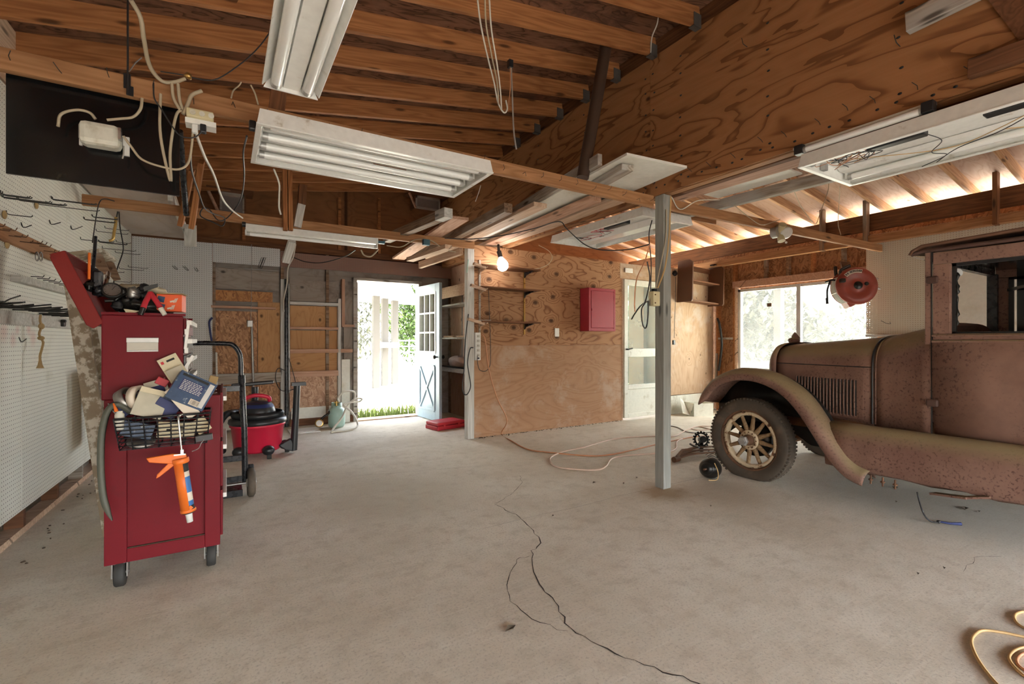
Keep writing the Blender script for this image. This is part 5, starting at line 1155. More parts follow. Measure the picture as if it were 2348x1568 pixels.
# ---- caulking gun hanging from the basket
cg = thing('caulking_gun', 'orange caulking gun with a blue and white cartridge hanging from the basket', 'caulking gun', cy(420, 1045, 2.70))
g0 = cy(414, 1052, 2.70); g1 = cy(432, 1172, 2.70); gd = (g1-g0).normalized(); gl = (g1-g0).length
obj('rod', MB().tube(spline([cy(411,953,2.72), cy(409,960,2.705), cy(413,1000,2.70), cy(418,1048,2.70)], 4)+[g0+gd*.03], .004, 8), m['chrome'], cg)
obj('rod_hook', MB().tube(spline([cy(411,956,2.72), cy(415,951,2.72), cy(422,950,2.74)], 4), .004, 8), m['chrome'], cg)
sx = gd.cross(V((0,1,0))).normalized()
GM_ = frame(gd, (0,0,1) if abs(gd.z) < .9 else (1,0,0)); dv = V((-.92,-.25,.0)); a_c = math.atan2(dv.dot(GM_ @ V((0,0,1))), dv.dot(GM_ @ V((0,1,0))))
obj('cradle', MB().lathe([(.0285,.0),(.0285,gl)], g0, gd, 24, True, a_c-PI*.5, a_c+PI*.5), m['orange'], cg, solid=.003)
obj('cap_ring', MB().lathe([(.03,-.004),(.033,0),(.033,.016),(.03,.02)], g0, gd, 24), m['orange'], cg)
obj('end_cap', MB().lathe([(.03,gl-.012),(.032,gl-.008),(.032,gl),(.006,gl+.002)], g0, gd, 24), m['orange'], cg)
ca = obj('cartridge', MB().lathe([(0,.012),(.0255,.012),(.0255,gl-.012),(.012,gl-.006)], g0, gd, 24), m['white_card'], cg)
for z0, z1, mt in ((.02,.06,'ink'), (.085,.16,'blue'), (.20,.222,'blue'), (.222,.26,'ink')): obj('label_band', MB().lathe([(.0259,z0),(.0259,z1)], g0, gd, 24), m[mt], ca)
obj('label_mark', MB().box(g0+gd*.232+V((.012,-.0235,0)), (.016,.002,.016), Matrix.Rotation(.8, 3, 'Y')), m['orange'], ca)
obj('nozzle', MB().lathe([(.015,0),(.0125,.055),(.0,.056)], g1-gd*.004, gd, 16), m['white_paint'], cg)
P = [cy(u,v,2.70) for u,v in ((335,1050),(342,1060),(385,1063),(362,1090),(358,1096),(364,1094),(405,1063),(428,1056),(428,1040),(395,1040))]
hb = MB(); n = len(P); o = V((0,.016,0)); hb.add([p-o*.5 for p in (P[0],P[1],P[2],P[6],P[7],P[8],P[9])]+[p+o*.5 for p in (P[0],P[1],P[2],P[6],P[7],P[8],P[9])], [tuple(range(7)),tuple(range(7,14))[::-1]]+[(i,7+i,7+(i+1)%7,(i+1)%7) for i in range(7)])
obj('handle', hb, m['orange'], cg, bevel=.004)
q_ = [cy(u,v,2.70) for u,v in ((386,1062),(360,1088),(358,1097),(366,1093),(408,1060))]
hb = MB(); hb.add([p-o*.35 for p in q_]+[p+o*.35 for p in q_], [tuple(range(5)),tuple(range(5,10))[::-1]]+[(i,5+i,5+(i+1)%5,(i+1)%5) for i in range(5)])
obj('trigger', hb, m['orange'], cg, bevel=.003)
obj('release', MB().box(g0-gd*.022, (.045,.02,.006)).box(g0-gd*.03+V((.01,0,.004)), (.012,.018,.02)), m['chrome'], cg)
wire('wire', [cy(470,1005,2.72), cy(462,1015,2.71), cy(455,1028,2.71), cy(440,1035,2.71)], .002, m['steel'], 'thin bent wire beside the caulking gun', 'wire')
card('black_bracket', cy(468, 1003, 2.73), .07, .03, .03, (0, -.1, 0), 'black', 'black plastic bracket wedged in the basket corner', 'bracket')
# strap
sp = spline([cy(u,v,2.80) for u,v in ((300,945),(272,928),(248,940),(234,985),(230,1040),(231,1090),(236,1140),(246,1172),(257,1193))], 5)
b = MB(); rows = []
for i, p in enumerate(sp):
    tn = (sp[min(i+1,len(sp)-1)]-sp[max(i-1,0)]).normalized(); sd = tn.cross(V((0,1,0))).normalized(); k = min(1, (len(sp)-1-i)/8+.15)
    rows.append([p-sd*.014*k+V((0,.01,0)), p-sd*.010*k-V((0,.006,0)), p+sd*.010*k-V((0,.006,0)), p+sd*.014*k+V((0,.01,0))])
b.grid(rows, True, True)
tag(obj('rubber_strip', b, m['grey_hose']), 'grey green rubber strip curving down the side of the red cart', 'strip')
# ================================================================== HAND TRUCK
ht = thing('hand_truck', 'black tubular hand truck standing behind the red cart', 'hand truck', (-.1, 4.15, 0))
hy = 4.2; R_ = .017
top = [(-.33,hy,1.08),(-.315,hy,1.13),(-.25,hy,1.178),(.0,hy,1.178),(.055,hy,1.165),(.09,hy,1.12),(.105,hy,1.06),(.108,hy,.92),(.112,hy,.87)]
obj('handle', MB().tube(spline(top, 4), R_, 12), m['black_metal'], ht)
for x0, x1 in ((.112,.135), (-.33,-.33)):
    obj('side_rail', MB().tube([(x0,hy-.0,.90),(x0+.004,hy-.025,.84),(x1-.005,hy-.03,.5),(x1,hy-.03,.10)], .021, 12), m['black_metal'], ht)
    obj('collar', MB().tube([(x0,hy,.93),(x0+.002,hy-.012,.87)], .025, 12), m['black_metal'], ht)
for z in (.835, .30, .14): obj('cross_bar', MB().b2((-.33, hy-.035, z-.022), (.118, hy-.02, z+.022)), m['black_metal'], ht, bevel=.003)
obj('toe_plate', MB().b2((-.36, hy, .012), (.12, hy+.34, .02)).b2((-.36, hy-.012, .0), (.12, hy, .05)), m['black_metal'], ht, bevel=.002)
for x in (.175, -.39):
    wv = obj('wheel', MB().lathe([(.03,-.024),(.09,-.028),(.108,-.016),(.108,.016),(.09,.028),(.03,.024)], (x, hy-.05, .108), (1,0,0), 28), m['rubber'], ht)
    obj('hub', MB().lathe([(0,-.034),(.03,-.034),(.03,.034),(0,.034)], (x, hy-.05, .108), (1,0,0), 16), m['galv'], wv)
obj('axle', MB().cyl((-.42,hy-.05,.108),(.215,hy-.05,.108),.009,8), m['steel'], ht)
obj('wheel_guard', MB().b2((.15, hy+.06, .10), (.20, hy+.085, .22)), m['black_metal'], ht, bevel=.01)
# ================================================================== SHOP VACUUM
vc = V((.30, 5.62, 0)); va = thing('shop_vacuum', 'red and black shop vacuum on casters beside the hand truck', 'vacuum', vc)
def vl(prof, mat, name, n=36, par=va): return obj(name, MB().lathe(prof, vc, (0,0,1), n), m[mat], par)
vl([(0,.055),(.205,.055),(.222,.075),(.248,.31),(.262,.315),(.262,.345),(0,.345)], 'red_plastic', 'tub')
vl([(0,.34),(.268,.34),(.275,.355),(.27,.385),(.245,.40),(.20,.41),(0,.41)], 'black', 'lid')
vl([(0,.40),(.165,.40),(.168,.45),(.155,.50),(.125,.545),(.07,.565),(0,.57)], 'black', 'motor_head')
vl([(.10,.555),(.135,.535),(.155,.505)], 'dark_blue', 'trim_ring')
obj('filter_band', MB().lathe([(.172,.43),(.172,.50)], vc, (0,0,1), 12, True, -2.3, -1.2), m['galv'], va); obj('label', MB().lathe([(.1735,.455),(.1735,.485)], vc, (0,0,1), 10, True, -2.15, -1.4), m['orange'], va)
hp = spline([vc+V((-.13,-.02,.565)), vc+V((-.11,-.03,.605)), vc+V((-.02,-.04,.63)), vc+V((.09,-.03,.605)), vc+V((.11,-.02,.56))], 5)
obj('carry_handle', MB().tube(hp, .021, 10), m['red_plastic'], va)
hose = [vc+V((.27*math.cos(a_), .27*math.sin(a_), .43+.012*math.sin(3*a_))) for a_ in [k*.2 for k in range(-14, 20)]]
ho = [vc+V((.215*math.cos(k*.2), .215*math.sin(k*.2), .428)) for k in range(-16, 12)]+[vc+V((-.22,.1,.45)), vc+V((-.30,-.05,.44)), vc+V((-.37,-.12,.30)), vc+V((-.36,-.10,.14)), vc+V((-.31,-.02,.08))]
sp = spline(ho, 8); obj('hose', MB().tube(sp, [.030+.004*(i % 2) for i in range(len(sp))], 10), m['black'], va)
for a_ in (-2.35, -1.25, -.1, 1.6):
    d = V((math.cos(a_), math.sin(a_), 0)); c = vc+d*.255
    ft = obj('caster_foot', MB().sphere(c+V((0,0,.085)), (.06,.06,.05), 14, 8), m['black'], va)
    obj('caster_wheel', MB().cyl(c+d*.02+V((-.02,0,.028)), c+d*.02+V((.02,0,.028)), .028, 14), m['caster'], ft)
wp_ = vc+V((.33,-.10,0))
obj('wand_holder', MB().prism([(-.12,.10),(.0,.16),(.05,.06),(.03,.02),(-.05,.04)], wp_+V((-.03,-.03,0)), (1,0,0), (0,0,1), (0,.06,0)), m['black'], va, bevel=.01)
tag(obj('vacuum_wand', MB().tube([wp_+V((0,0,.03)), wp_+V((.02,.0,.38)), wp_+V((.035,0,.72))], [.036,.034,.033], 14).box(wp_+V((.05,0,.735)), (.14,.08,.035)), m['black']), 'black vacuum wand standing upright at the side of the shop vacuum', 'wand')
nz = vc+V((-.02,.10,0))
fn = thing('floor_nozzle', 'wide black T shaped floor nozzle standing up behind the shop vacuum', 'nozzle', nz+V((0,0,.41)))
obj('neck', MB().tube([nz+V((0,.08,.40)), nz+V((0,.08,.70))], [.03,.034], 12), m['black'], fn)
obj('head', MB().box(nz+V((-.02,.08,.735)), (.40,.07,.035), Matrix.Rotation(-.05, 3, 'Y')), m['black'], fn, bevel=.01)
tag(obj('yard_stick', MB().bar(V((-.08, 7.1, .3)), V((-.09, 7.13, 1.05)), .02, .01), m['white_wood']), 'pale stick standing behind the shop vacuum', 'stick')
# ================================================================== BACK OF THE ROOM
gt = V((1.33, 6.86, 0)); tk = thing('gas_tank', 'pale green portable gas tank with hose by the back wall', 'tank', gt)
obj('tank', MB().lathe([(0,.0),(.085,.0),(.108,.03),(.112,.07),(.112,.20),(.10,.25),(.06,.285),(.03,.295),(0,.295)], gt, (0,0,1), 28), m['tank'], tk)
obj('collar', MB().lathe([(.07,.27),(.07,.34),(.065,.34),(.065,.27)], gt, (0,0,1), 18, True, .4, 5.4), m['tank'], tk)
obj('valve', MB().cyl(gt+V((0,0,.28)), gt+V((0,0,.36)), .018, 10).cyl(gt+V((-.03,0,.34)), gt+V((.03,0,.34)), .012, 10), m['brass'], tk)
obj('label', MB().lathe([(.1125,.20),(.1125,.24)], gt, (0,0,1), 8, True, -2.2, -1.6), m['white_paint'], tk)
hp = [gt+V(p) for p in ((.03,0,.35),(.0,-.10,.42),(.08,-.12,.50),(.22,-.08,.48),(.20,-.10,.36),(.06,-.16,.32),(.16,-.2,.22),(.22,-.28,.06),(.12,-.38,.015),(-.10,-.42,.015),(-.14,-.40,.02),(.02,-.24,.16),(.12,-.12,.30),(.24,-.05,.38),(.34,-.02,.37),(.30,-.0,.33),(.16,.02,.33))]
obj('hose', MB().tube(spline(hp, 7), .013, 8), m['white_cable'], tk)
wire('air_fitting', [gt+V((-.22,-.02,.05)), gt+V((-.2,-.05,.14)), gt+V((-.12,-.05,.2)), gt+V((-.08,-.0,.24))], .016, m['greasy'], 'dark twisted fitting leaning on the green tank', 'fitting')
gg = thing('pressure_gauge', 'brass pressure gauge lying beside the green tank', 'gauge', gt+V((-.22,-.06,.08)))
obj('case', MB().lathe([(0,-.03),(.05,-.03),(.055,-.02),(.055,.0),(.045,.004),(0,.004)], gt+V((-.24,-.08,.085)), V((-.25,-.95,.2)), 24), m['brass'], gg)
obj('face', MB().lathe([(0,.0045),(.04,.0045)], gt+V((-.24,-.08,.085)), V((-.25,-.95,.2)), 24), m['white_paint'], gg)
tag(obj('floor_grate', MB().b2((.72, 6.60, .001), (1.08, 6.95, .012)).b2((.78, 6.66, .012), (1.02, 6.9, .016))  , m['white_enamel']), 'flat pale plate lying on the floor near the green tank', 'plate')
# red case on the floor
rcM = T((2.60, 6.02, .0)) @ Matrix.Rotation(.20, 4, 'Z')
rc_ = thing('flat_case', 'flat red case lying on the floor by the partition end', 'case', M=rcM)
obj('shell', MB().box((0,0,.03), (.46,.30,.056)), m['red_case'], rc_, rcM, bevel=.012)
obj('lid', MB().box((0,0,.082), (.45,.29,.046)), m['red_case'], rc_, rcM, bevel=.014)
for x in (-.12, .12): obj('latch', MB().box((x,-.152,.06), (.035,.008,.03)), m['red_case'], rc_, rcM)
tag(obj('shim', MB().box((2.93, 6.2, .015), (.14,.3,.026), Matrix.Rotation(.2, 3, 'Z')), m['red_case'], bevel=.004), 'thin red slab behind the flat red case', 'slab')
# nook shelves: boards running front to back beside the open door
def nook(z0, z1, y0, y1, mat, lab, x0=2.955): return tag(obj('nook_shelf', MB().b2((x0, y0, z0), (3.22, y1, z1)), m[mat], bevel=.003), lab, 'shelf', 'shelves in the nook by the door')
nook(1.99, 2.03, 5.36, 7.16, 'pale_wood', 'thick topmost plank shelf in the nook beside the open door')
tag(obj('shelf_edge', MB().b2((2.93, 5.36, 1.86), (2.955, 7.16, 2.03)), m['pale_wood'], bevel=.003), 'whitish front board of the topmost nook shelf', 'board')
nook(1.735, 1.76, 5.36, 7.16, 'old_grey', 'thin second shelf in the nook beside the open door')
nook(1.225, 1.25, 5.36, 7.16, 'old_grey', 'middle shelf littered with scraps in the nook')
nook(.72, .79, 5.36, 7.16, 'white_wood', 'lowest thick white shelf in the nook')
tag(obj('shelf_mesh', MB().grid([[V((2.945+.0, y, z)) for z in (.79,.81)] for y in (5.4, 7.1)], False), m['hook'], solid=.004), 'strip of dark wire mesh on the lowest nook shelf', 'mesh')
pb = V((3.08, 6.65, .79)); b = blob(pb+V((0,0,.085)), (.12,.26,.085), 31, 16, .3)
tag(obj('paper_bag', b, m['bag']), 'crumpled pinkish bag on the lowest nook shelf', 'bag')
bc = aY(1062, 838, 6.0); cn = thing('tin_can', 'blue and white tin on the lowest nook shelf', 'tin', (3.06, 5.95, .792))
obj('can', MB().lathe([(0,0),(.06,0),(.06,.20),(0,.20)], (3.06, 5.95, .792), (0,0,1), 20), m['white_enamel'], cn)
obj('label', MB().lathe([(.0605,.05),(.0605,.16)], (3.06, 5.95, .792), (0,0,1), 20), m['blue'], cn)
for i, (y, dx) in enumerate(((6.2,.0),(6.5,.05),(6.9,.02))):
    tag(obj('wood_scrap', MB().box((3.02+dx, y, 1.265), (.06,.16,.025), Matrix.Rotation(.4*i, 3, 'Z')), m['pale_wood']), '%s scrap of wood on the middle nook shelf' % ('front','middle','rear')[i], 'scrap')
tag(obj('shelf_standard', MB().b2((3.205, 6.75, .9), (3.222, 6.78, 2.0)), m['steel']), 'rusted slotted strip on the side of the shelf nook', 'strip')
tag(obj('nook_stud', MB().b2((2.9, 7.14, 0), (2.98, 7.19, 1.9)), m['old_brown']), 'dark stud behind the open door in the shelf nook', 'stud')
wire('cord', [aY(1040,955,6.4), aY(1052,975,6.2), aY(1056,985,6.1), aY(1062,970,6.1)], .005, m['cable'], 'short cord end on the floor behind the red case', 'cord')
# black loop of cord on the partition post
wire('cord', [aY(1074,720,5.1), aY(1069,760,5.1), aY(1066,800,5.1), aY(1064,850,5.1), aY(1060,885,5.1), aY(1064,903,5.1), aY(1072,903,5.1), aY(1079,885,5.1), aY(1075,855,5.1), aY(1072,830,5.1), aY(1078,800,5.1), aY(1085,797,5.1)], .007, m['black_cable'], 'black cord looping down the white partition post', 'cord')
ps = thing('power_strip', 'white multi outlet power strip mounted upright at the partition edge', 'power strip', (2.665, 5.17, 1.12))
obj('body', MB().b2((2.615, 5.14, .96), (2.69, 5.184, 1.30)), m['white_enamel'], ps, bevel=.006)
for k in range(5): o = obj('outlet', MB().b2((2.632, 5.137, 1.235-k*.058), (2.675, 5.141, 1.275-k*.058)), m['cream_paint'], ps); obj('slot', MB().b2((2.643, 5.1355, 1.245-k*.058), (2.647, 5.1375, 1.265-k*.058)).b2((2.659, 5.1355, 1.245-k*.058), (2.663, 5.1375, 1.265-k*.058)), m['ink'], o)
obj('switch', MB().b2((2.64, 5.134, .975), (2.668, 5.141, .995)), m['black'], ps)
# shelves on black brackets
SX0, SX1 = 2.62, 3.47
for z, lab, th in ((2.105, 'topmost', .022), (1.845, 'middle', .02), (1.43, 'lowest', .02)):
    s = thing('wall_shelf', '%s black bracketed shelf on the knotty partition' % lab, 'shelf', ((SX0+SX1)/2, 5.08, z), 'bracketed shelves on the partition')
    obj('board', MB().b2((SX0, 4.97, z-th/2), (SX1, 5.19, z+th/2)), m['dark_beam'], s, bevel=.003)
    for x in (2.70, 3.36):
        obj('bracket', MB().prism([(0,-.012),(-.20,-.012),(-.20,-.022),(-.03,-.055),(0,-.085)], (x-.008, 5.185, z), (0,1,0), (0,0,1), (.016,0,0)), m['black_metal' if x > 3 else 'pale_wood'], s)
for x, z0, z1 in ((2.70, 1.30, 2.2), (3.36, 1.28, 2.12)):
    tag(obj('shelf_standard', MB().b2((x-.012, 5.184, z0), (x+.012, 5.198, z1)), m['brass' if x > 3 else 'old_grey']), ('brassy slotted shelf strip on the knotty partition' if x > 3 else 'wooden shelf strip beside the partition end post'), 'strip')
for u, v, w_, lab in ((1108, 610, .16, 'topmost'), (1105, 660, .2, 'middle'), (1100, 737, .22, 'lowest')):
    p = aY(u, v, 5.0); tag(obj('wood_scrap', MB().box(p+V((-.05,.0,.0)), (w_,.05,.03), Matrix.Rotation(.25, 3, 'Y')), m['pale_wood']), 'pale splintered stick lying at the end of the %s bracketed shelf' % lab, 'stick')
tag(obj('roll_scrap', MB().tube([aY(1093,737,5.02), aY(1125,736,5.02)], .018, 8), m['old_grey']), 'thin dusty roll lying on the lowest bracketed shelf', 'roll')
wire('cord', [aY(1120,660,5.16), aY(1123,740,5.16), aY(1125,800,5.16), aY(1124,835,5.14), aY(1115,850,5.12), aY(1100,848,5.12), aY(1095,830,5.12), aY(1095,815,5.12)], .004, m['black_cable'], 'dark thin cord hanging past the shelves to the power strip', 'cord')
wire('cord', [aY(1235,562,5.15), aY(1258,575,5.1), aY(1266,590,5.08), aY(1258,605,5.08), aY(1240,614,5.1), aY(1220,618,5.12)], .004, m['cable'], 'cream wire curling at the top of the partition', 'cord')
tag(obj('garden_tool', MB().bar(aY(1070,625,5.15), aY(1074,595,5.15), .015, .01), m['tank']), 'green strip tucked at the top of the partition end post', 'strip')
tag(obj('switch_plate', MB().box(aY(1277,762,5.188), (.075,.008,.115)), m['white_enamel'], bevel=.003), 'small white cover plate on the knotty partition', 'plate')
# red wall cabinet
RX0, RX1, RY, RZ0, RZ1 = 4.315, 4.79, 4.985, 1.335, 1.935
rk = thing('wall_cabinet', 'red metal wall cabinet on the knotty partition', 'cabinet', ((RX0+RX1)/2, 5.18, RZ0))
obj('body', MB().b2((RX0-.02, RY+.02, RZ0), (RX1, 5.183, RZ1)), m['red_cab'], rk, bevel=.004)
dr = obj('door', MB().b2((RX0+.02, RY+.004, RZ0+.045), (RX1-.035, RY+.02, RZ1-.04)), m['red_cab'], rk, bevel=.004)
obj('frame', MB().b2((RX0-.02, RY+.008, RZ0), (RX0+.015, RY+.02, RZ1)).b2((RX1-.03, RY+.008, RZ0), (RX1, RY+.02, RZ1)).b2((RX0+.015, RY+.008, RZ1-.035), (RX1-.03, RY+.02, RZ1)).b2((RX0+.015, RY+.008, RZ0), (RX1-.03, RY+.02, RZ0+.04)), m['red_cab'], rk, bevel=.002)
obj('latch', MB().box((RX0+.03, RY-.002, 1.63), (.016,.014,.03)), m['red_cab'], dr)
for z in (RZ0+.13, RZ1-.13): obj('hinge', MB().cyl((RX1-.03, RY+.004, z-.03), (RX1-.03, RY+.004, z+.03), .006, 8), m['red_cab'], dr)
obj('side_slot', MB().b2((RX0-.024, 5.03, RZ1-.07), (RX0-.019, 5.15, RZ1-.06)), m['red_cab'], rk)
tag(obj('switch_plate', MB().box(aY(1442, 620, 5.18), (.16,.01,.07)), m['white_enamel'], bevel=.003), 'pale metal plate above the cream screen door', 'plate')
# corner shelf unit
cu = thing('corner_shelf', 'brown stained shelf unit hanging crooked on the upright grained plywood', 'shelf unit', (6.78, 5.05, 1.83))
Mc = T((6.78, 5.05, 2.15)) @ Matrix.Rotation(.05, 4, 'Y'); r_ = [(-.15,-.34),(.13,-.34),(.15,-.31),(.14,.29),(.08,.34),(-.15,.34)]
for x in (-.40, .40): obj('side_board', MB().prism([(-p[0], p[1]) for p in r_][::-1], (x-.012,0,0), (0,1,0), (0,0,1), (.024,0,0)), m['brown_plain'], cu, Mc)
for z in (-.31, .02): obj('shelf', MB().box((0,.03,z), (.78,.20,.022)), m['brown_wood'], cu, Mc)
obj('rail', MB().box((0,.13,.26), (.78,.02,.08)), m['brown_wood'], cu, Mc)
for x in (-.36,): obj('bracket', MB().box((x+.70,.0,.35), (.12,.10,.02)), m['black_metal'], cu, Mc)
pc = thing('pendant_switch', 'dark cord with a black switch end hanging on the upright grained plywood', 'switch', aY(1549, 636, 5.15))
obj('cord', MB().tube(spline([aY(1549,635,5.15), aY(1549,680,5.14), aY(1547,730,5.13), aY(1546,775,5.12)], 4), .004, 6), m['black_cable'], pc); obj('switch', MB().box(aY(1545,785,5.12), (.045,.03,.075)), m['black'], pc, bevel=.006)
tag(obj('hook_block', blob(aY(1548, 626, 5.17), (.05,.03,.04), 8, 10, .5), m['greasy']), 'dark knob at the top of the hanging switch cord', 'knob')
# white open carton on the floor
bxM = T((6.55, 4.93, 0)) @ Matrix.Rotation(-.35, 4, 'Z'); bx = thing('floor_box', 'dirty white open box on the floor below the plywood wall', 'box', M=bxM)
obj('box', MB().b2((-.17,-.14,0), (.17,-.125,.20)).b2((-.17,.125,0), (.17,.14,.20)).b2((-.17,-.125,0), (-.155,.125,.20)).b2((.155,-.125,0), (.17,.125,.20)).b2((-.155,-.125,0), (.155,.125,.012)), m['cream_paint'], bx, bxM)
obj('flap', MB().add([V((-.17,-.14,.20)),V((-.17,.14,.20)),V((-.30,.05,.28)),V((-.34,-.10,.05)),V((-.24,-.14,.02))], [(0,1,2,3,4)]), m['cream_paint'], bx, bxM, solid=.008)
# odd bits in the stud corner by the window
tag(obj('hose_scrap', MB().tube(spline([aX(1645,730,7.22), aX(1650,745,7.2), aX(1655,790,7.22), aX(1648,850,7.22)], 4), .02, 8), m['greasy']), 'dark hose hanging in the stud corner by the window', 'hose')
tag(obj('metal_strip', MB().bar(aX(1643,810,7.24), aX(1641,888,7.24), .03, .03), m['steel']), 'grey metal strip standing in the stud corner', 'strip')
# ---- hose reel
rn = V((-.68, -.73, .08)).normalized(); rp = V((6.72, 2.76, 1.885)); RR = .235
hr = thing('hose_reel', 'dull red retractable hose reel hanging beside the window', 'hose reel', rp)
obj('drum_face', MB().lathe([(0,.026),(.05,.026),(.06,.018),(.12,.018),(.125,.024),(.185,.022),(.225,.008),(RR,-.01),(RR,-.02),(0,-.02)], rp, rn, 40), m['reel_red'], hr)
obj('plate', MB().lathe([(0,-.17),(RR,-.17),(RR,-.155),(0,-.155)], rp, rn, 40), m['reel_red'], hr)
obj('spool', MB().lathe([(.15,-.155),(.15,-.02)], rp, rn, 30), m['reel_red'], hr)
obj('coiled_hose', MB().lathe([(.15+.0,-.15),(.20,-.14),(.19,-.12),(.205,-.10),(.19,-.085),(.205,-.065),(.19,-.05),(.15,-.03)], rp, rn, 30), m['black'], hr)
RM = frame(rn, (0,0,1))
def rl(a, r, z): return rp+RM @ V((z, r*math.cos(a), r*math.sin(a)))
b = MB()
for zz in (-.04, -.065, -.09, -.115, -.14):
    b.tube([rl(a_, RR-.004, zz) for a_ in [PI+ -.5+k*.12 for k in range(22)]], .006, 6)
for a_ in (PI-.5, PI+.35, PI+1.1, PI+1.9): b.tube([rl(a_, RR-.002, -.02), rl(a_, RR-.002, -.16)], .007, 6)
obj('guard_bars', b, m['white_enamel'], hr)
for a_ in (PI+1.25,): obj('guard_foot', MB().add([rl(PI+1.05,RR,-.02), rl(PI+1.5,RR,-.02), rl(PI+1.28,RR+.045,-.02), rl(PI+1.05,RR,-.16), rl(PI+1.5,RR,-.16), rl(PI+1.28,RR+.045,-.16)], [(0,1,2),(3,5,4),(0,2,5,3),(2,1,4,5)]), m['reel_red'], hr)
obj('hub', MB().lathe([(0,.034),(.04,.033),(.05,.026)], rp, rn, 20), m['greasy'], hr)
hc = rp+RM @ V((.02,.095,.02)); obj('hub_bolt', MB().lathe([(0,.012),(.02,.012),(.024,0)], hc, rn, 12), m['greasy'], hr)
# label band with its lettering, curved over the top of the drum face
a0, a1 = 2.40, 1.28
# local frame of the drum face as seen from the front: right = -y axis of RM, up = z
fr_ = RM @ V((0,1,0)); fu_ = RM @ V((0,0,1))
def face(a, r, z): return rp+rn*z+fr_*(r*math.cos(a))+fu_*(r*math.sin(a))
N = 18
lb = obj('label', MB().grid([[face(a0+(a1-a0)*k/N, .158, .0262) for k in range(N+1)], [face(a0+(a1-a0)*k/N, .205, .0212) for k in range(N+1)]], False), m['white_card'], hr, solid=.001)
txt = 'THE RETRIEVER'
for i, ch in enumerate(txt):
    if ch == ' ': continue
    cu_ = bpy.data.curves.new('letter', 'FONT'); cu_.body = ch; cu_.size = .036; cu_.align_x = 'CENTER'; cu_.align_y = 'CENTER'; cu_.extrude = .0006; cu_.offset = .0007
    tmp = bpy.data.objects.new('letter', cu_); COL.objects.link(tmp); bpy.context.view_layer.update()
    me2 = bpy.data.meshes.new_from_object(tmp.evaluated_get(bpy.context.evaluated_depsgraph_get())); bpy.data.objects.remove(tmp)
    a_ = a0+(a1-a0)*(.05+.9*i/(len(txt)-1)); up_ = fr_*math.cos(a_)+fu_*math.sin(a_); rt = fr_*math.sin(a_)-fu_*math.cos(a_)
    me2.materials.append(m['ink']); lo_ = bpy.data.objects.new('letter', me2); COL.objects.link(lo_)
    lo_.matrix_basis = T(face(a_, .182, .0265)) @ Matrix((rt, up_, rt.cross(up_))).transposed().to_4x4(); put(lo_, lb)
obj('base_bracket', MB().bar(rp-rn*.09+V((.06,.10,.22)), rp-rn*.09+V((.10,.14,.34)), .10, .03).bar(rp-rn*.17+V((0,0,.1)), rp-rn*.17+V((.08,.12,.36)), .06, .02), m['rusty'], hr)
obj('hose_guide', MB().tube(spline([face(2.5,.2,-.05), face(2.2,.26,-.05), face(1.75,.275,-.05)], 4), .018, 8), m['black'], hr)
obj('lever', MB().box(face(2.80,.185,.03), (.06,.06,.05), RM), m['greasy'], hr, bevel=.01)
for a_ in (.35, -.1): obj('mount_bolt', MB().tube([face(a_,RR-.01,-.08), face(a_,RR+.06,-.09)], .014, 8), m['chrome'], hr)
he = [face(2.75,.22,-.06), face(2.8,.27,-.06), face(2.95,.33,-.06), aX(1903,645,6.5), aX(1897,665,6.48), aX(1897,690,6.48)]
obj('hose_tail', MB().tube(spline(he, 5), .012, 8), m['black'], hr); obj('coupling', MB().tube([aX(1896,683,6.48), aX(1897,697,6.48)], .017, 8), m['greasy'], hr)
wire('valve_pipe', [aX(1915,612,7.0), aX(1917,630,6.95), aX(1922,642,6.9), aX(1935,636,6.85)], .022, m['greasy'], 'dark valve pipe on the stud left of the hose reel', 'pipe')
wire('pegboard_hook', [aX(2020,735,WX-.04), aX(2032,741,WX-.06), aX(2042,742,WX-.06), aX(2040,738,WX-.04)], .003, m['hook'], 'small wire hook on the cream pegboard below the hose reel', 'hook')
# ================================================================== OLD CAR
XC = 4.655
car = thing('vintage_car', 'rusty brown vintage car with wooden spoked wheels', 'car', (XC, 1.2, 0))
RU = m['rust']
def section(y, hw, ztop, zbot, crown, shoulder, n=10):
    """half arch cross section from left bottom, over the top, to right bottom"""
    pts = [V((XC-hw, y, zbot)), V((XC-hw, y, zbot+(shoulder-zbot)*.5))]
    for k in range(n+1):
        a = PI/2*k/n; e = crown
        pts.append(V((XC-hw*math.cos(a)**e, y, shoulder+(ztop-shoulder)*math.sin(a)**e)))
    r = [V((2*XC-p.x, p.y, p.z)) for p in pts[:-1]][::-1]
    return pts+r
# hood halves: side panel with louvres, and the top
hs = []
for k in range(9):
    f = k/8; y = 2.385-f*.80
    hs.append(section(y, .40+.125*f, 1.165+.07*f, .55, .62, .94))
hb = MB(); hb.grid(hs)
hood = obj('hood', hb, RU, car, solid=.004)
def hx(y, out=.003): f = (2.385-y)/.80; return XC-(.40+.125*f)-out
# seams
obj('hood_seam', MB().tube([V((hx(2.38, .0), 2.38, 1.0)), V((hx(1.60, .0), 1.60, 1.0))], .0035, 6), m['black'], hood)
obj('hood_bead', MB().tube([p+V((0,.004,.0)) for p in section(1.592, .529, 1.239, .58, .62, .94)], .008, 6), m['black'], hood)
obj('hood_bead', MB().tube([p for p in section(1.572, .534, 1.241, .58, .62, .94)], .006, 6), RU, hood)
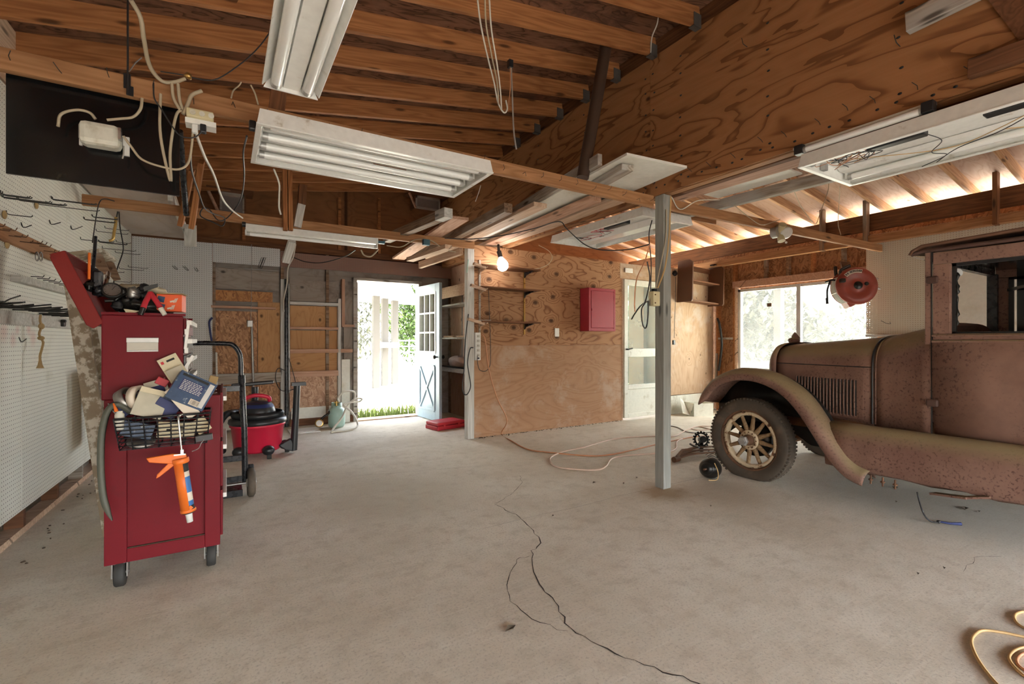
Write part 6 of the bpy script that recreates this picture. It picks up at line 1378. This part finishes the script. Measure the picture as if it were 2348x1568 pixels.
# louvre panel
lp_ = obj('louvre_panel', MB().add([V((hx(2.22,.003),2.22,.945)), V((hx(1.66,.003),1.66,.945)), V((hx(1.66,.003),1.66,.60)), V((hx(2.22,.003),2.22,.60))], [(0,1,2,3)]), RU, car, solid=.003)
for k in range(19):
    y = 2.185-k*.0262
    b = MB(); x = hx(y, .006)
    rows = []
    for j in range(7):
        f = j/6; z = .615+f*.285; d = .014*math.sin(PI*min(1, max(0, (f*1.0))))**.35 if 0 < f < 1 else 0
        rows.append([V((x+.002, y+.0125, z)), V((x-d*.55, y+.0085, z)), V((x-d*.55, y+.0045, z)), V((x+.001, y+.001, z))])
    b.grid(rows, True)
    lv = obj('louvre', b, RU, lp_)
    obj('slot', MB().add([V((x-.002, y+.001, .622)), V((x-.002, y-.0085, .622)), V((x-.002, y-.0085, .895)), V((x-.002, y+.001, .895))], [(0,1,2,3)]), m['ink'], lp_)
obj('hood_latch', MB().bar((hx(1.70,.012), 1.72, .545), (hx(1.64,.012), 1.66, .535), .012, .03), m['rusty'], hood)
# radiator shell and cap
rs = section(2.425, .41, 1.18, .52, .62, .94); rs2 = section(2.38, .413, 1.185, .52, .62, .94); rs0 = section(2.46, .375, 1.14, .54, .62, .92)
b = MB(); b.grid([rs2, rs, rs0])
obj('radiator_shell', b, RU, car, solid=.006)
b = MB(); n_ = len(rs0); b.add(rs0, [tuple(range(n_))]); obj('radiator_core', b, m['greasy'], car)
obj('radiator_cap', MB().lathe([(0,.085),(.012,.08),(.02,.055),(.045,.045),(.05,.03),(.045,.015),(.03,0)], (XC-.02, 2.43, 1.175), (0,0,1), 16).prism([(-.05,.04),(.0,.10),(.03,.06)], (XC-.03, 2.42, 1.18), (0,1,0), (0,0,1), (.02,0,0)), RU, car)
# cowl: widens from the hood to the cab
cs = []
for k in range(7):
    f = k/6; e = f*(.55+.45*f); y = 1.572-f*.36
    cs.append(section(y, .535+.131*e, 1.238+.09*f, .565, .62-.12*e, .94+.08*e))
b = MB(); b.grid(cs); obj('cowl', b, RU, car, solid=.004)
# cab
HW = .668; CYF, CYB = 1.245, -.62
def side(sgn):
    X = XC+sgn*HW
    d = -sgn
    return X, d
bz, belt, wz0, wz1, rz = .60, 1.205, 1.245, 1.70, 1.79
for sgn in (-1, 1):
    X, d = side(sgn)
    nm = 'body_side'
    b = MB()
    def pl_(y0, y1, z0, z1, bulge=0, th=.03):
        x0, x1 = sorted((X, X+d*th)); return b.b2((x0-bulge*(sgn < 0), y0, z0), (x1+bulge*(sgn > 0), y1, z1))
    pl_(1.212, CYF, belt-.03, rz)                       # front pillar
    pl_(CYB, .12, bz-.02, rz)                           # rear quarter
    obj('pillar', b, RU, car, bevel=.006)
    b = MB()
    # curved lower door skin
    rows = []
    for z, off in ((bz-.035, .055), (bz+.04, .035), (bz+.14, .014), (bz+.28, .0), (belt-.06, .0), (belt-.02, 0), (belt, 0)):
        rows.append([V((X+d*off, y, z)) for y in (1.203, .9, .6, .13)])
    b.grid(rows)
    dsk = obj('door', b, RU, car, solid=.02)
    b = MB()
    x0, x1 = sorted((X-sgn*-.0, X+d*.035))
    b.b2((x0, .13, belt), (x1, 1.203, wz0)); b.b2((x0, .13, wz1), (x1, 1.203, rz-.01)); b.b2((x0, 1.115, wz0), (x1, 1.203, wz1)); b.b2((x0, .13, wz0), (x1, .22, wz1))
    obj('door_frame', b, RU, dsk, bevel=.004)
    xo = X-d*.006
    obj('belt_moulding', MB().tube([V((xo, CYB, belt-.01)), V((xo, 1.205, belt-.01))], .009, 6).tube([V((xo, CYB, belt+.028)), V((xo, 1.205, belt+.028))], .006, 6), RU, dsk)
    obj('window_channel', MB().b2((min(X+d*.036,X+d*.05), .22, wz0-.01), (max(X+d*.036,X+d*.05), 1.125, wz0+.012)).b2((min(X+d*.036,X+d*.05), 1.095, wz0), (max(X+d*.036,X+d*.05), 1.125, wz1)).b2((min(X+d*.036,X+d*.05), .22, wz1-.02), (max(X+d*.036,X+d*.05), 1.125, wz1)), m['black'], dsk)
    for z in (1.60, .79): obj('hinge', MB().b2((min(X, X-d*.022), 1.17, z-.024), (max(X, X-d*.022), 1.235, z+.024)), m['hinge_brown'], dsk, bevel=.010)
    if sgn < 0:
        b = MB()
        rf_ = random.Random(6); zs = [1.64-.018*k for k in range(20)]; b.tube([(X+.045, 1.096-rf_.uniform(0,.006), z) for z in zs], [rf_.choice((.003,.005,.008,.013)) for z in zs], 6)
        obj('channel_felt', b, m['greasy'], dsk)
    b = MB(); b.b2((min(X, X+d*.25), CYB, .50), (max(X, X+d*.25), 1.22, .565)); obj('sill', b, m['rusty'], car)
# door gap lines
obj('door_gap', MB().bar((XC-HW-.0015, 1.2075, bz-.03), (XC-HW-.0015, 1.2075, rz), .004, .006), m['ink'], car)
# windscreen header, right pillars, inside
obj('windscreen_frame', MB().b2((XC-HW+.03, CYF-.04, wz1+.02), (XC+HW-.03, CYF, rz)).b2((XC-HW+.03, CYF-.05, wz0-.05), (XC+HW-.03, CYF-.01, wz0-.01)).b2((XC+HW-.07, CYF-.06, wz0-.02), (XC+HW-.03, CYF, wz1+.03)), m['black_metal'], car)
obj('wiper_motor', MB().cyl((XC-.42, CYF-.10, 1.66), (XC-.36, CYF-.05, 1.66), .028, 12), m['galv'], car)
obj('visor_rod', MB().bar((XC+HW-.05, 1.12, 1.60), (XC+.1, .6, 1.66), .03, .02), m['greasy'], car)
obj('interior_trim', MB().b2((XC+HW-.05, CYB, .6), (XC+HW-.04, 1.08, rz)).b2((XC-HW+.05, CYB+.03, rz-.03), (XC+HW-.05, CYF-.06, rz-.015)), m['black_board'], car)
obj('body_panel', MB().b2((XC-HW, CYB-.02, .6), (XC+HW, CYB, rz)), RU, car)
b = MB()
for y, z, r in ((.35, .80, .5), (.1, 1.15, .5)): b.box((XC, y, z), (1.2, .5 if z < 1 else .16, .2 if z < 1 else .6))
obj('seat', b, m['olive'], car, bevel=.05)
obj('steering_wheel', MB().tube([V((XC-.32+.2*math.cos(k*PI/10), .86+.04*math.sin(k*PI/10), 1.13+.2*math.sin(k*PI/10)*.6)) for k in range(20)], .012, 8, closed=True), m['black'], car)
# roof with visor
rrows = []
for y, k in ((1.315, -.008), (1.30, .018), (1.25, .045), (.6, .075), (-.3, .075), (-.64, .03)):
    row = []
    for i in range(13):
        f = -1+2*i/12; row.append(V((XC+f*(HW+.035), y, rz-.006+k+(.028*(1-abs(f)**3)))))
    rrows.append(row)
b = MB(); b.grid(rrows); obj('roof', b, m['brown_plain'], car, solid=.018)
obj('drip_rail', MB().tube([V((XC-HW-.022, 1.31, rz-.01)), V((XC-HW-.02, 1.25, rz+.004)), V((XC-HW-.018, -.6, rz+.02))], .013, 8), m['hinge_brown'], car)
obj('visor_bracket', MB().bar((XC-HW+.01, 1.31, rz-.02), (XC-HW+.02, 1.25, rz-.05), .012, .006), m['chrome'], car)
# splash apron along the side
prof = [(.10, .565), (.0, .585), (-.06, .575), (-.105, .53), (-.125, .45), (-.13, .36), (-.115, .275), (-.10, .262)]
for sgn in (-1, 1):
    rows = []
    for k in range(16):
        y = 1.80-k*.155; row = []
        for j, (o, z) in enumerate(prof):
            jag = .008*math.sin(k*2.7+j) if j == len(prof)-1 else 0
            row.append(V((XC+sgn*(HW+.0-o if False else HW-o), y, z+jag-(.0 if y < 1.5 else 0))))
        rows.append(row)
    b = MB(); b.grid(rows); obj('running_apron', b, RU, car, solid=.004)
# front fenders
path = [(2.86,.60),(2.82,.69),(2.74,.79),(2.64,.862),(2.52,.905),(2.40,.917),(2.28,.905),(2.16,.868),(2.05,.805),(1.96,.722),(1.88,.62),(1.81,.515),(1.745,.415),(1.675,.325),(1.60,.262),(1.52,.238)]
sp = spline([V((0,)+p) for p in path], 3)
sec = [(-.0, -.058), (-.012, -.05), (-.014, -.01), (0, .012), (.03, .034), (.08, .046), (.15, .042), (.22, .018), (.30, -.03)]
for sgn in (-1, 1):
    rows = []; n = len(sp)
    for i, p in enumerate(sp):
        tn = (sp[min(i+1,n-1)]-sp[max(i-1,0)]).normalized(); nr = V((0, tn.z, -tn.y))
        if nr.z < 0 and i < n*.8: nr = -nr
        nr = V((0, -tn.z, tn.y)); nr = -nr if i >= 0 and (nr.z < 0) else nr
        f = i/(n-1); wd = 1.0 if f < .6 else 1.0-.35*(f-.6)/.4; lipk = 1 if f > .06 else f/.06
        xo = XC+sgn*(.845)
        if f > .82: nr = (nr*(1)+V((0,0,0))).normalized()
        rows.append([V((xo-sgn*a_*wd, p.y, p.z))+nr*(h_*(lipk if h_ < 0 else 1)) for a_, h_ in sec])
    b = MB(); b.grid(rows); obj('fender', b, RU, car, solid=.004)
    b = MB(); b.grid([[V((XC+sgn*.54, p.y, max(.34, p.z-.45))), V((XC+sgn*.545, p.y, p.z+.0))] for p in sp[:int(n*.75)]]); obj('inner_fender', b, m['greasy'], car, solid=.004)
    # underside brace and hood apron
    b = MB(); b.grid([[V((XC+sgn*.40, y, .60)), V((XC+sgn*.52, y, .57)), V((XC+sgn*.62, y, .50-.0*y))] for y in (2.3, 2.0, 1.8, 1.6)]); obj('hood_apron', b, m['rusty'], car, solid=.004)
for y in (1.50, 1.43, 1.36): obj('apron_bolt', MB().cyl((XC-.80, y, .262), (XC-.80, y, .20), .006, 8).cyl((XC-.80, y, .235), (XC-.80, y, .225), .014, 6), m['rusty'], car)
obj('loose_bracket', MB().bar((XC-.74, 1.18, .212), (XC-.80, .99, .245), .06, .012).bar((XC-.795, 1.0, .245), (XC-.79, .90, .275), .05, .012), RU, car)
# frame rails, axle, springs
for sx in (-.36, .36):
    obj('frame_rail', MB().b2((XC+sx-.03, -.6, .40), (XC+sx+.03, 2.75, .52)), m['rusty'], car)
    obj('leaf_spring', MB().tube(spline([V((XC+sx, 2.85, .42)), V((XC+sx, 2.42, .335)), V((XC+sx, 1.95, .42))], 5), .028, 6), m['rusty'], car)
obj('axle', MB().tube(spline([V((XC-.66,2.43,.35)), V((XC-.5,2.43,.33)), V((XC-.35,2.43,.27)), V((XC+.35,2.43,.27)), V((XC+.5,2.43,.33)), V((XC+.66,2.43,.35))], 4), .03, 8), m['rusty'], car)
obj('engine_block', MB().b2((XC-.2, 1.65, .30), (XC+.2, 2.35, .95)), m['greasy'], car, bevel=.03)
# wheels
def wheel(sx):
    cx = XC+sx*.715; c = V((cx, 2.43, .333)); axv = V((sx, .0, .0))
    R = .368
    prof = [(.262,-.046),(.285,-.058),(.325,-.064),(.350,-.054),(.362,-.04),(R,-.015),(R,.015),(.362,.04),(.350,.054),(.325,.064),(.285,.058),(.262,.046)]
    b = MB(); b.lathe(prof, c, axv, 64)
    def flat(p):
        p = V(p); dz = .004-p.z
        if dz > 0:
            p.x += (p.x-cx)*dz*4; p.z = .004
        return tuple(p)
    b.v = [flat(p) for p in b.v]
    ty = obj('tire', b, m['rubber'], car)
    for s in (-1, 1):
        b = MB()
        for k in range(72):
            a_ = 2*PI*k/72; co, si = math.cos(a_), math.sin(a_)
            if c.z+si*R < .02: continue
            b.box(c+V((s*.036*1.0, 0, 0))+V((0, co*(.3575), si*(.3575))), (.036, .016, .018), Matrix.Rotation(a_, 3, 'X'))
        obj('tread', b, m['rubber'], ty)
    obj('rim', MB().lathe([(.268,-.04),(.262,-.046),(.248,-.036),(.244,0),(.248,.036),(.262,.046),(.268,.04)], c, axv, 48), m['rusty'], car)
    fe = obj('felloe', MB().lathe([(.212,-.02),(.246,-.022),(.246,.022),(.240,.034),(.216,.032),(.212,.02),(.212,-.02)], c, axv, 48), m['cream_rust'], car)
    for k in range(6):
        a_ = k*PI/3+.35; obj('rim_bolt', MB().cyl(c+V((sx*.03, math.cos(a_)*.243, math.sin(a_)*.243)), c+V((sx*.052, math.cos(a_)*.243, math.sin(a_)*.243)), .011, 6), m['rusty'], fe)
    for k in range(12):
        a_ = k*PI/6+.12; d = V((0, math.cos(a_), math.sin(a_)))
        obj('spoke', MB().tube([c+d*.05, c+d*.09, c+d*.15, c+d*.205, c+d*.216], [.020,.022,.017,.0155,.019], 10), m['spoke'], car)
    fg = obj('hub_flange', MB().lathe([(.0,.022),(.082,.022),(.086,.027),(.084,.034),(.05,.036),(.046,.03),(0,.03)], c, axv, 32), m['cream_rust'], car)
    b = MB()
    for k in range(12):
        a_ = k*PI/6; o = V((sx*.036, math.cos(a_)*.067, math.sin(a_)*.067)); b.sphere(c+o, (.007,.007,.007), 8, 6)
    obj('flange_bolts', b, m['rusty'], fg)
    hb_ = obj('hub', MB().lathe([(.048,.02),(.046,.055),(.040,.06),(.040,.095),(.036,.10)], c, axv, 24), m['rusty'], car)
    obj('hub_cap', MB().lathe([(.042,.10),(.044,.105),(.044,.12),(.036,.128),(.036,.14)], c, axv, 6, False).lathe([(0,.142),(.03,.142),(.036,.135)], c, axv, 6, False), m['galv'], hb_)
    obj('brake_drum', MB().lathe([(0,-.05),(.15,-.05),(.155,-.1),(0,-.1)], c, axv, 30), m['greasy'], car)
wheel(-1); wheel(1)
# ================================================================== THINGS ON THE FLOOR
def fw(pts, r, mat, label, cat='cord', name='extension_cord', k=7): return wire(name, [V(p) if len(p) == 3 and isinstance(p[2], float) and p[2] > 3 else (fl(p[0], p[1], r) if len(p) == 2 else aY(*p)) for p in pts], r, m[mat], label, cat, k=k)
pA = [V((2.70,5.13,1.28)), V((2.735,5.11,1.20)), V((2.78,5.10,.85)), V((2.87,5.06,.5)), V((2.98,5.0,.22))]
wire('extension_cord', pA+[fl(u,v,.008) for u,v in ((1150,995),(1175,1012),(1210,1030),(1260,1037),(1350,1045),(1400,1042),(1440,1034),(1495,1021),(1545,1010),(1580,1003),(1605,1000))], .0075, m['orange_cord'], 'orange extension cord running from the power strip across the floor', 'cord')
fw([(1632,985),(1600,978),(1570,988),(1545,1000),(1500,1000),(1440,1003),(1400,1008),(1340,1025),(1290,1036),(1265,1047),(1262,1058),(1275,1070),(1320,1076),(1370,1077),(1390,1068),(1402,1052),(1430,1045),(1495,1040),(1530,1037),(1550,1028),(1553,1012),(1580,1002),(1632,998)], .008, 'pink_cord', 'pale cord making one long loop between post and partition')
fw([(1535,976),(1555,980),(1570,988),(1590,992),(1632,991)], .007, 'old_grey', 'grey cord curving behind the grey post towards the car wheel')
fw([(1632,977),(1600,977),(1585,982),(1600,986),(1632,984)], .006, 'pink_cord', 'small loop of pale cord near the dirty white box')
for pts, lab in (([(2420,1475),(2348,1460),(2300,1450),(2255,1445),(2234,1456),(2228,1475),(2240,1507),(2262,1540),(2290,1572),(2320,1600)], 'large'), ([(2420,1480),(2365,1482),(2335,1487),(2317,1500),(2316,1515),(2335,1538),(2360,1556),(2420,1580)], 'middle'), ([(2420,1405),(2355,1402),(2332,1406),(2326,1416),(2334,1430),(2360,1445),(2420,1465)], 'small upper')):
    fw(pts, .0055, 'tan_cord', '%s tan cord loop at the edge of the floor near the viewer' % lab)
fw([(2400,1500),(2360,1495),(2338,1503),(2332,1518),(2348,1535),(2400,1560)], .005, 'orange_cord', 'inner copper coloured loop nested in the middle tan loop')
# old headlamp shell
hp_ = fl(1645, 1100, 0)+V((.0,.07,.085)); hl = thing('headlamp_shell', 'dusty black round headlamp shell lying before the car wheel', 'headlamp', (hp_.x, hp_.y, 0))
hax = V((-.86, -.28, .12)).normalized()
obj('shell', MB().lathe([(0,-.105),(.04,-.10),(.07,-.08),(.086,-.04),(.088,0),(.080,.05),(.06,.085),(.045,.10),(.02,.108),(0,.108)], hp_, hax, 30), m['greasy'], hl)
obj('collar', MB().lathe([(.055,.088),(.05,.105),(.03,.12),(.022,.12)], hp_, hax, 24), m['greasy'], hl)
obj('stud', MB().cyl(hp_+hax*.11, hp_+hax*.165, .008, 8), m['rusty'], hl)
obj('cable', MB().tube(spline([hp_+hax*.05+V((0,-.06,.06)), hp_+hax*.06+V((.01,-.09,-.01)), V((hp_.x-.02,hp_.y-.08,.008)), V((hp_.x-.09,hp_.y-.05,.006))], 5), .004, 6), m['tan_cord'], hl)
# suspension scrap
sc = V((4.25, 3.12, 0))
def strip(label, pts, w_, h_, mat='rusty'):
    b = MB(); sp = spline(pts, 5)
    for i in range(len(sp)-1): b.bar(sp[i], sp[i+1]+(sp[i+1]-sp[i])*.15, w_, h_)
    return tag(obj('spring_leaf', b, m[mat]), label, 'spring leaf', 'rusty spring leaves beside the car wheel')
for i, (dy, lab) in enumerate(((0,'front'),(.12,'middle'),(.24,'rear'))):
    strip('%s of the curved rusty spring leaves beside the car wheel' % lab, [fl(1548+i*8,1052-i*8,.03), fl(1575+i*8,1043-i*8,.05), fl(1610+i*6,1038-i*7,.06), fl(1660,1036-i*6,.04)], .045, .012)
tag(obj('roller', MB().cyl(fl(1545,1054,.03), fl(1556,1051,.03), .028, 14), m['rusty']), 'little rusty roller at the tip of the spring leaves', 'roller')
tag(obj('shackle', MB().tube([fl(1551,1048,.05), fl(1565,1032,.09), fl(1585,1030,.09)], .014, 8), m['rusty']), 'bent rusty shackle over the spring leaves', 'shackle')
gp = fl(1608, 1035, .0); gr = thing('gear_part', 'black toothed gear part on the scrap pile by the wheel', 'gear', gp)
gn = V((-.6,-.7,.2)).normalized(); gc = gp+V((0,0,.13)); GM = frame(gn)
obj('hub', MB().cyl(gc-gn*.01, gc+gn*.10, .035, 14), m['greasy'], gr)
b = MB(); b.lathe([(.06,-.012),(.075,-.012),(.075,.012),(.06,.012),(.06,-.012)], gc, gn, 24)
for k in range(16): a_ = k*PI/8; b.box(gc+GM @ V((0,.08*math.cos(a_),.08*math.sin(a_))), (.02,.018,.018), GM @ Matrix.Rotation(a_, 3, 'X'))
for k in range(3): a_ = k*2*PI/3; b.bar(gc, gc+GM @ V((0,.065*math.cos(a_),.065*math.sin(a_))), .015, .015)
obj('toothed_ring', b, m['greasy'], gr)
obj('stand', MB().bar(gp+V((0,0,.0)), gc, .03, .03), m['greasy'], gr)
wire('wrench', [fl(1583,1018,.10), fl(1590,1022,.10), fl(1603,1026,.11)], .012, m['greasy'], 'black bent wrench beside the gear part', 'wrench')
for i in range(5): wire('wire', [fl(1615+i*3,1040+i*3,.03), fl(1635,1030+i*5,.06), fl(1645+i*2,1045+i*3,.02)], .003, m['hook'], '%s loose wire tangled by the scrap pile' % ords[i], 'wire', group='loose wires by the scrap pile')
# dangling wire under the car
du = thing('dangling_wire', 'dark wire with blue taped end hanging from under the car', 'wire', fl(2150,1197,.0))
obj('wire', MB().tube(spline([aX(2103,1128,3.86), aX(2108,1150,3.84), aX(2118,1178,3.82), fl(2132,1194,.02), fl(2150,1198,.012)], 6), .0045, 6), m['black_cable'], du)
obj('knot', MB().sphere(fl(2152,1196,.012), (.012,.012,.01), 8, 6), m['black'], du)
obj('blue_end', MB().tube([fl(2155,1196,.012), fl(2178,1200,.01), fl(2203,1201,.008)], [.005,.007,.011], 8), m['dark_blue'], du)
for i, (u, v, s) in enumerate(((2212,1165,.04),(2052,1118,.035),(1170,1440,.03),(1362,1106,.02),(1460,1095,.015),(1430,1108,.012),(2055,1150,.012),(2245,1172,.012),(2105,1315,.010),(2165,1302,.010),(1268,1182,.010),(1630,1160,.009))):
    p = fl(u, v, .004); tag(obj('leaf_scrap', MB().add([p+V((-s,-.3*s,0)), p+V((.2*s,-.5*s,.004)), p+V((s,.2*s,.0)), p+V((-.1*s,.5*s,.006))], [(0,1,2,3)]), m['dirt'], solid=.003), '%s' % ['dark oily flake under the car','small dark lump under the running board','flat dark smear of dirt before the long crack','leaf bit left of the grey post','second leaf bit left of the grey post','third tiny leaf bit left of the grey post','crumb on the floor under the car body','crumb beside the dark oily flake','pebble near the right edge of the floor','pebble just above another in the sunlit floor','crumb beside the upper part of the crack','crumb on the floor below the grey post'][i], 'debris')
b = MB(); rnd = random.Random(9)
for i in range(132):
    if i < 110: x = rnd.uniform(2.65, 5.05); p = V((x, 5.18-abs(rnd.gauss(0,.03)), .004))
    else: p = V((-.98+abs(rnd.gauss(0,.05)), rnd.uniform(3.3,6.5), .003))
    b.box(p, (rnd.uniform(.005,.022), rnd.uniform(.004,.012), .005), Matrix.Rotation(rnd.uniform(0,3), 3, 'Z'))
tag(obj('dirt_debris', b, m['dirt']), 'dark crumbs and litter swept along the foot of the partition', 'debris', kind='stuff')
# ================================================================== OUTSIDE
def leaves(name, blobs, n, size, mat, parent, seed):
    r = random.Random(seed); b = MB()
    for i in range(n):
        c, rad = r.choice(blobs); c = V(c)
        while True:
            d = V((r.uniform(-1,1), r.uniform(-1,1), r.uniform(-1,1)))
            if d.length <= 1: break
        p = c+V((d.x*rad[0], d.y*rad[1], d.z*rad[2])); s = size*r.uniform(.6,1.4)
        M3 = Matrix.Rotation(r.uniform(0,6.3), 3, 'Z') @ Matrix.Rotation(r.uniform(-1,1), 3, 'X')
        b.add([p+M3 @ V(q) for q in ((-s*.35,0,0),(0,-s,.0),(s*.35,0,0),(0,s,0))], [(0,1,2,3)])
    return obj(name, b, m[mat], parent)
def tree(name, label, base, h, blobs, n, size, mat, seed, r=.12, cat='tree', group=None):
    base = V(base); t_ = thing(name, label, cat, base, group)
    leaves('crown', blobs, int(n*3.0), size*.45, mat, t_, seed)
    obj('trunk', MB().tube(spline([base, base+V((.1*h*.2,0,h*.5)), base+V((0,.05,h))], 4), [r-.06*r*i for i in range(9)], 10), m['bark'], t_)
    return t_
# seen through the back door
bd = thing('outbuilding', 'white outbuilding with deep eave seen through the back door', 'building', (3.0, 13.0, 0))
e0, e1 = aY(818, 655, 11.0), aY(955, 690, 15.0)
obj('eave', MB().add([V((-4.0,11,3.3)),V((3.6,11,2.98)),V((5.6,15.5,2.72)),V((-4.0,15.5,3.3)),V((-4.0,11,2.55)),V((3.6,11,2.45)),V((5.6,15.5,2.42)),V((-4,15.5,2.55))], [(0,1,2,3),(4,7,6,5),(0,4,5,1),(1,5,6,2)]), m['siding'], bd)
obj('roof', MB().add([V((-4,10.9,3.35)),V((3.7,10.9,3.02)),V((3.0,16,4.3)),V((-4,16,4.6))], [(0,1,2,3)]), m['siding'], bd, solid=.05)
for u, y in ((862, 13.2), (882, 13.8), (905, 14.3)):
    p = aY(u, 780, y); obj('post', MB().b2((p.x-.09, y-.09, -.13), (p.x+.09, y+.09, 2.5)), m['house_post'], bd)
obj('rail', MB().b2((aY(862,760,13.6).x, 13.55, 1.0), (aY(905,760,14).x, 13.65, 1.15)), m['white_paint'], bd)
obj('wall', MB().b2((-6, 12.4, -.13), (2.3, 12.6, 2.5)), m['siding'], bd)
fg = thing('wire_gate', 'white barred gate beyond the outbuilding posts', 'gate', (5, 15, 0)); b = MB()
g0, g1 = aY(888, 800, 16.0), aY(948, 800, 16.0)
for k in range(7): b.bar((g0.x, 16, .0+k*.2), (g1.x+1, 16, .0+k*.2), .03, .03)
for k in range(6): x = g0.x+(g1.x+1-g0.x)*k/5; b.bar((x, 16, -.1), (x, 16, 1.25), .03, .03)
obj('bars', b, m['white_paint'], fg)
tree('leafy_tree', 'bright green bushy tree beyond the open back door', (7.4, 19.0, -.13), 5, [((7.2,19,1.6),(1.3,1.2,1.6)),((6.6,19,2.6),(1.5,1.2,1.5)),((7.8,19.5,3.6),(1.6,1.4,1.5))], 4200, .22, 'leaf', 3, .2)
tree('leafy_tree', 'taller pale tree crown above the white outbuilding', (4.6, 24.0, -.13), 7, [((4,24,4.6),(3.2,2,2.2)),((7,25,5.4),(3.0,2,2.4)),((1.5,25,5.4),(3.0,2,2.0)),((5,24,2.2),(4.2,1.5,2.0))], 5200, .34, 'leaf_far', 4, .25)
b = MB(); r = random.Random(8)
for i in range(2600):
    x = r.uniform(1.2, 4.2); y = 7.6+abs(r.gauss(0,.55)); h = r.uniform(.05,.16)*(1.4 if y < 8.2 else .8); a_ = r.uniform(0,6.3)
    d = V((math.cos(a_), math.sin(a_), 0))*.008; p = V((x,y,-.13)); b.add([p-d, p+d, p+V((r.uniform(-.04,.04), r.uniform(-.04,.04), h+.08))], [(0,1,2)])
tag(obj('grass', b, m['grass']), 'strip of green grass just outside the back door', 'grass', kind='stuff')
# seen through the window and the screen door
pb_ = thing('porch_roof', 'pale porch beam outside the window', 'porch', (9.4, 4, 2.2))
obj('beam', MB().b2((9.35, -1, 2.30), (9.5, 10, 2.62)), m['siding'], pb_)
obj('post', MB().b2((9.35, aX(1785,750,9.4).y-.07, -.13), (9.48, aX(1785,750,9.4).y+.07, 2.3)), m['house_post'], pb_)
tree('palm_tree', 'spiky palm clump outside the window, left pane', (13.0, 7.6, -.13), 2.6, [((13,7.8,1.9),(1.2,1.3,.9)),((13.4,7.0,1.0),(1.3,1.5,1.1))], 2600, .30, 'leaf_pale', 12, .14)
tree('shade_tree', 'grey trunked tree seen through the window', (15.0, 7.4, -.13), 4.5, [((15,7,4.2),(2.5,2.5,1.2)),((16,5.5,1.2),(2.2,2.2,1.3))], 3000, .22, 'leaf_pale', 13, .22)
for i, (x, y, h, lab) in enumerate(((17, 4.0, 1.7, 'hedge bush behind the right window pane'), (18, 8.5, 2.0, 'hedge bush behind the palm'), (19, 1.5, 2.2, 'hedge bush furthest to the side beyond the window'), (14.5, 10.5, 2.0, 'hedge bush seen above the screen door'))):
    tree('bush', 'pale overgrown '+lab, (x, y, -.13), h*.6, [((x,y,h*.5),(1.9,2.0,h*.55)),((x+.5,y+1,h*.35),(1.5,1.6,h*.5))], 2400, .2, 'leaf_pale', 20+i, .08, 'bush')
tree('bush', 'dark leafy bush glimpsed through the screen door glass', (9.6, 9.3, -.13), 1.6, [((9.6,9.3,1.2),(1.8,1.2,1.4)),((8.3,8.9,.8),(1.2,.9,1.0))], 2600, .22, 'leaf', 31, .08, 'bush')
# ================================================================== LIGHT, CAMERA
w = bpy.data.worlds.new('World'); S.world = w; w.use_nodes = True
t = w.node_tree; t.nodes.clear()
sky = t.nodes.new('ShaderNodeTexSky'); sky.sky_type = 'NISHITA'; sky.sun_disc = False
sky.sun_elevation = math.radians(58); sky.sun_rotation = math.radians(140); sky.air_density = 1.0; sky.dust_density = 2.5; sky.ozone_density = 1.0
bg = t.nodes.new('ShaderNodeBackground'); bg.inputs[1].default_value = SKY
ou = t.nodes.new('ShaderNodeOutputWorld'); hs_ = t.nodes.new('ShaderNodeHueSaturation'); hs_.inputs['Saturation'].default_value = .35; t.links.new(sky.outputs[0], hs_.inputs['Color']); t.links.new(hs_.outputs[0], bg.inputs[0]); t.links.new(bg.outputs[0], ou.inputs[0])
L = bpy.data.lights.new('sun', 'SUN'); L.energy = SUN; L.angle = math.radians(1.0); L.color = (1, .96, .88)
lo = bpy.data.objects.new('sun', L); COL.objects.link(lo)
sd_ = V((.44, -.06, .90)).normalized(); lo.matrix_basis = T(0, 0, 20) @ (-sd_).to_track_quat('-Z', 'Y').to_matrix().to_4x4()
cam = bpy.data.cameras.new('camera'); co = bpy.data.objects.new('camera', cam); COL.objects.link(co)
cam.sensor_fit = 'HORIZONTAL'; cam.sensor_width = 36; cam.lens = 36*FX/2348; cam.shift_x = 0; cam.shift_y = (781-784)/2348*-1*-1
cam.clip_start = .02; cam.clip_end = 300
co.matrix_basis = T(CAM) @ Matrix((RGT, V((0,0,1)), -FWD)).transposed().to_4x4()
S.camera = co
S.view_settings.view_transform = 'Standard'; S.view_settings.look = 'None'; S.view_settings.exposure = EXPO; S.view_settings.gamma = 1
S.view_settings.use_curve_mapping = False
S.cycles.max_bounces = 10; S.cycles.diffuse_bounces = 6; S.cycles.transparent_max_bounces = 12
S.cycles.use_denoising = True
S.cycles.sample_clamp_indirect = 8
